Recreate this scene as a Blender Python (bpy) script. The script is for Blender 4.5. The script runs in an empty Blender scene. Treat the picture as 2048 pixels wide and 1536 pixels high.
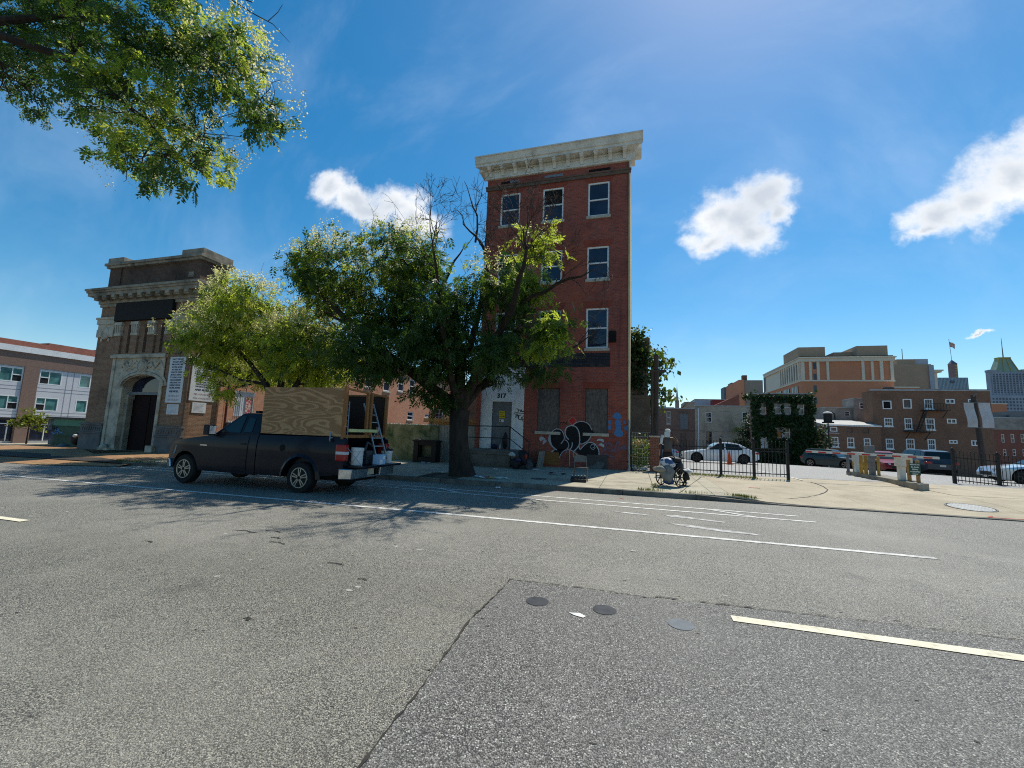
import bpy, bmesh, math, random
import numpy as np
from mathutils import Vector, Matrix, Quaternion
R = math.radians
rnd = random.Random(7)
nrg = np.random.default_rng(11)
scene = bpy.context.scene
COL = scene.collection

# ------------------------------------------------------------------ camera, sky, sun, exposure
cam_d = bpy.data.cameras.new('camera')
cam_d.sensor_width = 36.0
cam_d.lens = 835.0 / 2048.0 * 36.0
cam_d.clip_end = 3000.0
cam = bpy.data.objects.new('camera', cam_d)
COL.objects.link(cam)
yaw, pitch, roll = R(16.4), R(6.65), R(2.1)
fw = Vector((-math.sin(yaw) * math.cos(pitch), math.cos(yaw) * math.cos(pitch), math.sin(pitch)))
rt = Vector((math.cos(yaw), math.sin(yaw), 0.0))
up = rt.cross(fw)
rt2 = rt * math.cos(roll) + up * math.sin(roll)
up2 = up * math.cos(roll) - rt * math.sin(roll)
mw = Matrix((rt2, up2, -fw)).transposed().to_4x4()
mw.translation = Vector((0.0, 0.0, 1.62))
cam.matrix_world = mw
scene.camera = cam

SUN_EL = R(58.0)
SUN_AZ = math.atan2(0.306, 0.952)            # clockwise from +Y (towards +X)
sun_dir = Vector((math.sin(SUN_AZ) * math.cos(SUN_EL), math.cos(SUN_AZ) * math.cos(SUN_EL), math.sin(SUN_EL)))
sun_d = bpy.data.lights.new('sun', 'SUN')
sun_d.energy = 4.7
sun_d.angle = R(0.53)
sun_d.color = (1.0, 0.94, 0.82)
sun = bpy.data.objects.new('sun', sun_d)
COL.objects.link(sun)
sun.rotation_euler = (-sun_dir).to_track_quat('-Z', 'Y').to_euler()

vs = scene.view_settings
vs.view_transform = 'Standard'
vs.look = 'None'
vs.exposure = 0.18
vs.gamma = 1.0
vs.use_curve_mapping = False
scene.cycles.use_denoising = False
scene.cycles.filter_width = 1.1
scene.cycles.sample_clamp_indirect = 4.0
scene.cycles.max_bounces = 6
scene.cycles.transparent_max_bounces = 8

world = bpy.data.worlds.new('World')
scene.world = world
world.use_nodes = True


class NT:
    """small helper to wire shader nodes"""
    def __init__(s, tree):
        s.t = tree
        s.n = tree.nodes
        s.l = tree.links

    def new(s, typ, **kw):
        n = s.n.new(typ)
        for k, v in kw.items():
            setattr(n, k, v)
        return n

    def put(s, sock, v):
        if hasattr(v, 'is_output') or isinstance(v, bpy.types.NodeSocket):
            s.l.new(v, sock)
        else:
            sock.default_value = v

    def math(s, op, a, b=None, c=None, clamp=False):
        n = s.new('ShaderNodeMath', operation=op, use_clamp=clamp)
        s.put(n.inputs[0], a)
        if b is not None:
            s.put(n.inputs[1], b)
        if c is not None:
            s.put(n.inputs[2], c)
        return n.outputs[0]

    def vmath(s, op, a, b=None):
        n = s.new('ShaderNodeVectorMath', operation=op)
        s.put(n.inputs[0], a)
        if b is not None:
            s.put(n.inputs[1], b)
        return n.outputs['Value'] if op in ('DOT_PRODUCT', 'LENGTH') else n.outputs['Vector']

    def noise(s, vec, scale, detail=3.0, rough=0.5, dist=0.0, col=False):
        n = s.new('ShaderNodeTexNoise')
        if vec is not None:
            s.put(n.inputs['Vector'], vec)
        n.inputs['Scale'].default_value = scale
        n.inputs['Detail'].default_value = detail
        n.inputs['Roughness'].default_value = rough
        n.inputs['Distortion'].default_value = dist
        return n.outputs['Color' if col else 'Fac']

    def ramp(s, fac, stops, interp='LINEAR'):
        n = s.new('ShaderNodeValToRGB')
        s.put(n.inputs[0], fac)
        cr = n.color_ramp
        cr.interpolation = interp
        while len(cr.elements) < len(stops):
            cr.elements.new(0.5)
        for e, (p, c) in zip(cr.elements, stops):
            e.position = p
            e.color = (c[0], c[1], c[2], 1.0) if hasattr(c, '__len__') else (c, c, c, 1.0)
        return n.outputs[0]

    def mix(s, fac, a, b, mode='MIX'):
        n = s.new('ShaderNodeMix', data_type='RGBA', blend_type=mode)
        s.put(n.inputs[0], fac)
        for i, v in ((6, a), (7, b)):
            if hasattr(v, '__len__') and not isinstance(v, bpy.types.NodeSocket):
                v = (v[0], v[1], v[2], 1.0)
            s.put(n.inputs[i], v)
        return n.outputs[2]

    def maprange(s, v, a, b, c=0.0, d=1.0, smooth=True):
        n = s.new('ShaderNodeMapRange')
        n.interpolation_type = 'SMOOTHSTEP' if smooth else 'LINEAR'
        s.put(n.inputs[0], v)
        for i, x in ((1, a), (2, b), (3, c), (4, d)):
            n.inputs[i].default_value = x
        return n.outputs[0]


# sky: Nishita daylight with a few summer cumulus clouds and thin cirrus veils
w = NT(world.node_tree)
for n in list(w.n):
    w.n.remove(n)
wout = w.new('ShaderNodeOutputWorld')
bg = w.new('ShaderNodeBackground')
w.l.new(bg.outputs[0], wout.inputs[0])
SKY_STRENGTH = 0.10
bg.inputs['Strength'].default_value = SKY_STRENGTH
sky = w.new('ShaderNodeTexSky', sky_type='NISHITA', sun_disc=False)
sky.sun_elevation = SUN_EL
sky.sun_rotation = SUN_AZ
sky.altitude = 20.0
sky.air_density = 1.0
sky.dust_density = 0.28
sky.ozone_density = 1.2
hsv = w.new('ShaderNodeHueSaturation')
hsv.inputs['Hue'].default_value = 0.490
hsv.inputs['Saturation'].default_value = 1.45
hsv.inputs['Value'].default_value = 1.16
w.l.new(sky.outputs[0], hsv.inputs['Color'])
tc = w.new('ShaderNodeTexCoord')
dirv = tc.outputs['Generated']
sep = w.new('ShaderNodeSeparateXYZ')
w.l.new(dirv, sep.inputs[0])
yy = w.math('MAXIMUM', sep.outputs[1], 0.02)
front = w.maprange(sep.outputs[1], 0.05, 0.15)
comb = w.new('ShaderNodeCombineXYZ')
w.put(comb.inputs[0], w.math('DIVIDE', sep.outputs[0], yy))
w.put(comb.inputs[1], w.math('DIVIDE', sep.outputs[2], yy))
sp = comb.outputs[0]                               # direction projected on the plane y = 1
warp = w.vmath('SCALE', w.vmath('SUBTRACT', w.noise(sp, 9.0, 6.0, 0.62, col=True), (0.5, 0.5, 0.5)))
warp.node.inputs['Scale'].default_value = 0.10
spw = w.vmath('ADD', sp, warp)
CLOUDS = [  # centre (x/y, z/y), half axes, tilt in degrees
    (-0.904, 0.737, 0.086, 0.063, -8), (-0.818, 0.683, 0.127, 0.060, -28), (-0.669, 0.642, 0.138, 0.070, -14),
    (-0.608, 0.592, 0.136, 0.063, -24), (-0.769, 0.634, 0.119, 0.041, -25),
    (0.189, 0.514, 0.084, 0.073, 23), (0.281, 0.545, 0.076, 0.076, 5), (0.167, 0.456, 0.079, 0.040, 4),
    (0.249, 0.477, 0.080, 0.052, 8), (0.232, 0.507, 0.10, 0.078, 18), (0.310, 0.512, 0.042, 0.051, -7),
    (0.586, 0.462, 0.075, 0.056, 25), (0.655, 0.492, 0.085, 0.080, 33), (0.715, 0.530, 0.085, 0.098, 33),
    (0.775, 0.570, 0.09, 0.11, 33), (0.564, 0.432, 0.041, 0.025, 20),
    (0.641, 0.231, 0.022, 0.007, 13), (0.080, 0.088, 0.016, 0.004, 1),
]
dens = None
for cx, cz, a, b, t in CLOUDS:
    d = w.vmath('SUBTRACT', spw, (cx, cz, 0.0))
    c_, s_ = math.cos(R(t)), math.sin(R(t))
    u = w.vmath('DOT_PRODUCT', d, (c_ / a, s_ / a, 0.0))
    v = w.vmath('DOT_PRODUCT', d, (-s_ / b, c_ / b, 0.0))
    rr = w.math('SQRT', w.math('ADD', w.math('MULTIPLY', u, u), w.math('MULTIPLY', v, v)))
    e = w.math('SUBTRACT', 1.0, rr)
    dens = e if dens is None else w.math('SMOOTH_MAX', dens, e, 0.15)
fine = w.noise(sp, 11.0, 10.0, 0.66)
dens2 = w.math('ADD', dens, w.math('MULTIPLY', w.math('SUBTRACT', fine, 0.5), 1.3))
alpha = w.math('MULTIPLY', w.maprange(dens2, -0.06, 0.70), front)
core = w.maprange(w.math('ADD', dens, w.math('MULTIPLY', w.math('SUBTRACT', w.noise(sp, 5.5, 5.0, 0.55), 0.5), 1.5)), 0.28, 1.05)
K = 1.0 / SKY_STRENGTH
ccol = w.mix(core, (0.96 * K, 0.97 * K, 0.98 * K), (0.56 * K, 0.62 * K, 0.70 * K))
# thin cirrus, everywhere in the sky
mp = w.new('ShaderNodeMapping')
mp.inputs['Rotation'].default_value = (0.0, 0.0, R(-38))
mp.inputs['Scale'].default_value = (1.0, 3.2, 1.6)
w.l.new(dirv, mp.inputs[0])
cir = w.maprange(w.noise(mp.outputs[0], 2.2, 7.0, 0.6, 0.4), 0.42, 0.85)
skyc = w.mix(w.math('MULTIPLY', cir, 0.24), hsv.outputs[0], (0.62 * K, 0.76 * K, 0.95 * K))
final = w.mix(alpha, skyc, ccol)
w.l.new(final, bg.inputs['Color'])

# ------------------------------------------------------------------ helpers
def S(r, g, b):
    f = lambda c: (c / 255.0 / 12.92) if c <= 10 else ((c / 255.0 + 0.055) / 1.055) ** 2.4
    return (f(r), f(g), f(b))


class Fr:
    """a vertical facade plane: u along the wall, n outward"""
    def __init__(s, ox, oy, ux=1.0, uy=0.0):
        l = math.hypot(ux, uy)
        s.o = (ox, oy)
        s.u = (ux / l, uy / l)
        s.n = (uy / l, -ux / l)

    def p(s, u, z, d=0.0):
        return (s.o[0] + s.u[0] * u + s.n[0] * d, s.o[1] + s.u[1] * u + s.n[1] * d, z)


class MB:
    def __init__(s):
        s.v, s.f, s.m, s.s = [], [], [], []

    def add(s, vs, fs, mi=0, smooth=False):
        k = len(s.v)
        s.v.extend([tuple(p) for p in vs])
        for f in fs:
            s.f.append(tuple(i + k for i in f))
            s.m.append(mi)
            s.s.append(smooth)
        return s

    BF = [(0, 3, 2, 1), (4, 5, 6, 7), (0, 1, 5, 4), (1, 2, 6, 5), (2, 3, 7, 6), (3, 0, 4, 7)]

    def box(s, x0, y0, z0, x1, y1, z1, mi=0):
        return s.add([(x0, y0, z0), (x1, y0, z0), (x1, y1, z0), (x0, y1, z0), (x0, y0, z1), (x1, y0, z1), (x1, y1, z1), (x0, y1, z1)], s.BF, mi)

    def hexa(s, pts, mi=0):
        return s.add(pts, s.BF, mi)

    def fbox(s, F, u0, u1, z0, z1, d0, d1, mi=0):
        return s.add([F.p(u0, z0, d1), F.p(u1, z0, d1), F.p(u1, z0, d0), F.p(u0, z0, d0), F.p(u0, z1, d1), F.p(u1, z1, d1), F.p(u1, z1, d0), F.p(u0, z1, d0)], s.BF, mi)

    def fquad(s, F, u0, u1, z0, z1, d, mi=0):
        return s.add([F.p(u0, z0, d), F.p(u1, z0, d), F.p(u1, z1, d), F.p(u0, z1, d)], [(0, 1, 2, 3)], mi)

    def prism(s, pts, off, mi=0):
        """polygon pts (3D, planar) extruded by the vector off"""
        n = len(pts)
        q = [(p[0] + off[0], p[1] + off[1], p[2] + off[2]) for p in pts]
        fs = [tuple(range(n)), tuple(range(2 * n - 1, n - 1, -1))]
        fs += [(i, i + n, (i + 1) % n + n, (i + 1) % n) for i in range(n)]
        return s.add(list(pts) + q, fs, mi)

    def tube(s, pts, rad, n=6, mi=0, caps=True, smooth=True):
        pts = [Vector(p) for p in pts]
        if not hasattr(rad, '__len__'):
            rad = [rad] * len(pts)
        vs, fs = [], []
        prev = None
        for i, p in enumerate(pts):
            t = (pts[min(i + 1, len(pts) - 1)] - pts[max(i - 1, 0)])
            if t.length < 1e-9:
                t = Vector((0, 0, 1))
            t.normalize()
            if prev is None:
                a = t.orthogonal().normalized()
            else:
                a = prev - t * prev.dot(t)
                a = a.normalized() if a.length > 1e-6 else t.orthogonal().normalized()
            prev = a
            b = t.cross(a)
            for k in range(n):
                th = 2 * math.pi * k / n
                vs.append(tuple(p + (a * math.cos(th) + b * math.sin(th)) * rad[i]))
        for i in range(len(pts) - 1):
            for k in range(n):
                fs.append((i * n + k, i * n + (k + 1) % n, (i + 1) * n + (k + 1) % n, (i + 1) * n + k))
        s.add(vs, fs, mi, smooth)
        if caps:
            L = (len(pts) - 1) * n
            k0 = len(s.v) - len(vs)
            s.f += [tuple(k0 + i for i in range(n - 1, -1, -1)), tuple(k0 + L + i for i in range(n))]
            s.m += [mi, mi]
            s.s += [False, False]
        return s

    def bar(s, p0, p1, w, h=None, mi=0):
        """rectangular bar between two points (w sideways, h upwards)"""
        h = w if h is None else h
        p0, p1 = Vector(p0), Vector(p1)
        t = (p1 - p0).normalized()
        ref = Vector((0, 0, 1)) if abs(t.z) < 0.95 else Vector((1, 0, 0))
        a = t.cross(ref).normalized() * w / 2
        b = a.cross(t).normalized() * h / 2
        v = [p + x for p in (p0, p1) for x in (-a - b, a - b, a + b, -a + b)]
        return s.add(v, [(0, 1, 2, 3), (7, 6, 5, 4), (0, 4, 5, 1), (1, 5, 6, 2), (2, 6, 7, 3), (3, 7, 4, 0)], mi)

    def lathe(s, prof, n=16, c=(0, 0, 0), ax='Z', mi=0, smooth=True):
        vs, fs = [], []
        for r, h in prof:
            for k in range(n):
                th = 2 * math.pi * k / n
                a, b = r * math.cos(th), r * math.sin(th)
                p = {'Z': (a, b, h), 'Y': (a, h, b), 'X': (h, a, b)}[ax]
                vs.append((p[0] + c[0], p[1] + c[1], p[2] + c[2]))
        m = len(prof)
        for i in range(m - 1):
            for k in range(n):
                fs.append((i * n + k, i * n + (k + 1) % n, (i + 1) * n + (k + 1) % n, (i + 1) * n + k))
        s.add(vs, fs, mi, smooth)
        k0 = len(s.v) - len(vs)
        s.f += [tuple(k0 + i for i in range(n)), tuple(k0 + (m - 1) * n + i for i in range(n))]
        s.m += [mi, mi]
        s.s += [False, False]
        return s

    def ball(s, c, r, nu=10, nv=7, sc=(1, 1, 1), mi=0, jit=0.0):
        vs, fs = [], []
        for i in range(nv + 1):
            ph = math.pi * i / nv
            for k in range(nu):
                th = 2 * math.pi * k / nu
                q = r * (1 + jit * (rnd.random() - 0.5) * (0 if i in (0, nv) else 1))
                vs.append((c[0] + q * sc[0] * math.sin(ph) * math.cos(th), c[1] + q * sc[1] * math.sin(ph) * math.sin(th), c[2] + q * sc[2] * math.cos(ph)))
        for i in range(nv):
            for k in range(nu):
                fs.append((i * nu + k, (i + 1) * nu + k, (i + 1) * nu + (k + 1) % nu, i * nu + (k + 1) % nu))
        return s.add(vs, fs, mi, True)

    def torus(s, c, r, t, n=28, k=8, ax='Y', mi=0):
        pts = []
        for i in range(n):
            th = 2 * math.pi * i / n
            for j in range(k):
                ph = 2 * math.pi * j / k
                q = r + t * math.cos(ph)
                a, b, h = q * math.cos(th), q * math.sin(th), t * math.sin(ph)
                p = {'Z': (a, b, h), 'Y': (a, h, b), 'X': (h, a, b)}[ax]
                pts.append((p[0] + c[0], p[1] + c[1], p[2] + c[2]))
        fs = [(i * k + j, i * k + (j + 1) % k, ((i + 1) % n) * k + (j + 1) % k, ((i + 1) % n) * k + j) for i in range(n) for j in range(k)]
        return s.add(pts, fs, mi, True)

    def skin(s, xs, bot, top, yf, rows=7, cols=6, crown=0.03, sides=(-1, 1), deck=True, mi=0):
        """smooth vehicle shell: two flanks sampled at stations xs from bot(x) to top(x), a crowned deck and end caps"""
        n = len(xs)
        edge = {}
        for sg in sides:
            k0 = len(s.v)
            vs = [(x, sg * yf(x, bot(x) + (top(x) - bot(x)) * r / rows), bot(x) + (top(x) - bot(x)) * r / rows) for x in xs for r in range(rows + 1)]
            fs = []
            for i in range(n - 1):
                for r in range(rows):
                    q = (i * (rows + 1) + r, (i + 1) * (rows + 1) + r, (i + 1) * (rows + 1) + r + 1, i * (rows + 1) + r + 1)
                    fs.append(q if sg < 0 else q[::-1])
            s.add(vs, fs, mi, True)
            edge[sg] = k0
        if deck and len(sides) == 2:
            vs = []
            for x in xs:
                t = top(x)
                y = yf(x, t)
                for c in range(cols + 1):
                    f = 2 * c / cols - 1
                    vs.append((x, y * f, t + crown * (1 - f * f)))
            s.add(vs, [(i * (cols + 1) + c, (i + 1) * (cols + 1) + c, (i + 1) * (cols + 1) + c + 1, i * (cols + 1) + c + 1) for i in range(n - 1) for c in range(cols)], mi, True)
            for i in (0, n - 1):
                for r in range(rows):
                    a, b = edge[-1] + i * (rows + 1) + r, edge[1] + i * (rows + 1) + r
                    s.f.append((a, a + 1, b + 1, b) if i == 0 else (a, b, b + 1, a + 1))
                    s.m.append(mi)
                    s.s.append(True)
        return s

    def wall(s, F, u0, u1, z0, z1, ops=(), depth=0.15, mi=0, mir=None):
        """front skin of a wall with openings (u0,u1,z0,z1) and their reveals"""
        mir = mi if mir is None else mir
        us = sorted({u0, u1} | {min(max(x, u0), u1) for o in ops for x in o[:2]})
        zs = sorted({z0, z1} | {min(max(x, z0), z1) for o in ops for x in o[2:4]})
        for i in range(len(us) - 1):
            for j in range(len(zs) - 1):
                a, b = (us[i] + us[i + 1]) / 2, (zs[j] + zs[j + 1]) / 2
                if any(o[0] < a < o[1] and o[2] < b < o[3] for o in ops):
                    continue
                s.fquad(F, us[i], us[i + 1], zs[j], zs[j + 1], 0.0, mi)
        for o in ops:
            a, b, c, d = o[:4]
            for q in ([(a, c), (a, d)], [(b, d), (b, c)], [(a, d), (b, d)], [(b, c), (a, c)]):
                (p, r), (x, y) = q
                s.add([F.p(p, r, 0), F.p(x, y, 0), F.p(x, y, -depth), F.p(p, r, -depth)], [(0, 1, 2, 3)], mir)
        return s


def stations(a, b, arches, step=0.12):
    """x stations with extra samples round the wheel openings (centre, radius)"""
    xs = {a, b}
    x = a
    while x < b:
        xs.add(round(x, 4))
        x += step
    for c, r in arches:
        xs |= {round(c - r * math.cos(math.pi * k / 12), 4) for k in range(13)} | {round(c - r - 0.004, 4), round(c + r + 0.004, 4)}
    return sorted(v for v in xs if a <= v <= b)


def arch_bot(base, arches, wr):
    def f(x):
        z = base(x) if callable(base) else base
        for c, r in arches:
            if abs(x - c) < r:
                z = max(z, wr + math.sqrt(max(r * r - (x - c) ** 2, 0)))
        return z
    return f


def curve(pts):
    """piecewise smooth-ish interpolation through (x, z)"""
    def f(x):
        if x <= pts[0][0]:
            return pts[0][1]
        for (a, za), (b, zb) in zip(pts[:-1], pts[1:]):
            if x <= b:
                return za + (zb - za) * (x - a) / (b - a)
        return pts[-1][1]
    return f


def tag(o, label=None, cat=None, group=None, kind=None):
    for k, v in (('label', label), ('category', cat), ('group', group), ('kind', kind)):
        if v:
            o[k] = v
    return o


def wloc(o):
    p = Vector((0, 0, 0))
    while o is not None:
        p += o.location
        o = o.parent
    return p


def mesh(name, mb, mats):
    me = bpy.data.meshes.new(name)
    me.from_pydata(mb.v, [], mb.f)
    for m in (mats if isinstance(mats, (list, tuple)) else [mats]):
        me.materials.append(m)
    if any(mb.m):
        me.polygons.foreach_set('material_index', mb.m)
    me.polygons.foreach_set('use_smooth', mb.s)
    me.update()
    if any(mb.s):
        me.set_sharp_from_angle(angle=R(42))
    return me


def link(name, data, parent=None, loc=None):
    o = bpy.data.objects.new(name, data)
    COL.objects.link(o)
    if parent is not None:
        o.parent = parent
    if loc is not None:
        o.location = loc
    return o


def obj(name, mb, mats, parent=None, world=True, bevel=0.0, **props):
    """one mesh object; with world=True the mesh was given in world coordinates"""
    if parent is not None and world:
        w0 = wloc(parent)
        if w0.length > 0:
            mb.v = [(p[0] - w0.x, p[1] - w0.y, p[2] - w0.z) for p in mb.v]
    o = link(name, mesh(name, mb, mats), parent)
    if bevel:
        b = o.modifiers.new('bevel', 'BEVEL')
        b.width = bevel
        b.segments = 2
        b.limit_method = 'ANGLE'
        b.angle_limit = R(35)
    tag(o, props.get('label'), props.get('cat'), props.get('group'), props.get('kind'))
    return o


def thing(name, loc, label, cat, group=None, rz=0.0, kind=None):
    e = bpy.data.objects.new(name, None)
    e.empty_display_size = 0.2
    COL.objects.link(e)
    e.location = loc
    e.rotation_euler = (0, 0, rz)
    return tag(e, label, cat, group, kind)


def kids(o):
    return [c for c in bpy.data.objects if c.parent == o]


def copy_tree(o, loc=None, rz=None, label=None, parent=None, cache=None):
    c = o.copy()
    COL.objects.link(c)
    if parent is not None:
        c.parent = parent
    if loc is not None:
        c.location = loc
    if rz is not None:
        c.rotation_euler = (0, 0, rz)
    if label:
        c['label'] = label
    for ch in kids(o):
        copy_tree(ch, parent=c)
    return c


# ------------------------------------------------------------------ materials
MATS = {}


def base_mat(name):
    m = bpy.data.materials.new(name)
    m.use_nodes = True
    t = NT(m.node_tree)
    return m, t, t.n['Principled BSDF']


def M(name, c1, c2=None, sc=6.0, rough=0.8, bump=0.0, bsc=None, metal=0.0, spec=0.22, coat=0.0, det=4.0, obj_co=True, lo=0.35, hi=0.65, stretch=None, dirt=None):
    """noise-mottled surface: c1 to c2, optional bump and a second, larger scale stain (dirt = colour, scale, amount)"""
    if name in MATS:
        return MATS[name]
    m, t, b = base_mat(name)
    co = t.new('ShaderNodeTexCoord').outputs['Object'] if obj_co else t.new('ShaderNodeNewGeometry').outputs['Position']
    if stretch:
        mp = t.new('ShaderNodeMapping')
        mp.inputs['Scale'].default_value = stretch
        t.l.new(co, mp.inputs[0])
        co = mp.outputs[0]
    c2 = c2 or tuple(x * 0.75 for x in c1)
    col = t.ramp(t.noise(co, sc, det, 0.6), [(lo, c1), (hi, c2)])
    if dirt:
        col = t.mix(t.math('MULTIPLY', t.maprange(t.noise(co, dirt[1], 6.0, 0.65), 0.45, 0.72), dirt[2]), col, dirt[0])
    t.l.new(col, b.inputs['Base Color'])
    b.inputs['Roughness'].default_value = rough
    b.inputs['Metallic'].default_value = metal
    b.inputs['Specular IOR Level'].default_value = spec
    b.inputs['Coat Weight'].default_value = coat
    b.inputs['Coat Roughness'].default_value = 0.06
    if bump:
        bn = t.new('ShaderNodeBump')
        bn.inputs['Strength'].default_value = bump
        bn.inputs['Distance'].default_value = 0.02
        t.l.new(t.noise(co, bsc or sc * 6, 5.0, 0.6), bn.inputs['Height'])
        t.l.new(bn.outputs[0], b.inputs['Normal'])
    MATS[name] = m
    return m


def brick(name, c1, c2, mortar, dirt=(0.02, 0.018, 0.016), dirt_amt=0.35, bw=0.205, rh=0.068, ms=0.009, vert=False, stain=None, bump=0.6):
    """brickwork in world space: u = x + y along axis-aligned walls, v = z"""
    if name in MATS:
        return MATS[name]
    m, t, b = base_mat(name)
    g = t.new('ShaderNodeNewGeometry').outputs['Position']
    sx = t.new('ShaderNodeSeparateXYZ')
    t.l.new(g, sx.inputs[0])
    u = t.math('ADD', sx.outputs[0], sx.outputs[1])
    cb = t.new('ShaderNodeCombineXYZ')
    t.put(cb.inputs[1 if vert else 0], u)
    t.put(cb.inputs[0 if vert else 1], sx.outputs[2])
    br = t.new('ShaderNodeTexBrick')
    br.offset = 0.5
    t.l.new(cb.outputs[0], br.inputs['Vector'])
    br.inputs['Scale'].default_value = 1.0
    br.inputs['Brick Width'].default_value = bw
    br.inputs['Row Height'].default_value = rh
    br.inputs['Mortar Size'].default_value = ms
    br.inputs['Mortar Smooth'].default_value = 0.15
    br.inputs['Color1'].default_value = (*c1, 1)
    br.inputs['Color2'].default_value = (*c2, 1)
    br.inputs['Mortar'].default_value = (*mortar, 1)
    col = t.mix(t.math('MULTIPLY', t.maprange(t.noise(g, 0.55, 7.0, 0.65), 0.45, 0.75), dirt_amt), br.outputs['Color'], dirt)
    col = t.mix(t.math('MULTIPLY', t.math('SUBTRACT', t.noise(g, 3.5, 5.0, 0.7), 0.42, clamp=True), 0.9), col, tuple(x * 1.35 for x in c1))
    if stain:
        col = t.mix(t.math('MULTIPLY', t.maprange(t.noise(g, stain[1], 5.0, 0.6), 0.5, 0.66), stain[2]), col, stain[0])
    t.l.new(col, b.inputs['Base Color'])
    b.inputs['Roughness'].default_value = 0.9
    b.inputs['Specular IOR Level'].default_value = 0.2
    bn = t.new('ShaderNodeBump')
    bn.inputs['Strength'].default_value = bump
    bn.inputs['Distance'].default_value = 0.012
    t.l.new(t.math('ADD', t.math('MULTIPLY', br.outputs['Fac'], -1.0), t.math('MULTIPLY', t.noise(g, 40.0, 3.0), 0.35)), bn.inputs['Height'])
    t.l.new(bn.outputs[0], b.inputs['Normal'])
    MATS[name] = m
    return m


def glass_mat(name, c=(0.012, 0.018, 0.026), rough=0.03, spec=0.9, wav=0.25):
    if name in MATS:
        return MATS[name]
    m, t, b = base_mat(name)
    co = t.new('ShaderNodeTexCoord').outputs['Object']
    t.l.new(t.ramp(t.noise(co, 1.3, 3.0), [(0.35, c), (0.7, tuple(x * 2.2 for x in c))]), b.inputs['Base Color'])
    b.inputs['Roughness'].default_value = rough
    b.inputs['Specular IOR Level'].default_value = spec
    b.inputs['IOR'].default_value = 1.6
    bn = t.new('ShaderNodeBump')
    bn.inputs['Strength'].default_value = wav
    bn.inputs['Distance'].default_value = 0.01
    t.l.new(t.noise(co, 2.0, 2.0), bn.inputs['Height'])
    t.l.new(bn.outputs[0], b.inputs['Normal'])
    MATS[name] = m
    return m


def leaf_mat(name, c1, c2, trans=0.45, tcol=None):
    if name in MATS:
        return MATS[name]
    m, t, b = base_mat(name)
    at = t.new('ShaderNodeAttribute', attribute_name='tone')
    col = t.mix(at.outputs['Fac'], c1, c2)
    t.l.new(col, b.inputs['Base Color'])
    b.inputs['Roughness'].default_value = 0.5
    b.inputs['Specular IOR Level'].default_value = 0.35
    tr = t.new('ShaderNodeBsdfTranslucent')
    t.l.new(t.mix(0.5, col, tcol or (c2[0] * 2.2, c2[1] * 2.0, c2[2] * 0.8)), tr.inputs['Color'])
    ms = t.new('ShaderNodeMixShader')
    ms.inputs[0].default_value = trans
    t.l.new(b.outputs[0], ms.inputs[1])
    t.l.new(tr.outputs[0], ms.inputs[2])
    t.l.new(ms.outputs[0], t.n['Material Output'].inputs['Surface'])
    MATS[name] = m
    return m


def text(name, body, F, u, z, size, mat, parent=None, d=0.006, align='CENTER', ext=0.002, bold=0.0, sx=1.0):
    """flat lettering lying on a facade frame"""
    cu = bpy.data.curves.new(name, 'FONT')
    cu.body = body
    cu.size = size
    cu.align_x = align
    cu.align_y = 'CENTER'
    cu.extrude = ext
    cu.offset = bold
    cu.resolution_u = 2
    cu.materials.append(mat)
    tmp = bpy.data.objects.new(name, cu)
    me = bpy.data.meshes.new_from_object(tmp)
    bpy.data.objects.remove(tmp)
    bpy.data.curves.remove(cu)
    o = link(name, me, parent)
    p = Vector(F.p(u, z, d)) - (wloc(parent) if parent is not None else Vector())
    rot = Matrix(((F.u[0], F.u[1], 0), (0, 0, 1), (F.n[0], F.n[1], 0))).transposed()
    for v in me.vertices:
        v.co.x *= sx
        v.co = rot @ v.co + p
    return o


def overlay(m, col, sc, lo, hi, amt, stretch=None, det=6.0):
    """one more layer of wear on a material: noise-shaped stains in world space"""
    t = NT(m.node_tree)
    b = t.n['Principled BSDF']
    co = t.new('ShaderNodeNewGeometry').outputs['Position']
    if stretch:
        mp = t.new('ShaderNodeMapping')
        mp.inputs['Scale'].default_value = stretch
        t.l.new(co, mp.inputs[0])
        co = mp.outputs[0]
    old = b.inputs['Base Color'].links[0].from_socket
    f = t.math('MULTIPLY', t.maprange(t.noise(co, sc, det, 0.6), lo, hi), amt)
    t.l.new(t.mix(f, old, col), b.inputs['Base Color'])
    return m


# ------------------------------------------------------------------ ground height
SL = 0.0115


def sstep(a, b, x):
    t = min(max((x - a) / (b - a), 0.0), 1.0)
    return t * t * (3 - 2 * t)


def road_z(x):
    return SL * min(max(x, -31.0), 60.0) + 0.035 * min(max(x + 31.0, -42.0), 0.0)


def kerb_y(x):
    if x < -17.0:
        return 12.35 + 0.62 * sstep(-17, -19, x) * -1.0
    return 12.62 - 0.030 * (x + 7.5)


def walk_z(x, y):
    """top of the pavement"""
    k = kerb_y(x)
    full = 0.135 + 0.013 * (y - k)
    ramp = 0.02 + (full - 0.02) * sstep(k - 0.2, k + 2.6, y)
    f = sstep(2.6, 3.6, x) * (1 - sstep(19.0, 21.0, x))
    return road_z(x) + full * (1 - f) + ramp * f


def lot_z(x, y):
    z0 = road_z(x) + 0.22
    dr = 0.018 * (min(max(y, 19.0), 33.0) - 19.0) + 0.04 * (min(max(y, 33.0), 75.0) - 33.0)
    dr += 0.035 * (min(max(x, 12.0), 40.0) - 12.0) * sstep(19.5, 25.0, y)
    return z0 - dr


def ground_z(x, y):
    """the lie of the land under everything"""
    f = sstep(16.0, 19.0, y)
    return road_z(x) * (1 - f) + f * (lot_z(x, y) * sstep(-6, -1, x) + (1 - sstep(-6, -1, x)) * (road_z(x) + 0.12))

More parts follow.
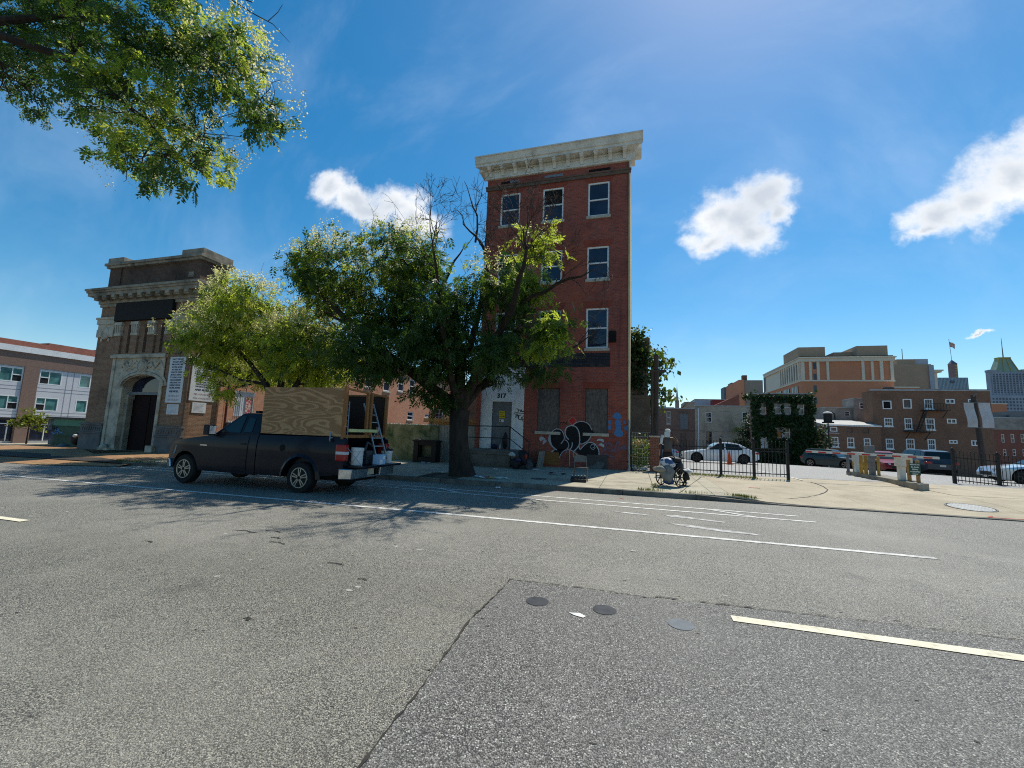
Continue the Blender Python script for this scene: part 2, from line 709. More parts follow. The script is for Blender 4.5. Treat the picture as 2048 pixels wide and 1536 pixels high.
# ------------------------------------------------------------------ ground, road, pavement
def asphalt(name, lo, mid, hi, sc, worn=(0.3, 0.29, 0.27), worn_amt=0.3):
    """chip-sealed asphalt: pale aggregate in a dark binder"""
    m, t, b = base_mat(name)
    g = t.new('ShaderNodeNewGeometry').outputs['Position']
    vo = t.new('ShaderNodeTexVoronoi')
    vo.inputs['Scale'].default_value = sc
    vo.inputs['Randomness'].default_value = 1.0
    wv = t.vmath('ADD', g, t.vmath('MULTIPLY', t.noise(g, sc * 0.6, 2.0, col=True), (0.012, 0.012, 0.012)))
    t.l.new(wv, vo.inputs['Vector'])
    sc_ = t.new('ShaderNodeSeparateColor')
    t.l.new(vo.outputs['Color'], sc_.inputs[0])
    stone = t.ramp(sc_.outputs[0], [(0.0, lo), (0.25, tuple(x * 0.7 for x in mid)), (0.6, mid), (0.85, tuple(x * 1.25 for x in mid)), (1.0, hi)])
    edge = t.maprange(vo.outputs['Distance'], 0.38, 0.75)
    col = t.mix(edge, stone, tuple(x * 0.6 for x in lo))
    big = t.noise(g, 0.35, 6.0, 0.6)
    col = t.mix(t.math('MULTIPLY', t.maprange(big, 0.42, 0.7), worn_amt), col, worn)
    # long, soft wheel tracks and patches drawn out along the street
    mp = t.new('ShaderNodeMapping')
    mp.inputs['Scale'].default_value = (0.06, 0.9, 1.0)
    t.l.new(g, mp.inputs[0])
    col = t.mix(t.math('MULTIPLY', t.maprange(t.noise(mp.outputs[0], 1.0, 3.0), 0.45, 0.7), 0.28), col, tuple(x * 0.55 for x in mid))
    spots = t.maprange(t.noise(g, 2.6, 4.0, 0.5), 0.71, 0.78)
    col = t.mix(t.math('MULTIPLY', spots, 0.3), col, (0.03, 0.03, 0.03))
    t.l.new(col, b.inputs['Base Color'])
    b.inputs['Roughness'].default_value = 0.66
    b.inputs['Specular IOR Level'].default_value = 0.45
    bn = t.new('ShaderNodeBump')
    bn.inputs['Strength'].default_value = 0.75
    bn.inputs['Distance'].default_value = 0.006
    t.l.new(t.math('SUBTRACT', t.math('MULTIPLY', sc_.outputs[1], 0.6), vo.outputs['Distance']), bn.inputs['Height'])
    t.l.new(bn.outputs[0], b.inputs['Normal'])
    return m


m_road = asphalt('asphalt_road', (0.055, 0.053, 0.047), (0.30, 0.288, 0.246), (0.58, 0.555, 0.475), 118.0, worn=(0.385, 0.365, 0.315))
m_patch = asphalt('asphalt_patch', (0.040, 0.040, 0.038), (0.205, 0.20, 0.182), (0.54, 0.53, 0.48), 104.0, worn=(0.21, 0.205, 0.19))
m_lot = asphalt('asphalt_lot', (0.2, 0.2, 0.195), (0.34, 0.335, 0.32), (0.48, 0.47, 0.45), 50.0)
_t = NT(m_road.node_tree)            # dimming of the near lane at steeper view angles, painted into the colour
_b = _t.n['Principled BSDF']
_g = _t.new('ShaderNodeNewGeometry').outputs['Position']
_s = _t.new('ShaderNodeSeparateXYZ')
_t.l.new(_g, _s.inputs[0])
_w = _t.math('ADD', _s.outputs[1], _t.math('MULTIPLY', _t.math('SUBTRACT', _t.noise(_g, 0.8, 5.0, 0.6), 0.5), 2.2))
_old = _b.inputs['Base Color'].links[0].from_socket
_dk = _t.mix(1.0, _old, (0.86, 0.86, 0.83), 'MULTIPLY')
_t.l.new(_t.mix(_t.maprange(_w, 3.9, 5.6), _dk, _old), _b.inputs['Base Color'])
overlay(m_road, (0.06, 0.058, 0.05), 1.1, 0.60, 0.72, 0.35, (0.25, 1.6, 1.0))
overlay(m_road, (0.045, 0.044, 0.04), 0.5, 0.62, 0.70, 0.35)
overlay(m_patch, (0.05, 0.05, 0.048), 0.9, 0.58, 0.70, 0.35)
m_earth = M('bare_ground', (0.12, 0.105, 0.08), (0.07, 0.065, 0.05), sc=1.5, rough=0.95, bump=0.4)
m_conc = M('pavement_concrete', (0.43, 0.395, 0.305), (0.35, 0.32, 0.245), sc=1.6, rough=0.85, bump=0.35, bsc=60, obj_co=False, dirt=((0.17, 0.155, 0.13), 0.7, 0.55))
overlay(m_conc, (0.10, 0.09, 0.075), 16.0, 0.66, 0.70, 0.6, det=2.0)
overlay(m_conc, (0.20, 0.18, 0.14), 2.2, 0.56, 0.66, 0.45)
m_apron = M('driveway_concrete', (0.45, 0.395, 0.295), (0.37, 0.325, 0.24), sc=1.2, rough=0.87, bump=0.5, bsc=70, obj_co=False, dirt=((0.22, 0.19, 0.14), 0.9, 0.4))
overlay(m_apron, (0.14, 0.12, 0.09), 18.0, 0.67, 0.71, 0.5, det=2.0)
overlay(m_apron, (0.25, 0.21, 0.15), 1.6, 0.55, 0.68, 0.45, (0.5, 1.5, 1.0))
m_joint = M('joint_dirt', (0.06, 0.055, 0.045), (0.035, 0.03, 0.025), sc=9, rough=0.95)
m_kerb = M('kerb_stone', (0.21, 0.195, 0.165), (0.10, 0.095, 0.085), sc=2.0, rough=0.85, bump=0.4, bsc=40, obj_co=False, dirt=((0.03, 0.028, 0.025), 1.2, 0.6))
m_bpave = brick('paving_brick', (0.36, 0.20, 0.10), (0.26, 0.14, 0.07), (0.20, 0.15, 0.09), bw=0.22, rh=0.11, ms=0.008, stain=((0.33, 0.25, 0.12), 0.8, 0.6))
_b = m_bpave.node_tree           # paving lies flat: use world x, y for the bond
for _n in _b.nodes:
    if _n.type == 'TEX_BRICK':
        _g = [q for q in _b.nodes if q.type == 'NEW_GEOMETRY'][0]
        _b.links.new(_g.outputs['Position'], _n.inputs['Vector'])
m_line = M('road_paint_white', (0.70, 0.70, 0.66), (0.46, 0.455, 0.43), sc=5.0, rough=0.7, obj_co=False, det=8, lo=0.42, hi=0.62, dirt=((0.23, 0.225, 0.21), 14.0, 0.6))
m_cream = M('road_paint_cream', (0.78, 0.73, 0.55), (0.62, 0.58, 0.44), sc=4.0, rough=0.7, obj_co=False, det=8, dirt=((0.3, 0.28, 0.22), 16.0, 0.5))
m_faint = M('road_paint_worn', (0.52, 0.52, 0.50), (0.30, 0.295, 0.28), sc=6.0, rough=0.75, obj_co=False, det=8, lo=0.4, hi=0.6, dirt=((0.23, 0.225, 0.21), 10.0, 0.8))
m_tar = M('crack_tar', (0.022, 0.021, 0.02), (0.05, 0.047, 0.04), sc=9, rough=0.7)


def sheet(name, xs, ys, zf, mat, kind='structure', dz=0.0, **kw):
    mb = MB()
    nx, ny = len(xs), len(ys)
    vs = [(x, y, zf(x, y) + dz) for y in ys for x in xs]
    fs = [(j * nx + i, j * nx + i + 1, (j + 1) * nx + i + 1, (j + 1) * nx + i) for j in range(ny - 1) for i in range(nx - 1)]
    mb.add(vs, fs, 0, True)
    return obj(name, mb, mat, None, kind=kind, **kw)


def rng(a, b, st):
    n = max(1, int(round((b - a) / st)))
    return [a + (b - a) * i / n for i in range(n + 1)]


sheet('ground', [-900, -400, -200, -120] + rng(-90, 90, 4) + [120, 200, 400, 900], [-300, -80] + rng(-40, 90, 3) + [130, 250, 500, 1200], ground_z, m_earth, dz=-0.12)
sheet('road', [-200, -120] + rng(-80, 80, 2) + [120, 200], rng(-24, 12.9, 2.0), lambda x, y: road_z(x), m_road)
sheet('cross_street', rng(-57, -33, 2), rng(12.9, 120, 4), lambda x, y: road_z(x), m_road)
sheet('parking_lot', rng(-0.2, 60, 1.5), rng(18.72, 92, 1.6), lot_z, m_lot, dz=0.0)


def strip(name, pts, w, mat, zf=None, dz=0.004, kind=None, parent=None, jag=0.0, n_sub=1):
    """a painted line or crack as a ribbon lying on the road"""
    zf = zf or (lambda x, y: road_z(x))
    P = []
    for a, b in zip(pts[:-1], pts[1:]):
        for i in range(n_sub):
            f = i / n_sub
            P.append((a[0] + (b[0] - a[0]) * f, a[1] + (b[1] - a[1]) * f))
    P.append(pts[-1])
    mb = MB()
    vs = []
    for i, (x, y) in enumerate(P):
        a, b = P[max(i - 1, 0)], P[min(i + 1, len(P) - 1)]
        t = Vector((b[0] - a[0], b[1] - a[1])).normalized()
        ww = w / 2 * (1 + jag * (rnd.random() - 0.5) * 2)
        ox = jag * (rnd.random() - 0.5) * w * 1.5
        for sgn in (-1, 1):
            q = (x - t.y * (ww * sgn + ox), y + t.x * (ww * sgn + ox))
            vs.append((q[0], q[1], zf(*q) + dz))
    fs = [(2 * i, 2 * i + 2, 2 * i + 3, 2 * i + 1) for i in range(len(P) - 1)]
    mb.add(vs, fs)
    o = obj(name, mb, mat, parent)
    return o


def flat_poly(name, pts, mat, zf=None, dz=0.004, parent=None):
    zf = zf or (lambda x, y: road_z(x))
    mb = MB()
    mb.add([(x, y, zf(x, y) + dz) for x, y in pts], [tuple(range(len(pts)))])
    return obj(name, mb, mat, parent)


tag(flat_poly('asphalt_patch', [(-1.32, 4.71), (-1.34, 3.63), (-1.27, 1.94), (-1.24, -3.0), (14, -3.4), (14, 4.55), (3.21, 4.80), (1.91, 4.79), (0.16, 4.69), (-0.5, 4.72)], m_patch, dz=0.004), kind='structure')
tag(strip('road_crack', [(-1.32, 4.71), (-1.33, 4.2), (-1.37, 3.63), (-1.30, 2.7), (-1.27, 1.94), (-1.25, 1.2)], 0.013, m_tar, dz=0.009, jag=0.9, n_sub=14), kind='structure')
tag(strip('road_crack', [(-1.34, 4.71), (-0.5, 4.73), (0.16, 4.69), (0.25, 4.75), (1.91, 4.80), (3.21, 4.81), (8, 4.75)], 0.014, m_tar, dz=0.009, jag=0.95, n_sub=24), kind='structure')
for x, y, l in ((-6.1, 5.35, 0.5), (-5.6, 5.5, 0.35), (-5.2, 5.2, 0.22), (-5.0, 5.0, 0.3), (-3.6, 4.5, 0.25), (-6.6, 4.4, 0.2), (-3.2, 3.0, 0.08), (-2.9, 4.15, 0.10)):
    tag(strip('road_stain', [(x, y), (x + l * 0.5, y + 0.03), (x + l, y - 0.02)], 0.022, m_tar, dz=0.004, jag=0.9, n_sub=4), kind='structure')
# lane lines
tag(strip('lane_line', [(-80, 8.35), (-18.4, 8.05), (-3.85, 7.91), (4.17, 7.71)], 0.115, m_line, dz=0.006, n_sub=14), kind='structure')
for x0, x1 in ((-12.9, -9.55), (0.86, 4.1), (-24.0, -20.9), (11.5, 14.6)):
    tag(strip('lane_dash', [(x0, 4.56 - 0.012 * (x0 + 9.5)), (x1, 4.56 - 0.012 * (x1 + 9.5))], 0.125, m_cream, dz=0.010, n_sub=10, jag=0.04), kind='structure')
tag(strip('buffer_line', [(-24, 11.95), (-7.53, 11.46), (-2.9, 11.18), (3.45, 10.74)], 0.10, m_line, dz=0.005, n_sub=6), kind='structure')
tag(strip('buffer_line', [(-24, 11.4), (-7.6, 10.95), (-3.2, 10.58), (3.55, 10.12)], 0.10, m_line, dz=0.005, n_sub=6), kind='structure')
tag(strip('buffer_line', [(-5.4, 11.3), (-4.4, 10.68)], 0.10, m_line, dz=0.007, n_sub=4), kind='structure')
tag(strip('buffer_line', [(1.6, 10.86), (2.5, 10.20)], 0.10, m_line, dz=0.007, n_sub=4), kind='structure')
# worn bicycle lane symbol
tag(flat_poly('lane_symbol', [(-0.45, 9.62), (-0.1, 9.66), (0.35, 9.50), (0.40, 9.42), (-0.2, 9.50)], m_faint, dz=0.005), kind='structure')
tag(flat_poly('lane_symbol', [(0.62, 9.62), (0.86, 9.74), (1.05, 9.62), (1.75, 9.34), (1.70, 9.26), (1.0, 9.44), (0.75, 9.46)], m_faint, dz=0.005), kind='structure')
tag(flat_poly('lane_symbol', [(0.62, 8.76), (0.95, 8.80), (1.30, 8.62), (2.0, 8.44), (2.12, 8.30), (1.5, 8.36), (0.95, 8.56)], m_faint, dz=0.005), kind='structure')
flecks = MB()
for k in range(70):
    x, y = rnd.uniform(-14, 8), rnd.uniform(3.5, 11.8)
    r = rnd.uniform(0.012, 0.04)
    z = road_z(x) + 0.0024
    flecks.add([(x + r * math.cos(a) * 1.5, y + r * math.sin(a), z) for a in (0.2, 1.3, 2.6, 3.7, 5.1)], [(0, 1, 2, 3, 4)])
specks = MB()
for k in range(150):
    x, y = rnd.uniform(-9, 4), rnd.uniform(1.6, 7.5)
    r = rnd.uniform(0.004, 0.012)
    z = road_z(x) + (0.0062 if x > -1.35 and y < 4.75 else 0.0016)
    specks.add([(x + r * math.cos(a) * rnd.uniform(0.8, 3.0), y + r * math.sin(a) * rnd.uniform(0.5, 1.2), z) for a in (0.2, 1.3, 2.6, 3.7, 5.1)], [(0, 1, 2, 3, 4)])
obj('tar_specks', specks, m_tar, None, kind='stuff')
obj('road_debris', flecks, M('fleck', (0.45, 0.44, 0.40), (0.2, 0.19, 0.17), sc=30), None, kind='stuff')
# three sealed discs (detector loops / cores) and a chip of paint
m_disc = M('core_disc', (0.030, 0.034, 0.042), (0.05, 0.055, 0.062), sc=12, rough=0.55)
m_disc2 = M('core_disc_pale', (0.11, 0.125, 0.14), (0.15, 0.165, 0.18), sc=12, rough=0.6)
for (x, y, mt, lb) in ((-0.90, 4.21, m_disc, 'dark round asphalt plug nearest the crack corner'), (-0.26, 4.23, m_disc, 'dark round asphalt plug in the middle of three'), (0.40, 4.14, m_disc2, 'pale grey round plug left of the cream lane dash')):
    d = MB().lathe([(0.0, 0.0), (0.108, 0.0), (0.110, 0.004), (0.0, 0.005)], 22, (x, y, road_z(x) + 0.004))
    obj('asphalt_plug', d, mt, None, label=lb, cat='road plug', group='round plugs in the asphalt patch')
tag(flat_poly('paint_chip', [(-0.57, 4.05), (-0.47, 4.07), (-0.41, 4.02), (-0.43, 3.98), (-0.52, 4.01)], m_line, dz=0.010), kind='structure')

# pavement: dark bed, then each concrete slab as its own piece
xs_bed = rng(-45, 26, 1.0)


def bed_z(x, y):
    return walk_z(x, y) - 0.035


bed = MB()
nb = len(xs_bed)
for j in range(6):
    for x in xs_bed:
        k = kerb_y(x) + 0.02
        y = k + (18.7 - k) * j / 5.0
        bed.v.append((x, y, bed_z(x, y)))
for j in range(5):
    for i in range(nb - 1):
        bed.f.append((j * nb + i, j * nb + i + 1, (j + 1) * nb + i + 1, (j + 1) * nb + i))
        bed.m.append(0)
        bed.s.append(True)
pavement = obj('pavement', bed, m_joint, None, kind='structure')


def slab(x0, x1, f0, f1, mat, gap=0.008, th=0.03):
    """slab between x0..x1 and the fractions f0..f1 of the pavement's depth"""
    def P(x, f):
        k = kerb_y(x) + 0.17
        y = k + (18.69 - k) * f
        return x, y
    c = []
    for x, f, sx, sy in ((x0, f0, 1, 1), (x1, f0, -1, 1), (x1, f1, -1, -1), (x0, f1, 1, -1)):
        a, b = P(x, f)
        c.append((a + sx * gap, b + sy * gap))
    jz = rnd.uniform(-0.004, 0.004)
    mb = MB()
    n = 4
    top, bot = [], []
    for j in range(n + 1):
        for i in range(n + 1):
            a, b = i / n, j / n
            x = (c[0][0] * (1 - a) + c[1][0] * a) * (1 - b) + (c[3][0] * (1 - a) + c[2][0] * a) * b
            y = (c[0][1] * (1 - a) + c[1][1] * a) * (1 - b) + (c[3][1] * (1 - a) + c[2][1] * a) * b
            top.append((x, y, walk_z(x, y) + jz))
    fs = [(j * (n + 1) + i, j * (n + 1) + i + 1, (j + 1) * (n + 1) + i + 1, (j + 1) * (n + 1) + i) for j in range(n) for i in range(n)]
    mb.add(top, fs, 0, True)
    ring = [i for i in range(n + 1)] + [(j + 1) * (n + 1) - 1 for j in range(1, n + 1)] + [n * (n + 1) + i for i in range(n - 1, -1, -1)] + [j * (n + 1) for j in range(n - 1, 0, -1)]
    low = [(top[i][0], top[i][1], top[i][2] - th) for i in ring]
    m_ = len(ring)
    mb.add([top[i] for i in ring] + low, [(i, i + m_, (i + 1) % m_ + m_, (i + 1) % m_) for i in range(m_)])
    return obj('slab', mb, mat, pavement)


TREE_PITS = [(-5.75, 13.75), (-14.3, 14.0)]
xg = -19.2
cols = []
while xg < 2.5:
    cols.append((xg, xg + 1.52))
    xg += 1.52
for (a, b) in cols:
    rows = [(0.0, 0.27), (0.27, 0.52), (0.52, 0.76), (0.76, 1.0)]
    for r_ in rows:
        xm, fm = (a + b) / 2, (r_[0] + r_[1]) / 2
        ym = kerb_y(xm) + 0.17 + (18.69 - kerb_y(xm) - 0.17) * fm
        if any(abs(xm - px) < 0.78 and abs(ym - py) < 0.8 for px, py in TREE_PITS):
            continue
        slab(a, b, r_[0], r_[1], m_conc)
for a, b in ((2.52, 5.6), (5.6, 8.9), (8.9, 12.3), (12.3, 15.8), (15.8, 19.3), (19.3, 22.8), (22.8, 25.9)):
    for r_ in ((0.0, 0.5), (0.5, 1.0)):
        slab(a, b, r_[0], r_[1], m_apron, gap=0.006)
pit = MB()
for px, py in TREE_PITS:
    pit.box(px - 0.76, py - 0.76, walk_z(px, py) - 0.06, px + 0.76, py + 0.76, walk_z(px, py) - 0.012)
obj('tree_pit_soil', pit, m_earth, pavement)
# kerb stones
kx = -19.3
while kx < 26.0:
    ln = 1.9 if kx < 2.4 else 3.0
    x1 = min(kx + ln, 26.0)
    mb = MB()
    q = []
    for x in (kx + 0.006, x1 - 0.006):
        k = kerb_y(x)
        zt = walk_z(x, k + 0.16)
        q.append((x, k, zt))
    (xa, ka, za), (xb, kb, zb) = q
    mb.hexa([(xa, ka, road_z(xa) - 0.2), (xb, kb, road_z(xb) - 0.2), (xb, kb + 0.165, road_z(xb) - 0.2), (xa, ka + 0.165, road_z(xa) - 0.2),
             (xa, ka + 0.012, za), (xb, kb + 0.012, zb), (xb, kb + 0.165, zb), (xa, ka + 0.165, za)])
    obj('kerb_stone', mb, m_kerb, pavement, bevel=0.012)
    kx = x1
# brick pavement on the left corner
cor = MB()
pts = [(-19.15, 12.35), (-18.8, 11.35), (-21.5, 10.45), (-26.5, 10.25), (-33.0, 11.4), (-36.0, 13.5), (-36.0, 40.0), (-30.3, 40.0), (-30.3, 16.3), (-19.15, 16.3)]
cen = (-25.0, 14.0)
cor.add([(x, y, walk_z(max(x, -33), y) - (0.10 if y < 11.6 else 0.0)) for x, y in pts] + [(cen[0], cen[1], walk_z(*cen))], [(i, (i + 1) % len(pts), len(pts)) for i in range(len(pts))])
obj('brick_pavement', cor, m_bpave, None, kind='structure')
# utility covers
m_iron = M('cast_iron', (0.16, 0.155, 0.145), (0.09, 0.085, 0.08), sc=14, rough=0.65, metal=0.4, bump=0.4)
m_cover = M('cover_concrete', (0.50, 0.51, 0.49), (0.40, 0.40, 0.385), sc=6, rough=0.7, bump=0.3)


def cover(x, y, r, mt, label):
    z = walk_z(x, y)
    t = thing('manhole_cover', (x, y, z), label, 'manhole cover', 'covers in the pavement')
    t.rotation_euler = (math.atan((walk_z(x, y + 0.3) - walk_z(x, y - 0.3)) / 0.6), -math.atan((walk_z(x + 0.3, y) - walk_z(x - 0.3, y)) / 0.6), 0)
    obj('ring', MB().lathe([(r - 0.035, 0.001), (r - 0.03, 0.012), (r, 0.012), (r + 0.006, 0.001)], 36), m_iron, t, world=False)
    lid = MB().lathe([(0.0, 0.004), (r - 0.05, 0.004), (r - 0.05, 0.010), (0.0, 0.011)], 36)
    for k in range(-4, 5):
        h = math.sqrt(max((r * 0.8) ** 2 - (k * r * 0.18) ** 2, 0.001))
        lid.box(k * r * 0.18 - r * 0.03, -h, 0.010, k * r * 0.18 + r * 0.03, h, 0.015)
    obj('lid', lid, mt, t, world=False)
    return t


cover(8.05, 13.45, 0.46, m_cover, 'big pale round cover in the driveway apron')
cover(-3.05, 13.95, 0.26, m_iron, 'dark round cover in the pavement left of the folding chair')
m_spray = M('spray_red', (0.55, 0.10, 0.07), (0.40, 0.09, 0.06), sc=20, rough=0.8)
tag(strip('utility_mark', [(7.7, 12.35), (8.05, 12.3), (8.5, 12.35), (9.3, 12.2)], 0.05, m_spray, zf=walk_z, dz=0.008, jag=0.3, n_sub=3), kind='structure')
tag(strip('utility_mark', [(7.7, 12.35), (7.85, 12.5)], 0.04, m_spray, zf=walk_z, dz=0.009, jag=0.3, n_sub=2), kind='structure')
tag(strip('utility_mark', [(3.4, 14.7), (3.7, 14.66)], 0.05, m_spray, zf=walk_z, dz=0.009, jag=0.3, n_sub=2), kind='structure')
tag(strip('utility_mark', [(-0.35, 11.75), (-0.25, 11.6)], 0.03, m_spray, dz=0.008, jag=0.3, n_sub=2), kind='structure')
# curved joint in the driveway apron
tag(strip('apron_joint', [(2.6, 12.7), (3.1, 12.82), (3.6, 13.0), (4.1, 13.27), (4.6, 13.62), (5.05, 14.08), (5.4, 14.6), (5.7, 15.25), (5.88, 16.0), (5.97, 16.7), (6.0, 17.4)], 0.03, m_tar, zf=walk_z, dz=0.007, jag=0.5, n_sub=6), kind='structure')
tag(strip('apron_joint', [(1.2, 12.5), (2.4, 17.2)], 0.02, m_tar, zf=walk_z, dz=0.007, jag=0.5, n_sub=8), kind='structure')
tag(strip('parking_bay_line', [(5.9, 17.9), (5.9, 24.0)], 0.10, m_line, zf=lot_z, dz=0.006, n_sub=8), kind='structure')
for k in range(5):
    tag(strip('parking_bay_line', [(6.5 + k * 2.7, 30.0), (6.5 + k * 2.7, 35.0)], 0.10, m_faint, zf=lot_z, dz=0.006, n_sub=6), kind='structure')

# ------------------------------------------------------------------ building parts
m_glass = glass_mat('window_glass', (0.010, 0.015, 0.030), 0.03, 0.4)
m_glass_teal = glass_mat('window_glass_teal', (0.05, 0.13, 0.125), 0.08, 0.6)
m_white = M('white_frame_paint', (0.82, 0.82, 0.81), (0.74, 0.74, 0.73), sc=7, rough=0.5, dirt=((0.5, 0.48, 0.45), 2.0, 0.35))
m_sill = M('sill_stone', (0.50, 0.46, 0.38), (0.38, 0.35, 0.29), sc=5, rough=0.85, bump=0.2)
m_black = M('black_paint', (0.014, 0.014, 0.015), (0.03, 0.03, 0.03), sc=10, rough=0.5)
m_dark = M('dark_interior', (0.008, 0.008, 0.009), (0.015, 0.014, 0.013), sc=3, rough=0.9)
m_galv = M('galvanised', (0.38, 0.40, 0.41), (0.28, 0.29, 0.30), sc=8, rough=0.45, metal=0.7)
m_roof = M('roof_felt', (0.09, 0.09, 0.09), (0.05, 0.05, 0.05), sc=2, rough=0.9)


def window(parent, F, u0, u1, z0, z1, fm=None, gm=None, depth=0.10, fw=0.06, rail=0.5, sill=None, open_top=False, mun=(0, 0), mull=None, out=0.0, board=None):
    """sash window: frame > panes, sill; rail = height fraction of the meeting rail (None = single pane)"""
    fm, gm = fm or m_white, gm or m_glass
    d0, d1 = -depth - 0.03, -depth + 0.05 + out
    f = MB()
    f.fbox(F, u0, u0 + fw, z0, z1, d0, d1)
    f.fbox(F, u1 - fw, u1, z0, z1, d0, d1)
    f.fbox(F, u0 + fw, u1 - fw, z1 - fw, z1, d0, d1)
    f.fbox(F, u0 + fw, u1 - fw, z0, z0 + fw, d0, d1)
    a, b, c, e = u0 + fw, u1 - fw, z0 + fw, z1 - fw
    us, zs = [a, b], [c, e]
    if rail is not None:
        zr = z0 + (z1 - z0) * rail
        f.fbox(F, a, b, zr - fw * 0.4, zr + fw * 0.4, d0, d1 - 0.012)
        zs = [c, zr - fw * 0.4, zr + fw * 0.4, e]
    if mull is not None:
        um = u0 + (u1 - u0) * mull
        f.fbox(F, um - fw * 0.4, um + fw * 0.4, c, e, d0, d1 - 0.008)
        us = [a, um - fw * 0.4, um + fw * 0.4, b]
    nu, nz = mun
    for i in range(1, nu):
        x = a + (b - a) * i / nu
        f.fbox(F, x - 0.012, x + 0.012, c, e, d0 + 0.02, d1 - 0.025)
    for i in range(1, nz):
        x = c + (e - c) * i / nz
        f.fbox(F, a, b, x - 0.012, x + 0.012, d0 + 0.02, d1 - 0.025)
    w_ = obj('window', f, fm, parent)
    for i in range(0, len(us), 2):
        for j in range(0, len(zs), 2):
            top = rail is not None and j == 2
            mt = m_dark if (open_top and top) else gm
            obj('pane', MB().fbox(F, us[i], us[i + 1], zs[j], zs[j + 1], d0 + 0.005, d0 + (0.032 if top else 0.022)), board or mt, w_)
    if sill:
        obj('sill', MB().fbox(F, u0 - 0.06, u1 + 0.06, z0 - 0.13, z0 - 0.002, -depth - 0.03, 0.06), sill, w_)
    return w_


def shell(mb, F, u0, u1, z0, z1, back, mi=0, roof_mi=None):
    """the other sides, back and roof of a block whose front (d = 0) is built separately"""
    P = F.p
    mb.add([P(u0, z0, -back), P(u0, z0, 0), P(u0, z1, 0), P(u0, z1, -back)], [(0, 1, 2, 3)], mi)
    mb.add([P(u1, z0, 0), P(u1, z0, -back), P(u1, z1, -back), P(u1, z1, 0)], [(0, 1, 2, 3)], mi)
    mb.add([P(u1, z0, -back), P(u0, z0, -back), P(u0, z1, -back), P(u1, z1, -back)], [(0, 1, 2, 3)], mi)
    mb.add([P(u0, z1, 0), P(u1, z1, 0), P(u1, z1, -back), P(u0, z1, -back)], [(0, 1, 2, 3)], mi if roof_mi is None else roof_mi)


# ------------------------------------------------------------------ the red brick row house
FR = Fr(0.0, 18.7)
bm_red = brick('red_brick', (0.36, 0.090, 0.058), (0.235, 0.056, 0.041), (0.26, 0.13, 0.105), dirt=(0.12, 0.034, 0.034), dirt_amt=0.65, ms=0.011, stain=((0.42, 0.105, 0.050), 0.3, 0.5))
overlay(bm_red, (0.085, 0.03, 0.028), 1.0, 0.54, 0.72, 0.55, (2.2, 2.2, 0.16))
overlay(bm_red, (0.42, 0.20, 0.16), 1.4, 0.64, 0.74, 0.3)
bm_redv = brick('red_brick_soldier', (0.33, 0.070, 0.040), (0.27, 0.052, 0.034), (0.16, 0.07, 0.055), dirt=(0.12, 0.03, 0.025), vert=True, bw=0.24, rh=0.068)
m_cream = M('cream_stucco', (0.62, 0.50, 0.29), (0.50, 0.40, 0.24), sc=1.5, rough=0.9, bump=0.3, obj_co=False, dirt=((0.25, 0.2, 0.13), 1.0, 0.5))
m_cornice = M('cornice_paint', (0.74, 0.72, 0.66), (0.62, 0.60, 0.55), sc=2.2, rough=0.7, bump=0.15, obj_co=False, dirt=((0.30, 0.27, 0.21), 1.6, 0.5))
m_brown = M('brownstone', (0.17, 0.115, 0.085), (0.11, 0.075, 0.06), sc=4, rough=0.9, bump=0.3)
m_osb = M('osb_board', (0.17, 0.145, 0.13), (0.085, 0.072, 0.066), sc=14, rough=0.9, bump=0.3, det=6, stretch=(1, 1, 0.45), dirt=((0.05, 0.045, 0.045), 1.5, 0.5))
m_whitew = M('white_wall_paint', (0.80, 0.81, 0.82), (0.74, 0.75, 0.77), sc=1.4, rough=0.7, bump=0.1, dirt=((0.42, 0.42, 0.43), 1.1, 0.5))
m_door = M('grey_door_panel', (0.19, 0.205, 0.215), (0.14, 0.15, 0.16), sc=3, rough=0.7, bump=0.15, dirt=((0.10, 0.10, 0.10), 2.0, 0.5))
red = thing('row_house', (-3.7, 18.7, 0.2), 'four storey red brick row house with white bracketed cornice and graffiti', 'building')
XL, XR, ZT = -7.17, -0.256, 14.40
ops = []
WX = [(-6.44, -5.42), (-4.28, -3.26), (-2.10, -1.11)]
WZ = [(11.80, 13.48), (8.74, 10.31), (5.52, 7.38)]
for a, b in WX:
    for c, d in WZ:
        ops.append((a, b, c, d))
ops += [(-4.25, -3.22, 1.74, 3.70), (-2.07, -1.10, 1.74, 3.70), (-6.42, -5.46, 0.90, 3.05)]
mb = MB()
mb.wall(FR, XL, XR, -0.6, ZT, ops, 0.16)
shell(mb, FR, XL, XR, -0.6, ZT, 15.0, 0, 1)
obj('wall', mb, [bm_red, m_roof], red)
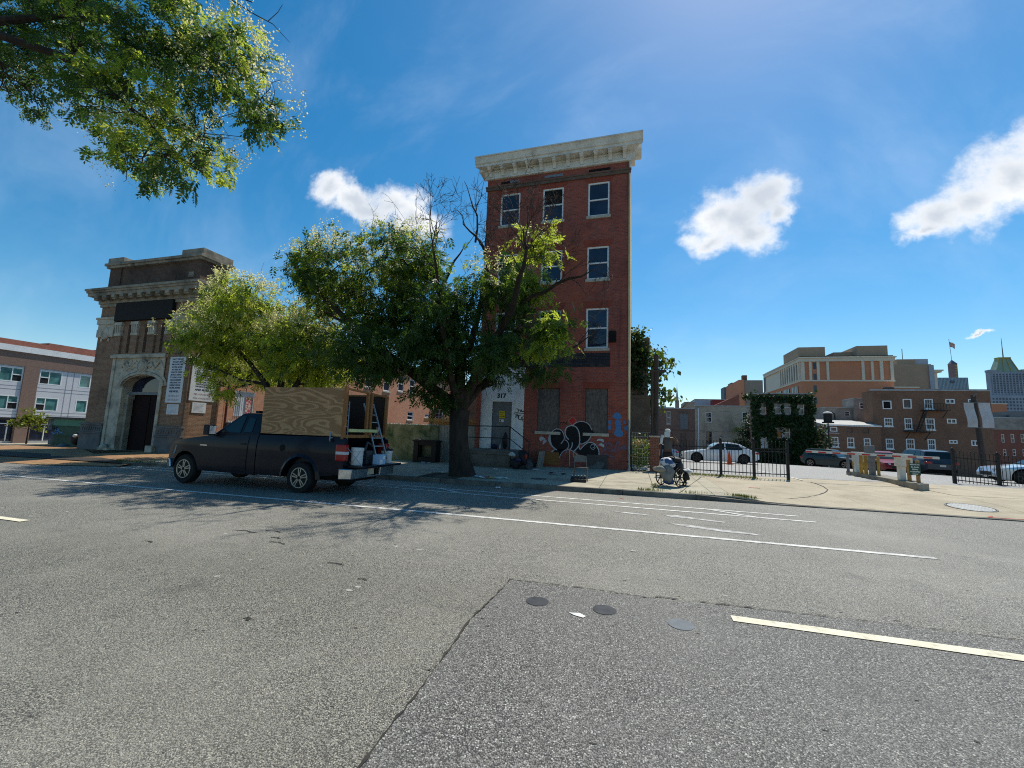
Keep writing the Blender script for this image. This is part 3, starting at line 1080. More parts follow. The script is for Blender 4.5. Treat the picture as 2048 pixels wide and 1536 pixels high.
# painted right party wall, a hair thicker than the brick behind it
obj('side_wall', MB().box(XR + 0.003, 18.66, -0.6, XR + 0.075, 33.6, ZT - 0.05), m_cream, red)
for i, (a, b) in enumerate(WX):
    for j, (c, d) in enumerate(WZ):
        window(red, FR, a, b, c, d, sill=m_sill, fw=0.075, rail=0.5 if j else 0.49, open_top=(i == 1 and j in (0, 2)), depth=0.09)
        pts = [FR.p(a - 0.10, d + 0.004, 0.004), FR.p(b + 0.10, d + 0.004, 0.004), FR.p(b + 0.22, d + 0.33, 0.004), FR.p(a - 0.22, d + 0.33, 0.004)]
        obj('lintel', MB().prism(pts, (0, 0.05, 0)), bm_redv, red)
for a, b in ((-4.25, -3.22), (-2.07, -1.10)):
    obj('window_board', MB().fbox(FR, a + 0.012, b - 0.012, 1.75, 3.69, -0.09, -0.055), m_osb, red)
    obj('sill', MB().fbox(FR, a - 0.09, b + 0.06, 1.60, 1.735, -0.12, 0.05), m_sill, red, bevel=0.01)
    obj('lintel', MB().prism([FR.p(a - 0.08, 3.704, 0.004), FR.p(b + 0.08, 3.704, 0.004), FR.p(b + 0.2, 4.0, 0.004), FR.p(a - 0.2, 4.0, 0.004)], (0, 0.05, 0)), bm_redv, red)
# belt course, slots, cornice
obj('belt_course', MB().fbox(FR, XL - 0.06, XR + 0.10, 13.72, 13.92, -0.02, 0.07).fbox(FR, XL - 0.08, XR + 0.12, 13.87, 13.93, -0.02, 0.10), m_brown, red)
for k, (a, b, gr) in enumerate(((-6.45, -5.5, 0.5), (-4.22, -3.3, 0.0), (-2.08, -1.08, 1.0))):
    obj('vent', MB().fbox(FR, a, b, 14.03, 14.15, 0.002, 0.008), m_dark, red)
    v = MB()
    if gr < 1:
        for z in (14.035, 14.075, 14.115):
            v.fbox(FR, a + (b - a) * gr, b, z, z + 0.026, 0.008, 0.03)
        obj('vent_louver', v, m_galv, red)
cprof = [(-0.05, 14.30), (0.10, 14.30), (0.10, 14.78), (0.52, 14.78), (0.52, 14.90), (0.58, 14.92), (0.66, 15.10), (0.70, 15.16), (0.74, 15.17), (0.74, 15.23), (-0.05, 15.30)]
cu0, cu1 = XL - 0.50, XR + 0.62
c = MB()
P0 = [FR.p(cu0 + (0.50 - min(0.5, d) if d < 0.5 else 0.0) * 0.95, z, d) for d, z in cprof]
P1 = [FR.p(cu1 - (0.55 - min(0.55, d) if d < 0.5 else 0.0) * 0.95, z, d) for d, z in cprof]
n = len(cprof)
c.add(P0 + P1, [(i, i + n, (i + 1) % n + n, (i + 1) % n) for i in range(n)] + [tuple(range(n)), tuple(range(2 * n - 1, n - 1, -1))])
# return along the right side and the left side
c.box(XR + 0.08, 18.62, 14.79, cu1 - 0.05, 19.4, 15.20)
c.box(XR + 0.08, 18.62, 14.42, XR + 0.28, 19.3, 14.79)
c.box(cu0 + 0.05, 18.62, 14.79, XL - 0.02, 19.4, 15.20)
obj('cornice', c, m_cornice, red)
for k in range(11):
    u = XL + 0.18 + k * (XR - XL - 0.36) / 10.0
    br = MB()
    pr = [(0.102, 14.40), (0.16, 14.40), (0.20, 14.52), (0.30, 14.60), (0.42, 14.63), (0.46, 14.68), (0.46, 14.775), (0.102, 14.775)]
    br.prism([FR.p(u - 0.075, z, d) for d, z in pr], (0.15, 0, 0))
    br.fbox(FR, u - 0.095, u + 0.095, 14.70, 14.778, 0.104, 0.485)
    obj('bracket', br, m_cornice, red)
obj('cornice_molding', MB().fbox(FR, XL + 0.02, XR - 0.02, 14.645, 14.69, 0.102, 0.15).fbox(FR, XL + 0.0, XR + 0.0, 14.31, 14.36, 0.102, 0.13), m_cornice, red)
# painted name board above the ground floor
m_band = brick('painted_band', (0.026, 0.026, 0.034), (0.018, 0.018, 0.024), (0.05, 0.05, 0.058), dirt=(0.05, 0.045, 0.04), stain=((0.09, 0.085, 0.08), 1.6, 0.5))
m_gold = M('faded_gold_paint', (0.20, 0.15, 0.05), (0.10, 0.08, 0.04), sc=20, rough=0.8)
band = obj('name_band', MB().fbox(FR, -6.95, -1.02, 4.67, 5.30, 0.003, 0.012), m_band, red)
text('band_lettering', 'HOUSE  OF  THE  AMERICA', FR, -3.45, 5.10, 0.22, m_gold, red, d=0.014)
m_fgrey = M('faded_grey_paint', (0.10, 0.10, 0.11), (0.06, 0.06, 0.07), sc=20, rough=0.8)
text('band_lettering', 'LODGE  No  1  IMPROVED  ORDER  1900', FR, -3.6, 4.80, 0.15, m_fgrey, red, d=0.014)
# white entrance surround with its door
sur = MB()
sur.wall(Fr(0, 18.7 - 0.035), -6.99, -4.89, 0.86, 4.58, [(-6.42, -5.46, 0.86, 3.05)], 0.12)
sur.fbox(FR, -7.02, -4.86, 4.583, 4.66, 0.004, 0.075)
for a, b in ((-6.99, -6.97), (-4.91, -4.89)):
    sur.add([FR.p(b if a < -6 else b, z, d) for z, d in ((0.86, 0.0), (4.58, 0.0), (4.58, 0.035), (0.86, 0.035))], [(0, 1, 2, 3)])
sur.fbox(FR, -5.42, -4.892, 3.06, 3.085, 0.036, 0.042)
sur.fbox(FR, -6.50, -5.38, 3.06, 3.12, 0.036, 0.055)
sur.fbox(FR, -6.98, -4.90, 4.10, 4.12, 0.036, 0.041)
sur.fbox(FR, -6.98, -4.90, 4.00, 4.012, 0.036, 0.041)
surround = obj('entrance_surround', sur, m_whitew, red)
text('house_number', '317', FR, -5.98, 3.32, 0.29, m_black, red, d=0.038, bold=0.012)
door = obj('door', MB().fbox(FR, -6.41, -5.47, 0.87, 3.04, -0.06, -0.02), m_door, red)
m_yellow = M('yellow_notice', (0.66, 0.50, 0.03), (0.55, 0.42, 0.03), sc=10, rough=0.6)
obj('notice', MB().fbox(FR, -6.08, -5.80, 2.28, 2.62, -0.018, -0.012), m_yellow, door)
for k, s in enumerate(('NOTICE', 'NO', 'TRESPASS')):
    text('notice_lettering', s, FR, -5.94, 2.54 - 0.09 * k, 0.065, m_black, door, d=-0.010)
obj('sticker', MB().fbox(FR, -6.08, -5.84, 2.10, 2.22, -0.018, -0.013), m_white, door)
obj('sticker_print', MB().fbox(FR, -6.05, -5.98, 2.12, 2.20, -0.012, -0.010), m_black, door)
text('wall_lettering', '317', FR, -6.72, 1.75, 0.12, m_fgrey, red, d=0.038)
obj('meter_box', MB().fbox(FR, -1.075, -0.76, 5.76, 6.27, 0.002, 0.12), m_dark, red, bevel=0.01)
obj('vent_cover', MB().fbox(FR, -4.20, -3.20, 0.28, 0.82, 0.002, 0.05), M('weathered_plywood', (0.30, 0.135, 0.045), (0.21, 0.09, 0.03), sc=5, rough=0.85, stretch=(1, 1, 6)), red)
obj('cement_patch', MB().fbox(FR, -1.98, -1.06, 0.2, 0.80, 0.002, 0.03), M('cement_patch', (0.10, 0.085, 0.078), (0.065, 0.058, 0.055), sc=6, rough=0.9, bump=0.3), red)
obj('downpipe', MB().tube([(XR + 0.06, 18.61, 0.25), (XR + 0.06, 18.61, 2.35)], 0.045, 8).box(XR + 0.01, 18.57, 0.2, XR + 0.12, 18.65, 0.3), m_galv, red)

# diamond plate
dia = MB().prism([FR.p(-2.63 + a, 2.24 + b, 0.004) for a, b in ((-0.2, 0), (0, -0.2), (0.2, 0), (0, 0.2))], (0, -0.006, 0), 1)
dia.prism([FR.p(-2.63 + a, 2.24 + b, 0.0115) for a, b in ((-0.175, 0), (0, -0.175), (0.175, 0), (0, 0.175))], (0, -0.003, 0), 0)
tag(obj('diamond_sign', dia, [M('sign_red', (0.50, 0.02, 0.02), (0.42, 0.02, 0.02), sc=4, rough=0.4), M('sign_pink', (0.62, 0.30, 0.25), rough=0.5)], None), 'small red diamond plate between the boarded windows', 'sign')

# graffiti painted on the brick: thin layers of paint, black fill with pale outline
m_gblack = M('graffiti_black', (0.010, 0.010, 0.012), (0.018, 0.017, 0.018), sc=6, rough=0.75)
m_gwhite = M('graffiti_silver', (0.50, 0.51, 0.55), (0.36, 0.36, 0.39), sc=9, rough=0.7)
m_gblue = M('graffiti_blue', (0.055, 0.19, 0.44), (0.10, 0.17, 0.30), sc=5, rough=0.8, lo=0.4, hi=0.7)
m_gfade = M('graffiti_faded', (0.26, 0.11, 0.10), (0.20, 0.075, 0.065), sc=7, rough=0.85)
m_gblue2 = M('graffiti_blue_faded', (0.12, 0.13, 0.22), (0.20, 0.08, 0.075), sc=5, rough=0.85)
graf = thing('graffiti', (-2.4, 18.69, 1.2), 'big black bubble letter graffiti with silver outline under boarded windows', 'graffiti')


def gz_(x, y):
    """tracing in the letter's own units (41 units = 1 m) to wall coordinates"""
    return (-5.4735 + x * 0.0027353 + y * 0.000105, 2.895 + x * 0.0000461 - y * 0.0028019)


def blob(name, pts, mat, d, parent=graf, sub=6, closed=True, th=0.003):
    P = [Vector((*gz_(*p), 0)) for p in pts]
    n = len(P)
    Q = []
    for i in range(n):
        p0, p1, p2, p3 = P[(i - 1) % n], P[i], P[(i + 1) % n], P[(i + 2) % n]
        for k in range(sub):
            t = k / sub
            Q.append(0.5 * ((2 * p1) + (p2 - p0) * t + (2 * p0 - 5 * p1 + 4 * p2 - p3) * t * t + (3 * p1 - p0 - 3 * p2 + p3) * t ** 3))
    return obj(name, MB().prism([FR.p(q.x, q.y, d) for q in Q], (0, -th, 0)), mat, parent), Q


def line(name, pts, wd, mat, d, parent=graf, sub=6, closed=False, th=0.003, F=FR, raw=False):
    P = [Vector((*(p if raw else gz_(*p)), 0)) for p in pts]
    n = len(P)
    Q = []
    for i in range(n if closed else n - 1):
        g = (lambda j: P[j % n]) if closed else (lambda j: P[min(max(j, 0), n - 1)])
        p0, p1, p2, p3 = g(i - 1), g(i), g(i + 1), g(i + 2)
        for k in range(sub):
            t = k / sub
            Q.append(0.5 * ((2 * p1) + (p2 - p0) * t + (2 * p0 - 5 * p1 + 4 * p2 - p3) * t * t + (3 * p1 - p0 - 3 * p2 + p3) * t ** 3))
    if not closed:
        Q.append(P[-1])
    m_ = len(Q)
    mb = MB()
    vs = []
    for i, q in enumerate(Q):
        a = Q[(i - 1) % m_] if closed else Q[max(i - 1, 0)]
        b = Q[(i + 1) % m_] if closed else Q[min(i + 1, m_ - 1)]
        t = (b - a)
        t = t.normalized() if t.length > 1e-9 else Vector((1, 0, 0))
        nn = Vector((-t.y, t.x, 0)) * wd / 2
        vs += [F.p(q.x + nn.x, q.y + nn.y, d), F.p(q.x - nn.x, q.y - nn.y, d)]
    k = m_ if closed else m_ - 1
    mb.add(vs, [(2 * i, 2 * ((i + 1) % m_), 2 * ((i + 1) % m_) + 1, 2 * i + 1) for i in range(k)])
    return obj(name, mb, mat, parent)


dl = 0.006
for nm, pts, lay in (
    ('paint_shadow', [(640, 480), (680, 440), (720, 460), (690, 560), (770, 715), (690, 670), (630, 580)], 0),
    ('paint_shadow', [(660, 830), (650, 790), (690, 725), (770, 710), (720, 780), (720, 840)], 0)):
    blob(nm, pts, m_gwhite, 0.004)
fills = [
    ('letter_fill', [(665, 500), (690, 430), (760, 385), (850, 410), (885, 480), (885, 540), (930, 570), (960, 640), (930, 700), (860, 720), (770, 715), (690, 640)], 0.007),
    ('letter_fill', [(690, 790), (730, 720), (850, 705), (900, 715), (840, 780), (790, 850), (700, 835)], 0.007),
    ('letter_fill', [(1050, 320), (1120, 280), (1200, 258), (1290, 300), (1340, 380), (1380, 450), (1320, 490), (1270, 570), (1180, 610), (1120, 600)], 0.007),
    ('letter_fill', [(925, 430), (940, 370), (1010, 335), (1080, 350), (1130, 430), (1140, 540), (1130, 620), (1080, 690), (1030, 725), (980, 700), (950, 600), (920, 520)], 0.011),
    ('letter_fill', [(1080, 720), (1130, 640), (1150, 690), (1200, 640), (1290, 590), (1370, 600), (1430, 690), (1440, 790), (1410, 870), (1330, 940), (1240, 900), (1180, 820)], 0.007)]
for nm, pts, d in fills:
    blob(nm, pts, m_gblack, d)
for pts, w_, d in (
    ([(770, 715), (690, 650), (650, 540), (680, 440), (760, 382), (850, 405), (890, 490), (885, 550), (835, 615)], 0.035, 0.016),
    ([(885, 545), (940, 575), (965, 640), (930, 700)], 0.03, 0.016),
    ([(965, 545), (925, 500), (905, 430), (935, 355), (1010, 325), (1090, 350), (1135, 440), (1140, 580), (1110, 660), (1035, 735)], 0.045, 0.0165),
    ([(1030, 320), (1110, 270), (1200, 258), (1290, 300), (1340, 390)], 0.03, 0.016),
    ([(1330, 480), (1270, 560), (1190, 605), (1130, 620), (1145, 695), (1190, 650), (1280, 585), (1370, 600), (1435, 690), (1440, 790), (1420, 860)], 0.04, 0.0175),
    ([(1020, 590), (1015, 650), (980, 700)], 0.04, 0.018), ([(795, 850), (840, 770), (900, 715), (980, 705), (1040, 735), (1100, 785)], 0.03, 0.018),
    ([(970, 710), (972, 820), (972, 960)], 0.028, 0.0185), ([(1035, 740), (1037, 820)], 0.024, 0.0185), ([(920, 710), (922, 750)], 0.024, 0.0185),
    ([(1390, 660), (1350, 690), (1315, 660), (1330, 615), (1370, 620), (1370, 655), (1345, 660)], 0.022, 0.018)):
    line('outline', pts, w_, m_gwhite, d)
for pts in ([(475, 540), (510, 505), (560, 530), (585, 550), (540, 560), (500, 585)], [(530, 610), (555, 565), (600, 575), (570, 610), (540, 635)],
            [(1410, 555), (1440, 525), (1515, 530), (1515, 575), (1470, 555)], [(1435, 620), (1480, 590), (1525, 620), (1515, 655), (1470, 630)],
            [(1085, 830), (1095, 790), (1140, 800), (1185, 785), (1195, 815), (1150, 825), (1100, 855)], [(1410, 865), (1450, 840), (1500, 865)]):
    blob('paint_cloud', pts, m_gwhite, 0.010)
blob('paint_cloud', [(1280, 960), (1380, 910), (1420, 870), (1510, 890), (1500, 950), (1420, 1000), (1330, 990)], M('graffiti_grey', (0.16, 0.155, 0.15), (0.10, 0.09, 0.085), sc=7, rough=0.8), 0.034)
g2 = thing('graffiti', (-0.7, 18.69, 2.1), 'sky blue spray painted figure of blots at the right corner of brick front', 'graffiti')
for pts in ([(1665, 170), (1720, 115), (1780, 130), (1805, 190), (1760, 215), (1700, 205)], [(1710, 250), (1760, 210), (1790, 260), (1790, 370), (1825, 430), (1800, 480), (1720, 480), (1680, 430), (1710, 360)],
            [(1840, 350), (1880, 310), (1920, 330), (1890, 385), (1850, 380)], [(1600, 250), (1640, 235), (1640, 290), (1610, 300)], [(1590, 340), (1630, 310), (1640, 360), (1610, 390)], [(1830, 260), (1860, 235), (1875, 270), (1850, 285)]):
    blob('paint_blot', pts, m_gblue, 0.004, parent=g2)
g3 = thing('graffiti', (-0.9, 18.69, 1.2), 'faded blue scrawl low on the brick at right of the bubble letters', 'graffiti')
for pts, w_ in (([(1500, 580), (1560, 610), (1530, 680), (1480, 740), (1560, 760), (1660, 800)], 0.06), ([(1580, 580), (1640, 620), (1600, 700), (1680, 690), (1720, 590), (1760, 560), (1740, 690)], 0.07), ([(1780, 690), (1790, 610), (1830, 690), (1840, 600), (1880, 680), (1895, 600)], 0.04), ([(1470, 770), (1540, 690), (1620, 660), (1700, 710), (1800, 650)], 0.05)):
    line('paint_stroke', pts, w_, m_gblue2, 0.005 + 0.001 * len(pts), parent=g3)
g4 = thing('graffiti', (-4.7, 18.69, 2.2), 'pale pink faded scrawl beside the white entrance', 'graffiti')
for pts, w_ in (([(250, 140), (310, 90), (420, 80)], 0.05), ([(340, 110), (350, 180), (390, 110)], 0.04), ([(300, 230), (290, 290), (340, 320), (400, 280), (410, 220), (350, 210), (330, 280)], 0.05)):
    line('paint_stroke', pts, w_, m_gfade, 0.005 + 0.001 * len(pts), parent=g4)
g5 = thing('graffiti', (-5.15, 18.66, 2.4), 'black tag scribbled on the white entrance wall', 'graffiti')
for pts in ([(85, 55), (130, 80), (110, 105), (150, 75), (160, 110), (180, 70), (170, 115)], [(200, 95), (190, 105), (200, 112), (212, 103), (200, 95)], [(35, 150), (70, 125), (140, 130), (215, 138)], [(80, 145), (70, 215)], [(105, 140), (90, 185), (120, 160), (110, 215)], [(170, 160), (125, 185), (130, 235), (180, 240)], [(185, 190), (165, 235), (215, 240)], [(200, 180), (185, 265)]):
    line('paint_stroke', pts, 0.030, m_black, 0.040 + 0.0006 * len(pts), parent=g5)
g6 = thing('graffiti', (-3.1, 18.69, 2.2), 'small dark illegible scribble left of the red diamond', 'graffiti')
line('paint_stroke', [(815, 320), (850, 270), (860, 310), (890, 265), (900, 310), (940, 270), (930, 310)], 0.02, m_gblack, 0.005, parent=g6)

# stoop with steps and pipe railing
m_stoop = M('stoop_concrete', (0.20, 0.175, 0.15), (0.13, 0.115, 0.10), sc=2, rough=0.9, bump=0.35, obj_co=False, dirt=((0.07, 0.062, 0.055), 1.0, 0.6))
zs = walk_z(-6, 17.5)
stoop = thing('stoop', (-6.1, 17.9, zs), 'brown concrete entrance stoop with steps and black pipe railing', 'stoop')
obj('landing', MB().box(-7.25, 17.25, zs - 0.2, -5.05, 18.662, 0.66).box(-7.30, 17.19, 0.662, -5.02, 18.662, 0.855), m_stoop, stoop, bevel=0.015)
for k in range(3):
    zt = 0.85 - 0.17 * (k + 1)
    obj('step', MB().box(-5.018 + 0.28 * k, 17.27, zs - 0.2, -5.018 + 0.28 * (k + 1) - 0.002, 18.66, zt), m_stoop, stoop, bevel=0.01)
rail = MB()
yr = 17.32
for x in (-7.15, -5.12):
    rail.tube([(x, yr, 0.85), (x, yr, 1.86)], 0.022, 8)
rail.tube([(-7.15, yr, 1.86), (-5.12, yr, 1.88), (-4.25, yr, 1.25), (-4.25, yr, 0.25)], 0.022, 8)
rail.tube([(-7.15, yr, 1.36), (-5.12, yr, 1.37), (-4.25, yr, 0.75)], 0.018, 8)
obj('railing', rail, m_black, stoop)

# ------------------------------------------------------------------ the old brick and limestone entrance building, left
bm_brown = brick('brown_brick', (0.27, 0.140, 0.084), (0.17, 0.090, 0.058), (0.34, 0.27, 0.19), dirt=(0.055, 0.040, 0.028), dirt_amt=0.6)
overlay(bm_brown, (0.05, 0.036, 0.028), 1.0, 0.55, 0.7, 0.5, (2.0, 2.0, 0.2))
bm_wing = brick('orange_brick', (0.58, 0.265, 0.15), (0.47, 0.20, 0.112), (0.46, 0.36, 0.27), dirt=(0.44, 0.14, 0.08), dirt_amt=0.55, stain=((0.50, 0.26, 0.165), 0.5, 0.4))
m_lime = M('weathered_limestone', (0.55, 0.48, 0.37), (0.40, 0.355, 0.28), sc=2.4, rough=0.9, bump=0.4, bsc=25, obj_co=False, dirt=((0.10, 0.09, 0.075), 1.3, 0.8))
m_limed = M('sooty_limestone', (0.36, 0.315, 0.245), (0.22, 0.195, 0.155), sc=2.4, rough=0.9, bump=0.4, bsc=25, obj_co=False, dirt=((0.04, 0.037, 0.033), 1.3, 0.6))
m_limec = M('clean_limestone', (0.56, 0.50, 0.40), (0.42, 0.375, 0.30), sc=2.4, rough=0.9, bump=0.3, bsc=25, obj_co=False, dirt=((0.16, 0.145, 0.12), 1.5, 0.6))
m_grey = M('grey_dado_paint', (0.17, 0.165, 0.16), (0.12, 0.118, 0.115), sc=2, rough=0.85, bump=0.2, obj_co=False, dirt=((0.06, 0.06, 0.06), 1.4, 0.5))
YA, AL, AR = 16.2, -30.1, -22.55
FA = Fr(0.0, YA)
hall = thing('market_hall', (-26.3, YA, -0.2), 'dark brick and limestone hall front with round arched doorway and parapet', 'building')
cx, hw, zs_ = -25.87, 1.52, 3.40      # arch centre, half width, spring line
rise = 0.62
arc = [(cx + hw * math.cos(R(t)), zs_ + rise * math.sin(R(t))) for t in range(0, 181, 12)]
mb = MB()
win_ops = [(-27.62, -27.08, 5.30, 6.92), (-26.30, -25.76, 5.30, 6.92), (-25.02, -24.48, 5.30, 6.92)]
mb.wall(FA, AL, AR, 5.02, 9.2, win_ops + [(-28.6, -24.15, 7.14, 8.2)], 0.25)
mb.wall(FA, AL, -28.42, -0.8, 5.02)
mb.wall(FA, -24.32, AR, -0.8, 5.02)
shell(mb, FA, AL, AR, -0.8, 9.2, 1.75, 0)
obj('wall', mb, bm_brown, hall)
# stone doorway block with the arched opening
F2 = Fr(0.0, YA - 0.03)
st = MB()
n = len(arc)
zb, zt = -0.5, 5.02
for i in range(n - 1):
    (a, b), (c, d) = arc[i], arc[i + 1]
    st.add([F2.p(c, d, 0), F2.p(a, b, 0), F2.p(a, zt, 0), F2.p(c, zt, 0)], [(0, 1, 2, 3)])
    st.add([F2.p(a, b, 0), F2.p(c, d, 0), F2.p(c, d, -0.75), F2.p(a, b, -0.75)], [(0, 1, 2, 3)], 0, True)
st.fquad(F2, -28.42, cx - hw, zb, zt, 0)
st.fquad(F2, cx + hw, -24.32, zb, zt, 0)
for u, sg in ((cx - hw, 1), (cx + hw, -1)):
    st.add([F2.p(u, zb, 0), F2.p(u, zs_, 0), F2.p(u, zs_, -0.75), F2.p(u, zb, -0.75)], [(0, 1, 2, 3)])
for (a, b) in ((-28.42, -28.20), (-24.54, -24.32)):
    st.fbox(FA, a, b, zb, 4.98, 0.031, 0.07)
st.fbox(FA, -28.50, -24.24, 4.985, 5.16, -0.02, 0.16)
st.fbox(FA, -28.46, -24.28, 5.161, 5.21, -0.02, 0.10)
portal = obj('doorway_surround', st, m_lime, hall)
for r0, r1, dd in ((0.05, 0.20, 0.10), (0.24, 0.36, 0.06)):
    am = MB()
    for i in range(n - 1):
        q = []
        for (a, b) in (arc[i], arc[i + 1]):
            v = Vector((a - cx, (b - zs_) * 1.6 + 0.25))
            v.normalize()
            q.append(((a + v.x * r0, b + v.y * r0), (a + v.x * r1, b + v.y * r1)))
        (p0, p1), (p2, p3) = q
        am.hexa([FA.p(*p2, dd + 0.03), FA.p(*p0, dd + 0.03), FA.p(*p0, 0.028), FA.p(*p2, 0.028), FA.p(*p3, dd), FA.p(*p1, dd), FA.p(*p1, 0.028), FA.p(*p3, 0.028)])
    obj('arch_molding', am, m_lime, portal)
# carved cartouche: shield, scrolls and foliage
cv = MB()
cv.ball(FA.p(-26.0, 4.52, 0.06), 0.34, 12, 8, (0.85, 0.35, 1.0))
cv.torus(FA.p(-26.0, 4.52, 0.08), 0.36, 0.06, 20, 6, 'Y')
for sg in (-1, 1):
    for a, b, r in ((0.55, 4.55, 0.16), (0.80, 4.42, 0.13), (1.02, 4.62, 0.12), (1.25, 4.40, 0.12), (0.62, 4.80, 0.10), (1.5, 4.56, 0.11), (0.95, 4.80, 0.09), (1.6, 4.80, 0.08), (1.35, 4.78, 0.08)):
        cv.ball(FA.p(-26.0 + sg * a, b, 0.03), r, 8, 6, (1.2, 0.5, 0.8), jit=0.4)
    cv.tube([FA.p(-26.0 + sg * (0.35 + 0.1 * i), 4.60 + 0.18 * math.sin(i * 0.8), 0.07) for i in range(14)], 0.045, 6)
obj('carved_cartouche', cv, m_lime, portal)
# door recess
obj('door', MB().fbox(F2, cx - hw, cx + 0.0, -0.4, 2.96, -0.55, -0.50).fbox(F2, cx + 0.004, cx + hw, -0.4, 2.96, -0.55, -0.50).fbox(F2, cx - 0.02, cx + 0.02, -0.4, 2.96, -0.50, -0.47), M('dark_red_door', (0.022, 0.008, 0.007), (0.012, 0.006, 0.006), sc=3, rough=0.9), hall)
obj('transom_bar', MB().fbox(F2, cx - hw, cx + hw, 2.965, 3.12, -0.54, -0.34), M('transom_paint', (0.20, 0.21, 0.22), (0.14, 0.15, 0.15), sc=3, rough=0.6), hall)
tm = MB()
tm.add([F2.p(a, b, -0.5) for a, b in arc] + [F2.p(cx - hw, 3.12, -0.5), F2.p(cx + hw, 3.12, -0.5)], [tuple(range(n + 2))])
obj('transom_pane', tm, m_glass, hall)
obj('door_column', MB().fbox(F2, cx - hw + 0.02, cx - hw + 0.26, -0.4, 2.70, -0.46, -0.2).fbox(F2, cx - hw + 0.0, cx - hw + 0.32, 2.702, 2.96, -0.48, -0.16), m_limed, hall)
# plinth blocks, painted dado, pilaster strips, carved bands
for a, b in ((AL - 0.12, -28.45), (-24.29, AR + 0.12)):
    obj('plinth', MB().fbox(FA, a, b, -0.8, 0.72, -0.03, 0.13).fbox(FA, a - 0.03, b + 0.03, 0.722, 0.80, -0.03, 0.17).fbox(FA, a + 0.0, b, 0.802, 1.20, -0.03, 0.11).fbox(FA, a - 0.03, b + 0.03, 1.202, 1.30, -0.03, 0.16), m_grey, hall, bevel=0.01)
    k = MB()
    for i in range(9):
        u = a + 0.18 + i * (b - a - 0.36) / 8
        k.prism([FA.p(u - 0.05, 0.90, 0.113), FA.p(u + 0.03, 0.90, 0.113), FA.p(u + 0.08, 1.10, 0.113), FA.p(u, 1.10, 0.113)], (0, -0.02, 0))
    obj('plinth_carving', k, m_grey, hall)
obj('scroll_foot', MB().fbox(FA, -28.3, -27.5, -0.6, 0.0, 0.032, 0.28).fbox(FA, -24.6, -24.1, -0.6, 0.25, 0.132, 0.3).ball(FA.p(-27.95, 0.02, 0.17), 0.2, 10, 7), m_lime, hall)
for a, b in ((AL, -28.72), (-24.05, AR)):
    c_ = (a + b) / 2
    pil = MB().fbox(FA, a - 0.03, b + 0.03, 7.0, 7.28, -0.02, 0.13).fbox(FA, a - 0.07, b + 0.07, 7.282, 7.40, -0.02, 0.18).fbox(FA, a, b, 6.70, 6.998, -0.02, 0.06)
    pil.fbox(FA, a - 0.0, a + 0.34, 6.25, 6.698, -0.02, 0.10).fbox(FA, b - 0.34, b, 6.25, 6.698, -0.02, 0.10)
    obj('pilaster_capital', pil, m_limec, hall)
    me_ = MB().ball(FA.p(c_, 6.48, 0.03), 0.36, 14, 9, (0.66, 0.3, 1.0))
    me_.torus(FA.p(c_, 6.48, 0.05), 0.30, 0.07, 22, 6, 'Y')
    for sg in (-1, 1):
        me_.ball(FA.p(c_ + sg * 0.26, 6.90, 0.04), 0.10, 8, 6, (1, 0.5, 1.2)).ball(FA.p(c_ + sg * 0.30, 6.10, 0.03), 0.08, 8, 6, (1, 0.5, 1.4))
    me_.ball(FA.p(c_, 6.96, 0.05), 0.13, 8, 6, (1.3, 0.5, 0.8))
    obj('oval_medallion', me_, m_limec, hall)
# colonnette windows
for a, b, c, d in win_ops:
    window(hall, FA, a, b, c, d, fm=M('dark_sash', (0.34, 0.36, 0.38), (0.25, 0.26, 0.28), sc=8, rough=0.6), depth=0.2, fw=0.05, rail=0.5)
for u in (-28.28, -26.95, -25.62, -24.32):
    obj('window_pier', MB().fbox(FA, u - 0.26, u + 0.26, 5.212, 6.28, -0.02, 0.10), bm_brown, hall)
    cp = MB().fbox(FA, u - 0.27, u + 0.27, 6.283, 6.42, -0.02, 0.13).fbox(FA, u - 0.24, u + 0.24, 6.422, 6.90, -0.02, 0.11).fbox(FA, u - 0.30, u + 0.30, 6.902, 7.06, -0.02, 0.16)
    for k in (-0.16, 0.0, 0.16):
        cp.tube([FA.p(u + k, 6.42, 0.11), FA.p(u + k * 1.15, 6.9, 0.14)], 0.045, 6)
    obj('pier_capital', cp, m_limec, hall)
obj('sign_board', MB().fbox(FA, -28.62, -24.14, 7.14, 8.19, -0.05, 0.20), M('board_black', (0.012, 0.011, 0.011), (0.02, 0.018, 0.017), sc=5, rough=0.8, bump=0.2), hall, bevel=0.02)


def ring_band(F, u0, u1, z0, z1, d, side):
    """a band of trim round the front and the right return"""
    return MB().fbox(F, u0 - d, u1 + d, z0, z1, -side, d)


co = MB()
for z0, z1, d in ((8.05, 8.22, 0.08), (8.222, 8.42, 0.14), (8.60, 8.78, 0.50), (8.782, 8.90, 0.56), (8.902, 9.02, 0.62), (8.422, 8.598, 0.30)):
    co.fbox(FA, AL - d, AR + d, z0, z1, -1.78, d)
obj('cornice', co, m_limed, hall)
for k in range(11):
    u = AL + 0.25 + k * (AR - AL - 0.5) / 10
    obj('modillion', MB().fbox(FA, u - 0.15, u + 0.15, 8.44, 8.595, 0.302, 0.52).fbox(FA, u - 0.12, u + 0.12, 8.36, 8.438, 0.142, 0.45), m_limed, hall)
for k in range(3):
    y = YA + 0.1 + k * 0.62
    obj('modillion', MB().box(AR + 0.302, y - 0.15, 8.44, AR + 0.52, y + 0.15, 8.595), m_limed, hall)
pa = MB()
pa.fbox(FA, AL + 0.08, AR - 0.08, 9.022, 9.32, -1.7, 0.02, 1)
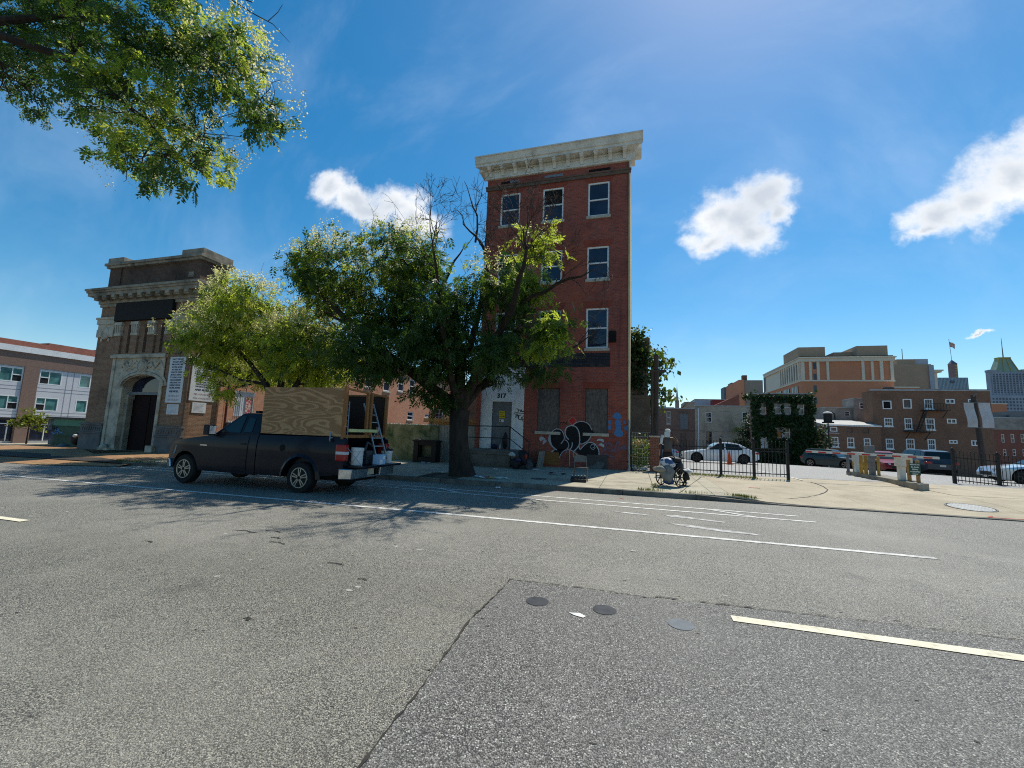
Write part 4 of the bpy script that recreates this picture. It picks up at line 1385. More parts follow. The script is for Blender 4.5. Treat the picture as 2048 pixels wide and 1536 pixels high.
bm_attic = brick('sooty_brick', (0.125, 0.072, 0.05), (0.085, 0.05, 0.037), (0.15, 0.12, 0.095), dirt=(0.03, 0.024, 0.02), dirt_amt=0.75)
pa.fbox(FA, AL + 0.18, AR - 0.18, 9.322, 10.42, -1.62, -0.08, 0)
pa.fbox(FA, AR - 1.1, AR - 0.14, 9.323, 10.42, -1.64, -0.03, 0)
pa.fbox(FA, AL + 0.14, AL + 1.1, 9.323, 10.42, -1.64, -0.03, 0)
pa.fbox(FA, AL + 0.02, AR - 0.02, 10.422, 10.55, -1.75, 0.10, 1)
pa.fbox(FA, AL - 0.06, AR + 0.06, 10.552, 10.70, -1.8, 0.18, 1)
pa.fbox(FA, AL + 0.0, AL + 1.3, 10.702, 11.05, -1.7, 0.05, 1)
pa.fbox(FA, AR - 1.6, AR - 0.0, 10.702, 11.05, -1.7, 0.05, 1)
pa.fbox(FA, AR - 0.95, AR - 0.6, 9.45, 9.75, -0.03, 0.02, 1)
obj('parapet', pa, [bm_attic, m_limed], hall)
# side wing, running back from the street
XW = -22.55
FW = Fr(XW, 0.0, 0.0, 1.0)
wing = thing('brick_wing', (XW, 30, -0.2), 'long sunlit orange brick wing running back behind the trees', 'building')
wo = []
for y0, y1, z0, z1 in ((19.3, 20.05, 5.35, 6.6), (22.4, 23.1, 5.3, 6.6), (26.4, 27.35, 5.25, 6.6), (31.2, 32.4, 5.15, 6.6), (34.0, 35.1, 5.10, 6.75), (36.5, 37.6, 5.35, 6.85), (38.7, 39.75, 5.4, 6.8), (38.6, 39.8, 2.55, 3.4), (42.4, 43.4, 2.9, 3.36), (19.0, 20.3, 2.0, 3.5)):
    wo.append((y0, y1, z0, z1))
mb = MB()
mb.wall(FW, 17.952, 50.0, -0.8, 8.2, wo, 0.18)
mb.add([FW.p(17.952, -0.8, 0), FW.p(17.952, 8.2, 0), FW.p(17.952, 8.2, -7.4), FW.p(17.952, -0.8, -7.4)], [(0, 3, 2, 1)])
mb.add([FW.p(17.952, 8.2, 0), FW.p(50, 8.2, 0), FW.p(50, 9.4, -5), FW.p(17.952, 9.4, -5)], [(0, 1, 2, 3)], 1)
mb.add([FW.p(50, -0.8, 0), FW.p(50, -0.8, -7.4), FW.p(50, 8.2, -7.4), FW.p(50, 8.2, 0)], [(0, 1, 2, 3)])
obj('wall', mb, [bm_wing, M('slate_roof', (0.16, 0.16, 0.165), (0.11, 0.11, 0.115), sc=3, rough=0.7)], wing)
obj('eave', MB().fbox(FW, 17.96, 50.1, 8.0, 8.22, 0.002, 0.28).fbox(FW, 17.96, 50.1, 7.86, 7.998, 0.002, 0.14), m_brown, wing)
for k, (a, b, c, d) in enumerate(wo[:-1]):
    window(wing, FW, a, b, c, d, depth=0.08, fw=0.09, sill=m_sill)
bw = window(wing, FW, *wo[-1], depth=0.06, fw=0.05, rail=None, board=M('corrugated_white', (0.66, 0.70, 0.76), (0.5, 0.54, 0.6), sc=5, rough=0.6))
for k in range(6):
    obj('window_bar', MB().tube([FW.p(19.1 + k * 0.12, 2.05, 0.03), FW.p(19.1 + k * 0.12, 3.45, 0.03)], 0.014, 5), m_galv, bw)
mp_ = M('poster_print', (0.45, 0.05, 0.08), (0.62, 0.50, 0.42), sc=9, rough=0.7, lo=0.45, hi=0.55)
obj('window_poster', MB().fbox(FW, 19.75, 20.22, 2.1, 3.2, -0.06, -0.045), mp_, bw)
for y in (18.45, 25.3, 43.9):
    obj('downpipe', MB().tube([FW.p(y, -0.3, 0.09), FW.p(y, 8.0, 0.09)], 0.06, 8), M('pipe_maroon', (0.13, 0.035, 0.028), (0.09, 0.03, 0.025), sc=5, rough=0.6), wing)
obj('pilaster', MB().fbox(FW, 17.96, 18.25, -0.8, 7.85, 0.002, 0.10), bm_wing, wing)
# glazed porch at the far end
gl = MB()
obj('porch', MB().box(XW + 0.004, 44.6, -0.6, XW + 1.3, 48.5, 4.3), bm_brown, wing)
window(wing, Fr(XW, 44.6), 0.25, 1.15, 2.7, 4.0, depth=-0.06, mun=(2, 3), rail=None)

# fabric price boards with their notices
m_board = M('banner_white', (0.66, 0.68, 0.70), (0.58, 0.60, 0.62), sc=2, rough=0.55, dirt=((0.45, 0.46, 0.47), 1.5, 0.35))
m_ink = M('banner_ink', (0.02, 0.03, 0.08), (0.03, 0.035, 0.09), rough=0.6)
m_inkr = M('banner_ink_faded', (0.42, 0.22, 0.22), (0.35, 0.22, 0.24), rough=0.6)
lines_ = ['PARTY SUPPLIES', 'HATS, BELTS, BAGS', 'AND GLOVES, UMB.', 'GLOVES, GLASSES', 'BATTERIES, GIFTS', 'WALLETS, SOCKS', 'JEWELRY, RINGS', 'TOYS, BALLOONS', 'HAIR ACCESSORIES', 'SUNGLASSES, TOYS', 'HOLIDAY SUPPLIES', 'FOR SMALL BUSINESS']


def banner(F, u0, u1, z0, z1, label, nl):
    c_ = ((u0 + u1) / 2, (z0 + z1) / 2)
    p = F.p(c_[0], c_[1], 0)
    t = thing('sign_board', p, label, 'sign', 'white price list boards')
    obj('panel', MB().fbox(F, u0, u1, z0, z1, 0.004, 0.03), m_board, t, bevel=0.004)
    wd = u1 - u0
    top = z1 - 0.13
    stp = (z1 - z0 - 0.78) / len(lines_)
    for k, s in enumerate(lines_):
        text('lettering', s, F, c_[0], top - stp * k, min(0.15, stp * 0.85), m_ink, t, d=0.032, bold=0.004, sx=wd / 1.45 / (len(s) / 15.5))
    text('lettering', 'AND MORE...', F, c_[0], z0 + 0.60, 0.15, m_ink, t, d=0.032, bold=0.005, sx=wd / 1.4)
    text('lettering', 'TEL: 410-625-9619', F, c_[0], z0 + 0.36, 0.13, m_inkr, t, d=0.032, sx=wd / 1.5)
    text('lettering', 'FAX: 410-625-9573', F, c_[0], z0 + 0.15, 0.13, m_inkr, t, d=0.032, sx=wd / 1.5)
    return t


banner(FA, -24.0, -22.86, 2.54, 5.0, 'white price list board on shaded front beside arched doorway', 0)
FS = Fr(AR, 0.0, 0.0, 1.0)
banner(FS, 16.32, 17.72, 2.70, 5.0, 'sunlit white price list board round the corner on side wall', 0)


def notice(F, u0, u1, z0, z1, label):
    t = thing('notice_board', F.p((u0 + u1) / 2, (z0 + z1) / 2, 0), label, 'sign', 'small notices under the price lists')
    obj('panel', MB().fbox(F, u0, u1, z0, z1, 0.004, 0.03), m_board, t)
    pr = MB()
    for k in range(7):
        pr.fbox(F, u0 + 0.08, u1 - 0.08 - 0.12 * rnd.random(), z1 - 0.08 - k * (z1 - z0 - 0.12) / 7, z1 - 0.065 - k * (z1 - z0 - 0.12) / 7, 0.030, 0.032)
    obj('print_lines', pr, M('print_grey', (0.42, 0.44, 0.48), rough=0.7), t)


notice(FA, -23.80, -22.96, 1.92, 2.46, 'small white notice under the shaded price list')
notice(FS, 16.55, 17.30, 2.06, 2.62, 'small white notice under the sunlit price list')

# yard walls between the hall and the row house
m_rend = M('rendered_yard_wall', (0.145, 0.12, 0.10), (0.10, 0.085, 0.072), sc=1.6, rough=0.92, bump=0.4, obj_co=False, dirt=((0.055, 0.047, 0.04), 1.2, 0.6))
m_mural = M('mossy_mural_wall', (0.16, 0.165, 0.085), (0.30, 0.27, 0.17), sc=1.3, rough=0.92, bump=0.4, obj_co=False, lo=0.44, hi=0.62, dirt=((0.028, 0.062, 0.03), 2.2, 0.9))
m_shard = M('glass_shards', (0.55, 0.62, 0.58), (0.4, 0.45, 0.42), sc=20, rough=0.2)
yw = thing('yard_wall', (-23, 18.6, 0), 'low brown rendered yard wall topped with glass shards beside hall', 'wall')
obj('wall_body', MB().box(-22.45, 18.5, -0.8, -12.35, 18.8, 1.62), m_rend, yw)
sh = MB()
for k in range(70):
    x = -22.4 + k * 0.145 + rnd.uniform(-0.03, 0.03)
    h = rnd.uniform(0.05, 0.16)
    sh.add([(x - 0.035, 18.6, 1.615), (x + 0.035, 18.62, 1.615), (x, 18.7, 1.615), (x + rnd.uniform(-0.03, 0.03), 18.64, 1.62 + h)], [(0, 1, 3), (1, 2, 3), (2, 0, 3)])
tag(obj('glass_shards', sh, m_shard, yw), kind='stuff')
line('paint_scrawl', [(-22.2, 1.2), (-22.0, 0.8), (-21.8, 1.3), (-21.6, 0.8), (-21.3, 1.3), (-21.1, 0.9), (-20.7, 1.4), (-20.5, 0.9), (-20.1, 1.2)], 0.05, m_black, 0.006, parent=yw, F=Fr(0, 18.5), raw=True)
mw_ = thing('yard_wall', (-10.6, 18.6, 0), 'green mossy painted yard wall behind the black bin', 'wall')
obj('wall_body', MB().box(-12.34, 18.5, -0.8, -9.07, 18.78, 1.84), m_mural, mw_)
sh = MB()
for k in range(26):
    x = -12.3 + k * 0.125 + rnd.uniform(-0.03, 0.03)
    h = rnd.uniform(0.02, 0.09)
    sh.add([(x - 0.05, 18.56, 1.835), (x + 0.05, 18.6, 1.835), (x, 18.7, 1.835), (x + rnd.uniform(-0.03, 0.03), 18.62, 1.84 + h)], [(0, 1, 3), (1, 2, 3), (2, 0, 3)])
tag(obj('glass_shards', sh, m_shard, mw_), kind='stuff')
m_wplank = M('pale_grey_planks', (0.34, 0.315, 0.285), (0.24, 0.222, 0.20), sc=6, rough=0.85, bump=0.2, stretch=(3, 3, 0.5), dirt=((0.13, 0.12, 0.11), 2.0, 0.5))
gate = thing('plank_gate', (-8.1, 18.6, 0), 'pale grey plank gate between mossy wall and row house', 'gate')
x = -9.06
while x < -7.2:
    wd = rnd.uniform(0.13, 0.16)
    obj('plank', MB().box(x, 18.56 + rnd.uniform(0, 0.012), 0.12, min(x + wd, -7.18), 18.62, 1.86 + rnd.uniform(-0.02, 0.03)), m_wplank, gate, bevel=0.004)
    x += wd + 0.007
obj('brace', MB().box(-9.05, 18.622, 0.5, -7.19, 18.67, 0.62).box(-9.05, 18.622, 1.4, -7.19, 18.67, 1.52), m_wplank, gate)
beam = thing('timber_beam', (-8.6, 19.0, 2.1), 'sunlit orange timber beam laid over the plank gate', 'beam')
obj('board', MB().box(-10.1, 18.9, 2.03, -7.1, 19.15, 2.19).box(-9.6, 19.0, 1.84, -7.2, 19.08, 2.028), M('new_timber', (0.52, 0.27, 0.11), (0.40, 0.20, 0.08), sc=4, rough=0.7, stretch=(0.6, 4, 4)), beam)
rw_ = thing('rear_wall', (-18, 48, 0), 'brown brick wall closing the yard behind plank gate', 'wall')
obj('wall_body', MB().box(-22.3, 48.0, -0.8, -9.0, 48.5, 6.3), bm_brown, rw_)
obj('coping', MB().box(-22.3, 47.95, 6.3, -9.0, 48.55, 6.42), m_brown, rw_)
sheet('yard_ground', rng(-22.4, -7.3, 3), rng(18.85, 60, 4), lambda x, y: road_z(x) + 0.1, m_earth)
obj('post', MB().box(-7.17, 18.52, 0.1, -6.995, 18.69, 4.6), bm_red, red)

# black rectangular frame bin
m_bin = M('bin_black', (0.012, 0.011, 0.011), (0.02, 0.018, 0.017), sc=6, rough=0.6)
b = thing('litter_bin', (-9.45, 18.2, walk_z(-9.4, 18.2)), 'black open fronted box bin against the mossy wall', 'bin')
z0 = walk_z(-9.4, 18.2)
fb = MB().box(-10.05, 17.95, z0, -9.80, 18.45, z0 + 0.95).box(-9.12, 17.95, z0, -8.87, 18.45, z0 + 0.95).box(-9.798, 17.97, z0 + 0.0, -9.122, 18.45, z0 + 0.22).box(-9.798, 17.97, z0 + 0.78, -9.122, 18.45, z0 + 0.95)
obj('frame', fb, m_bin, b, bevel=0.01)
obj('lid', MB().box(-10.10, 17.90, z0 + 0.952, -8.82, 18.47, z0 + 1.03).ball((-9.9, 18.1, z0 + 1.02), 0.09, 8, 5, (2, 1, 0.7)), m_bin, b, bevel=0.012)
obj('back_panel', MB().box(-9.797, 18.36, z0 + 0.222, -9.123, 18.40, z0 + 0.778), m_mural, b)

# ------------------------------------------------------------------ trees
def np_mesh(name, V, Fq, mat, tone=None, smooth=False):
    """quad mesh from numpy arrays, with an optional per-vertex tone attribute"""
    me = bpy.data.meshes.new(name)
    nv, nf = len(V), len(Fq)
    me.vertices.add(nv)
    me.vertices.foreach_set('co', V.astype(np.float32).ravel())
    me.loops.add(nf * 4)
    me.loops.foreach_set('vertex_index', Fq.astype(np.int32).ravel())
    me.polygons.add(nf)
    me.polygons.foreach_set('loop_start', np.arange(0, nf * 4, 4, dtype=np.int32))
    me.materials.append(mat)
    if tone is not None:
        a = me.attributes.new('tone', 'FLOAT', 'POINT')
        a.data.foreach_set('value', tone.astype(np.float32))
    me.update(calc_edges=True)
    return me


def unit(a):
    return a / np.maximum(np.linalg.norm(a, axis=-1, keepdims=True), 1e-9)


def in_blobs(blobs, n, shell=0.42, cl=12, sig=0.17):
    """points in a union of ellipsoids, gathered in sprays of about cl leaves"""
    if cl > 1:
        C_, D_, I_ = in_blobs(blobs, max(n // cl, 1), shell, 1)
        k = nrg.integers(0, len(C_), n)
        s_ = sig * (0.6 + 0.8 * nrg.random((n, 1)))
        return C_[k] + nrg.normal(size=(n, 3)) * s_ * np.array([1.25, 1.25, 0.7]), unit(D_[k] + 0.5 * nrg.normal(size=(n, 3))), I_[k]
    return blob_points(blobs, n, shell)


def blob_points(blobs, n, shell):
    b = np.array(blobs, float)                       # cx cy cz rx ry rz
    wt = (b[:, 3] * b[:, 4] * b[:, 5]) ** 0.8
    if b.shape[1] > 6:
        wt = wt * b[:, 6]
    i = nrg.choice(len(b), n, p=wt / wt.sum())
    d = unit(nrg.normal(size=(n, 3)))
    r = nrg.random(n)[:, None] ** shell
    # rough the outline: each direction has its own reach
    ph = b[i, 0:1] * 3.1
    lump = 1 + 0.22 * np.sin(4 * d[:, 0:1] + ph) * np.sin(5 * d[:, 2:3] + 2 * ph) + 0.15 * np.sin(9 * d[:, 1:2] + ph * 1.7)
    return b[i, :3] + d * r * b[i, 3:6] * lump, d, i


def pinnate(P, D, L, nl, wide, droop=0.55, spread=0.5):
    """compound leaves: P positions, D outward directions -> quads (rhombic leaflets on both sides of a midrib)"""
    n = len(P)
    t = unit(D * spread + nrg.normal(size=(n, 3)) * 0.55 + np.array([0, 0, -droop]))
    s = unit(np.cross(t, unit(nrg.normal(size=(n, 3)) * 0.5 + np.array([0, 0, 1.0]))))
    m = unit(np.cross(s, t))
    ln = L * (0.7 + 0.6 * nrg.random(n))
    pos = np.linspace(0.18, 0.95, nl)
    V, tone = [], []
    tl = nrg.random(n)
    for k in range(nl):
        for sg in ((-1, 1) if k < nl - 1 else (0,)):
            jit = nrg.normal(size=(n, 3)) * 0.16
            base = P + t * (ln * pos[k])[:, None] - m * (ln * 0.22 * pos[k] ** 2)[:, None]
            d = unit(t * (0.55 if sg else 1.0) + s * sg * 0.85 - m * 0.25 + jit)
            ll = (ln * 0.40 * (1 - 0.35 * abs(pos[k] - 0.5)))[:, None]
            w_ = unit(np.cross(d, m + jit)) * ll * wide
            V.append(np.stack([base, base + d * ll * 0.45 + w_, base + d * ll, base + d * ll * 0.45 - w_], 1))
            tone.append(np.repeat(np.clip(tl + nrg.normal(size=n) * 0.12, 0, 1)[:, None], 4, 1))
    V = np.concatenate(V).reshape(-1, 3)
    return V, np.arange(len(V)).reshape(-1, 4), np.concatenate(tone).ravel()


def simple_leaves(P, D, L, wide=0.4, droop=0.4, flat=0.0, rnd_=0.6):
    n = len(P)
    t = unit(D * 0.5 + nrg.normal(size=(n, 3)) * rnd_ + np.array([0, 0, -droop]))
    s = unit(np.cross(t, unit(nrg.normal(size=(n, 3)) * 0.6 + np.array([0, -flat, 1.0 - flat]))))
    m = unit(np.cross(s, t))
    ln = (L * (0.6 + 0.8 * nrg.random(n)))[:, None]
    V = np.stack([P, P + t * ln * 0.5 + s * ln * wide, P + t * ln - m * ln * 0.15, P + t * ln * 0.5 - s * ln * wide], 1).reshape(-1, 3)
    tone = np.repeat(nrg.random(n), 4)
    return V, np.arange(len(V)).reshape(-1, 4), tone


def crown(parent, parts, mat, name='crown', kind='stuff'):
    V = np.concatenate([p[0] for p in parts])
    off = np.cumsum([0] + [len(p[0]) for p in parts[:-1]])
    Fq = np.concatenate([p[1] + o for p, o in zip(parts, off)])
    tn = np.concatenate([p[2] for p in parts])
    w0 = wloc(parent)
    V = V - np.array([w0.x, w0.y, w0.z])
    o = link(name, np_mesh(name, V, Fq, mat, tn), parent)
    return tag(o, kind=kind)


def panicles(blobs, n, size=0.028, per=16, up_bias=0.5, shell=0.12):
    """upright sprays of small papery seed capsules at the outside of the crown"""
    P, D, i = blob_points(blobs, n * 3, shell)
    keep = np.argsort(-(D[:, 2] + nrg.random(len(D)) * (1 / max(up_bias, 0.01)) * 0.6))[:n]
    P, D = P[keep] + D[keep] * 0.10, D[keep]
    ax = unit(D * 0.6 + np.array([0, 0, 0.8]) + nrg.normal(size=D.shape) * 0.25)
    h = nrg.random((n, per))
    Q = P[:, None, :] + ax[:, None, :] * (h * 0.34)[:, :, None] + nrg.normal(size=(n, per, 3)) * (0.075 * (1.15 - h))[:, :, None]
    Q = Q.reshape(-1, 3)
    return simple_leaves(Q, nrg.normal(size=Q.shape), size * 1.6, 0.45, 0.1, rnd_=1.0)


def wander(p0, p1, n, amp):
    p0, p1 = Vector(p0), Vector(p1)
    L = (p1 - p0).length
    out = []
    for i in range(n + 1):
        f = i / n
        q = p0.lerp(p1, f)
        if 0 < i < n:
            q += Vector((rnd.gauss(0, amp), rnd.gauss(0, amp), rnd.gauss(0, amp))) * L
        out.append(q)
    return out


def grow(mb, p, d, L, r, depth, spread=0.55, grav=0.05, seg=4, nsub=(2, 4), n=5):
    """bare branch with side twigs"""
    p, d = Vector(p), Vector(d).normalized()
    pts, rad = [p.copy()], [r]
    for i in range(seg):
        d = (d + Vector((rnd.gauss(0, 0.16), rnd.gauss(0, 0.16), rnd.gauss(0, 0.13) + grav))).normalized()
        p = p + d * (L / seg)
        pts.append(p.copy())
        rad.append(max(r * (1 - 0.7 * (i + 1) / seg), 0.0045))
    mb.tube(pts, rad, n if r > 0.02 else 3, caps=False)
    if depth > 0:
        for k in range(rnd.randint(*nsub)):
            j = rnd.randint(1, seg)
            dd = (d + Vector((rnd.gauss(0, spread), rnd.gauss(0, spread), rnd.gauss(0, spread)))).normalized()
            grow(mb, pts[j], dd, L * rnd.uniform(0.45, 0.75), max(rad[j] * 0.75, 0.007), depth - 1, spread, grav, max(seg - 1, 2), nsub, n)


def fork(mb, limbs, blobs, r=0.05, twigs=7):
    """branches from the nearest limb out to each leaf clump, and twigs inside it"""
    pts = []
    for P, Rr in limbs:
        for i in range(len(P) - 1):
            for f in (0.0, 0.5):
                pts.append((Vector(P[i]).lerp(Vector(P[i + 1]), f), Rr[i] * (1 - f) + Rr[i + 1] * f))
    for b in blobs:
        c = Vector(b[:3])
        q, rq = min(pts, key=lambda e: (e[0] - c).length + (0.6 if e[0].z > c.z else 0))
        rr = min(r, rq * 0.7)
        br = wander(q, c, 5, 0.06)
        mb.tube(br, [rr * (1 - 0.65 * i / 5) for i in range(6)], 6, caps=False)
        for k in range(twigs):
            v = Vector((rnd.gauss(0, 1), rnd.gauss(0, 1), rnd.gauss(0, 1))).normalized()
            e = c + Vector((v.x * b[3], v.y * b[4], v.z * b[5])) * rnd.uniform(0.75, 1.02)
            tw = wander(br[rnd.randint(2, 5)], e, 4, 0.07)
            mb.tube(tw, [rr * 0.35 * (1 - 0.8 * i / 4) + 0.003 for i in range(5)], 4, caps=False)


m_bark = M('bark', (0.055, 0.042, 0.033), (0.028, 0.022, 0.018), sc=7, rough=0.95, bump=0.9, bsc=22, stretch=(1, 1, 0.25))
m_twig = M('dead_twig', (0.085, 0.062, 0.05), (0.045, 0.033, 0.028), sc=12, rough=0.9)
m_leaf = leaf_mat('goldenrain_leaf', (0.018, 0.050, 0.011), (0.052, 0.096, 0.019), 0.40, (0.19, 0.34, 0.035))
m_leaf_lit = leaf_mat('goldenrain_leaf_sunlit', (0.085, 0.145, 0.018), (0.17, 0.22, 0.03), 0.62, (0.80, 0.92, 0.09))  # brighter copy of the leaf: sunlight on the crowns put into its colour
m_pan = leaf_mat('seed_capsules', (0.46, 0.44, 0.15), (0.66, 0.60, 0.30), 0.6, (0.92, 0.88, 0.42))


def blobs3(L, y0, dy, ys=0.9):
    out = []
    for k, (x, z, rx, rz) in enumerate(L):
        y = y0 + dy * (math.sin(k * 2.4 + 0.7))
        out.append((x, y, z, rx, max(rx, rz) * ys, rz))
    return out


# main street tree in front of the row house
T1 = [(-12.3, 7.1, 1.15, 0.72), (-13.61, 8.37, 0.72, 0.63), (-10.99, 7.49, 1.35, 1.17), (-9.43, 8.09, 1.29, 0.94), (-7.86, 7.57, 1.42, 1.01), (-9.49, 6.17, 1.70, 1.34), (-7.52, 5.69, 1.72, 1.40),
      (-8.68, 4.28, 1.97, 1.01), (-10.39, 4.81, 1.12, 0.91), (-6.41, 4.25, 1.63, 1.15), (-4.60, 6.49, 0.96, 1.03), (-4.47, 7.87, 0.49, 0.61), (-2.96, 7.47, 0.53, 0.48), (-3.78, 6.89, 0.72, 0.66),
      (-3.81, 5.18, 1.16, 1.12), (-2.54, 4.70, 0.77, 0.80), (-3.16, 4.02, 0.79, 0.52), (-4.40, 4.25, 0.85, 0.60), (-6.83, 2.98, 0.8, 0.48), (-5.0, 3.55, 0.38, 0.34), (-6.00, 5.63, 0.97, 1.33), (-5.36, 4.50, 1.03, 0.95)]
TX, TY = -5.75, 13.75
tz = walk_z(TX, TY)
tree = thing('street_tree', (TX, TY, tz), 'big dark leafed street tree with bare dead top before the brick row house', 'tree', 'street trees along the far pavement')
tb = MB()
trunk = [(TX, TY, tz - 0.25), (TX + 0.0, TY, tz + 0.05), (TX - 0.12, TY, 0.7), (TX - 0.2, TY, 1.5), (TX - 0.2, TY, 2.35)]
tb.tube(trunk, [0.62, 0.47, 0.36, 0.33, 0.36], 12, caps=False)
limbs = [
    ([(-5.95, 13.75, 2.2), (-6.4, 13.7, 2.7), (-7.33, 13.4, 3.39), (-8.42, 13.1, 4.1), (-9.38, 12.8, 4.85), (-10.39, 12.7, 5.71), (-11.79, 12.9, 6.89), (-12.91, 13.0, 7.77), (-13.6, 13.0, 8.5)], [0.24, 0.22, 0.19, 0.17, 0.14, 0.11, 0.08, 0.05, 0.02]),
    ([(-9.38, 12.8, 4.85), (-10.19, 13.0, 5.45), (-11.19, 13.3, 5.81), (-11.9, 13.5, 6.2)], [0.10, 0.08, 0.05, 0.02]),
    ([(-5.95, 13.8, 2.25), (-5.53, 13.9, 3.39), (-4.85, 13.6, 4.55), (-3.85, 12.8, 5.66), (-3.45, 12.0, 6.31), (-3.03, 11.3, 7.0), (-3.1, 11.1, 7.5)], [0.23, 0.19, 0.15, 0.11, 0.08, 0.045, 0.018]),
    ([(-4.62, 14.0, 5.6), (-3.5, 13.8, 6.4), (-2.55, 13.6, 6.72), (-1.7, 13.5, 6.88), (-1.35, 13.5, 7.08)], [0.09, 0.075, 0.06, 0.035, 0.012]),
    ([(-6.0, 13.75, 2.3), (-6.05, 13.8, 3.84), (-6.16, 13.9, 4.7), (-7.03, 14.1, 6.61), (-7.51, 14.2, 7.38), (-7.76, 14.3, 8.56), (-7.55, 14.3, 9.29), (-7.6, 14.3, 9.8)], [0.25, 0.2, 0.17, 0.11, 0.085, 0.06, 0.04, 0.016]),
    ([(-7.21, 14.1, 6.87), (-6.75, 14.0, 7.64), (-6.6, 14.0, 8.04), (-6.2, 14.0, 8.6)], [0.07, 0.05, 0.04, 0.015]),
    ([(-5.7, 13.8, 4.6), (-5.42, 14.2, 6.91), (-5.35, 14.3, 7.85), (-5.5, 14.3, 8.51), (-5.9, 14.3, 9.12), (-6.44, 14.3, 9.67), (-6.74, 14.3, 10.3)], [0.13, 0.09, 0.075, 0.06, 0.04, 0.025, 0.01]),
    ([(-5.89, 14.3, 8.87), (-5.91, 14.4, 10.02), (-6.25, 14.4, 10.82), (-6.54, 14.4, 11.54)], [0.045, 0.035, 0.02, 0.008]),
    ([(-5.96, 14.4, 10.2), (-5.82, 14.5, 10.85), (-5.73, 14.5, 11.51)], [0.02, 0.014, 0.006]),
    ([(-5.46, 14.3, 8.3), (-5.37, 14.2, 9.3), (-5.43, 14.2, 9.7)], [0.03, 0.02, 0.008]),
    ([(-4.3, 13.8, 4.0), (-3.06, 13.5, 4.25), (-2.28, 13.4, 4.31), (-1.66, 13.3, 4.58), (-1.2, 13.3, 4.95)], [0.09, 0.065, 0.05, 0.03, 0.01]),
    ([(-6.0, 13.7, 2.5), (-6.1, 12.8, 4.0), (-6.05, 11.9, 5.6), (-5.9, 11.0, 7.1)], [0.16, 0.11, 0.07, 0.03]),
    ([(-5.85, 13.9, 2.5), (-5.2, 15.0, 3.8), (-4.8, 15.9, 5.2)], [0.17, 0.12, 0.05])]
for P, rr in limbs:
    Q, q = [], []
    for i in range(len(P) - 1):
        Q.append(P[i])
        q.append(rr[i])
        mid = Vector(P[i]).lerp(Vector(P[i + 1]), 0.5) + Vector((rnd.gauss(0, 0.05), rnd.gauss(0, 0.05), rnd.gauss(0, 0.04)))
        Q.append(mid)
        q.append((rr[i] + rr[i + 1]) / 2)
    Q.append(P[-1])
    q.append(rr[-1])
    tb.tube(Q, q, 8, caps=False)
B1 = blobs3(T1, 13.6, 1.5)
fork(tb, limbs, B1, 0.06, 7)
obj('trunk', tb, m_bark, tree)
dead = MB()
for p, d, L, r, dp in (((-7.6, 14.3, 9.3), (-0.5, 0, 1), 1.5, 0.02, 3), ((-7.7, 14.3, 8.6), (0.4, -0.1, 1), 1.6, 0.022, 3), ((-7.7, 14.3, 8.4), (-0.8, -0.3, 0.9), 1.5, 0.02, 3), ((-6.2, 14.0, 8.5), (0.4, 0, 1), 1.2, 0.016, 3),
                       ((-5.95, 14.4, 10.0), (-0.3, 0, 1), 1.4, 0.015, 2), ((-6.3, 14.3, 9.5), (-0.8, 0.1, 0.9), 1.3, 0.015, 2), ((-5.4, 14.2, 9.0), (0.5, 0, 1), 0.9, 0.012, 2), ((-5.5, 14.3, 8.5), (-0.7, -0.2, 0.8), 1.3, 0.015, 2),
                       ((-3.05, 11.3, 6.9), (-0.4, -0.5, 1), 1.2, 0.02, 4), ((-3.2, 11.6, 6.7), (0.5, -0.4, 1), 1.3, 0.02, 4), ((-3.05, 11.2, 7.2), (0.1, -0.4, 1), 1.2, 0.018, 4), ((-3.3, 11.8, 6.5), (-0.7, -0.4, 0.9), 1.2, 0.02, 4),
                       ((-3.05, 11.3, 6.9), (0.8, -0.5, 0.6), 1.1, 0.016, 4),
                       ((-2.5, 13.6, 6.72), (0.6, -0.1, 0.8), 1.2, 0.02, 4), ((-1.8, 13.5, 6.88), (0.8, 0, 0.4), 1.0, 0.016, 3), ((-2.0, 13.5, 6.8), (0.5, -0.2, -0.3), 1.1, 0.015, 3), ((-2.6, 13.6, 6.7), (0.3, -0.2, 1), 1.1, 0.016, 3),
                       ((-1.7, 13.3, 4.6), (0.6, 0, 0.8), 0.9, 0.014, 3), ((-2.2, 13.4, 4.4), (0.3, -0.1, 1), 0.9, 0.013, 3), ((-1.5, 13.3, 4.7), (0.7, -0.2, 0.3), 0.8, 0.012, 2),
                       ((-9.5, 13.0, 8.7), (-0.4, 0, 0.9), 1.2, 0.014, 2), ((-3.05, 11.2, 7.3), (-0.3, 0, 1), 0.9, 0.012, 4), ((-3.0, 11.25, 7.1), (0.4, 0, 1), 0.9, 0.012, 4), ((-3.2, 11.6, 6.8), (0.9, 0, 0.5), 0.9, 0.012, 4),
                       ((-5.9, 11.0, 7.05), (-0.3, -0.4, 1), 1.3, 0.022, 4), ((-5.9, 11.0, 7.0), (0.3, -0.4, 1), 1.2, 0.02, 4), ((-5.95, 11.3, 6.6), (-0.8, -0.3, 0.8), 1.3, 0.02, 3)):
    grow(dead, p, d, L * (0.6 if p[0] < -9 else 1.0), r * 1.2, dp)
tag(obj('dead_twigs', dead, m_twig, tree), kind='stuff')
low = [b for b in B1 if b[2] < 5.9]
hi = [b for b in B1 if b[2] >= 5.9]
P1_, D1_, _ = in_blobs(hi, 5000, 0.30)
P2_, D2_, _ = in_blobs(low, 6200, 0.42)
crown(tree, [pinnate(P2_, D2_, 0.32, 6, 0.19), pinnate(P1_[:3900], D1_[:3900], 0.32, 6, 0.19)], m_leaf)
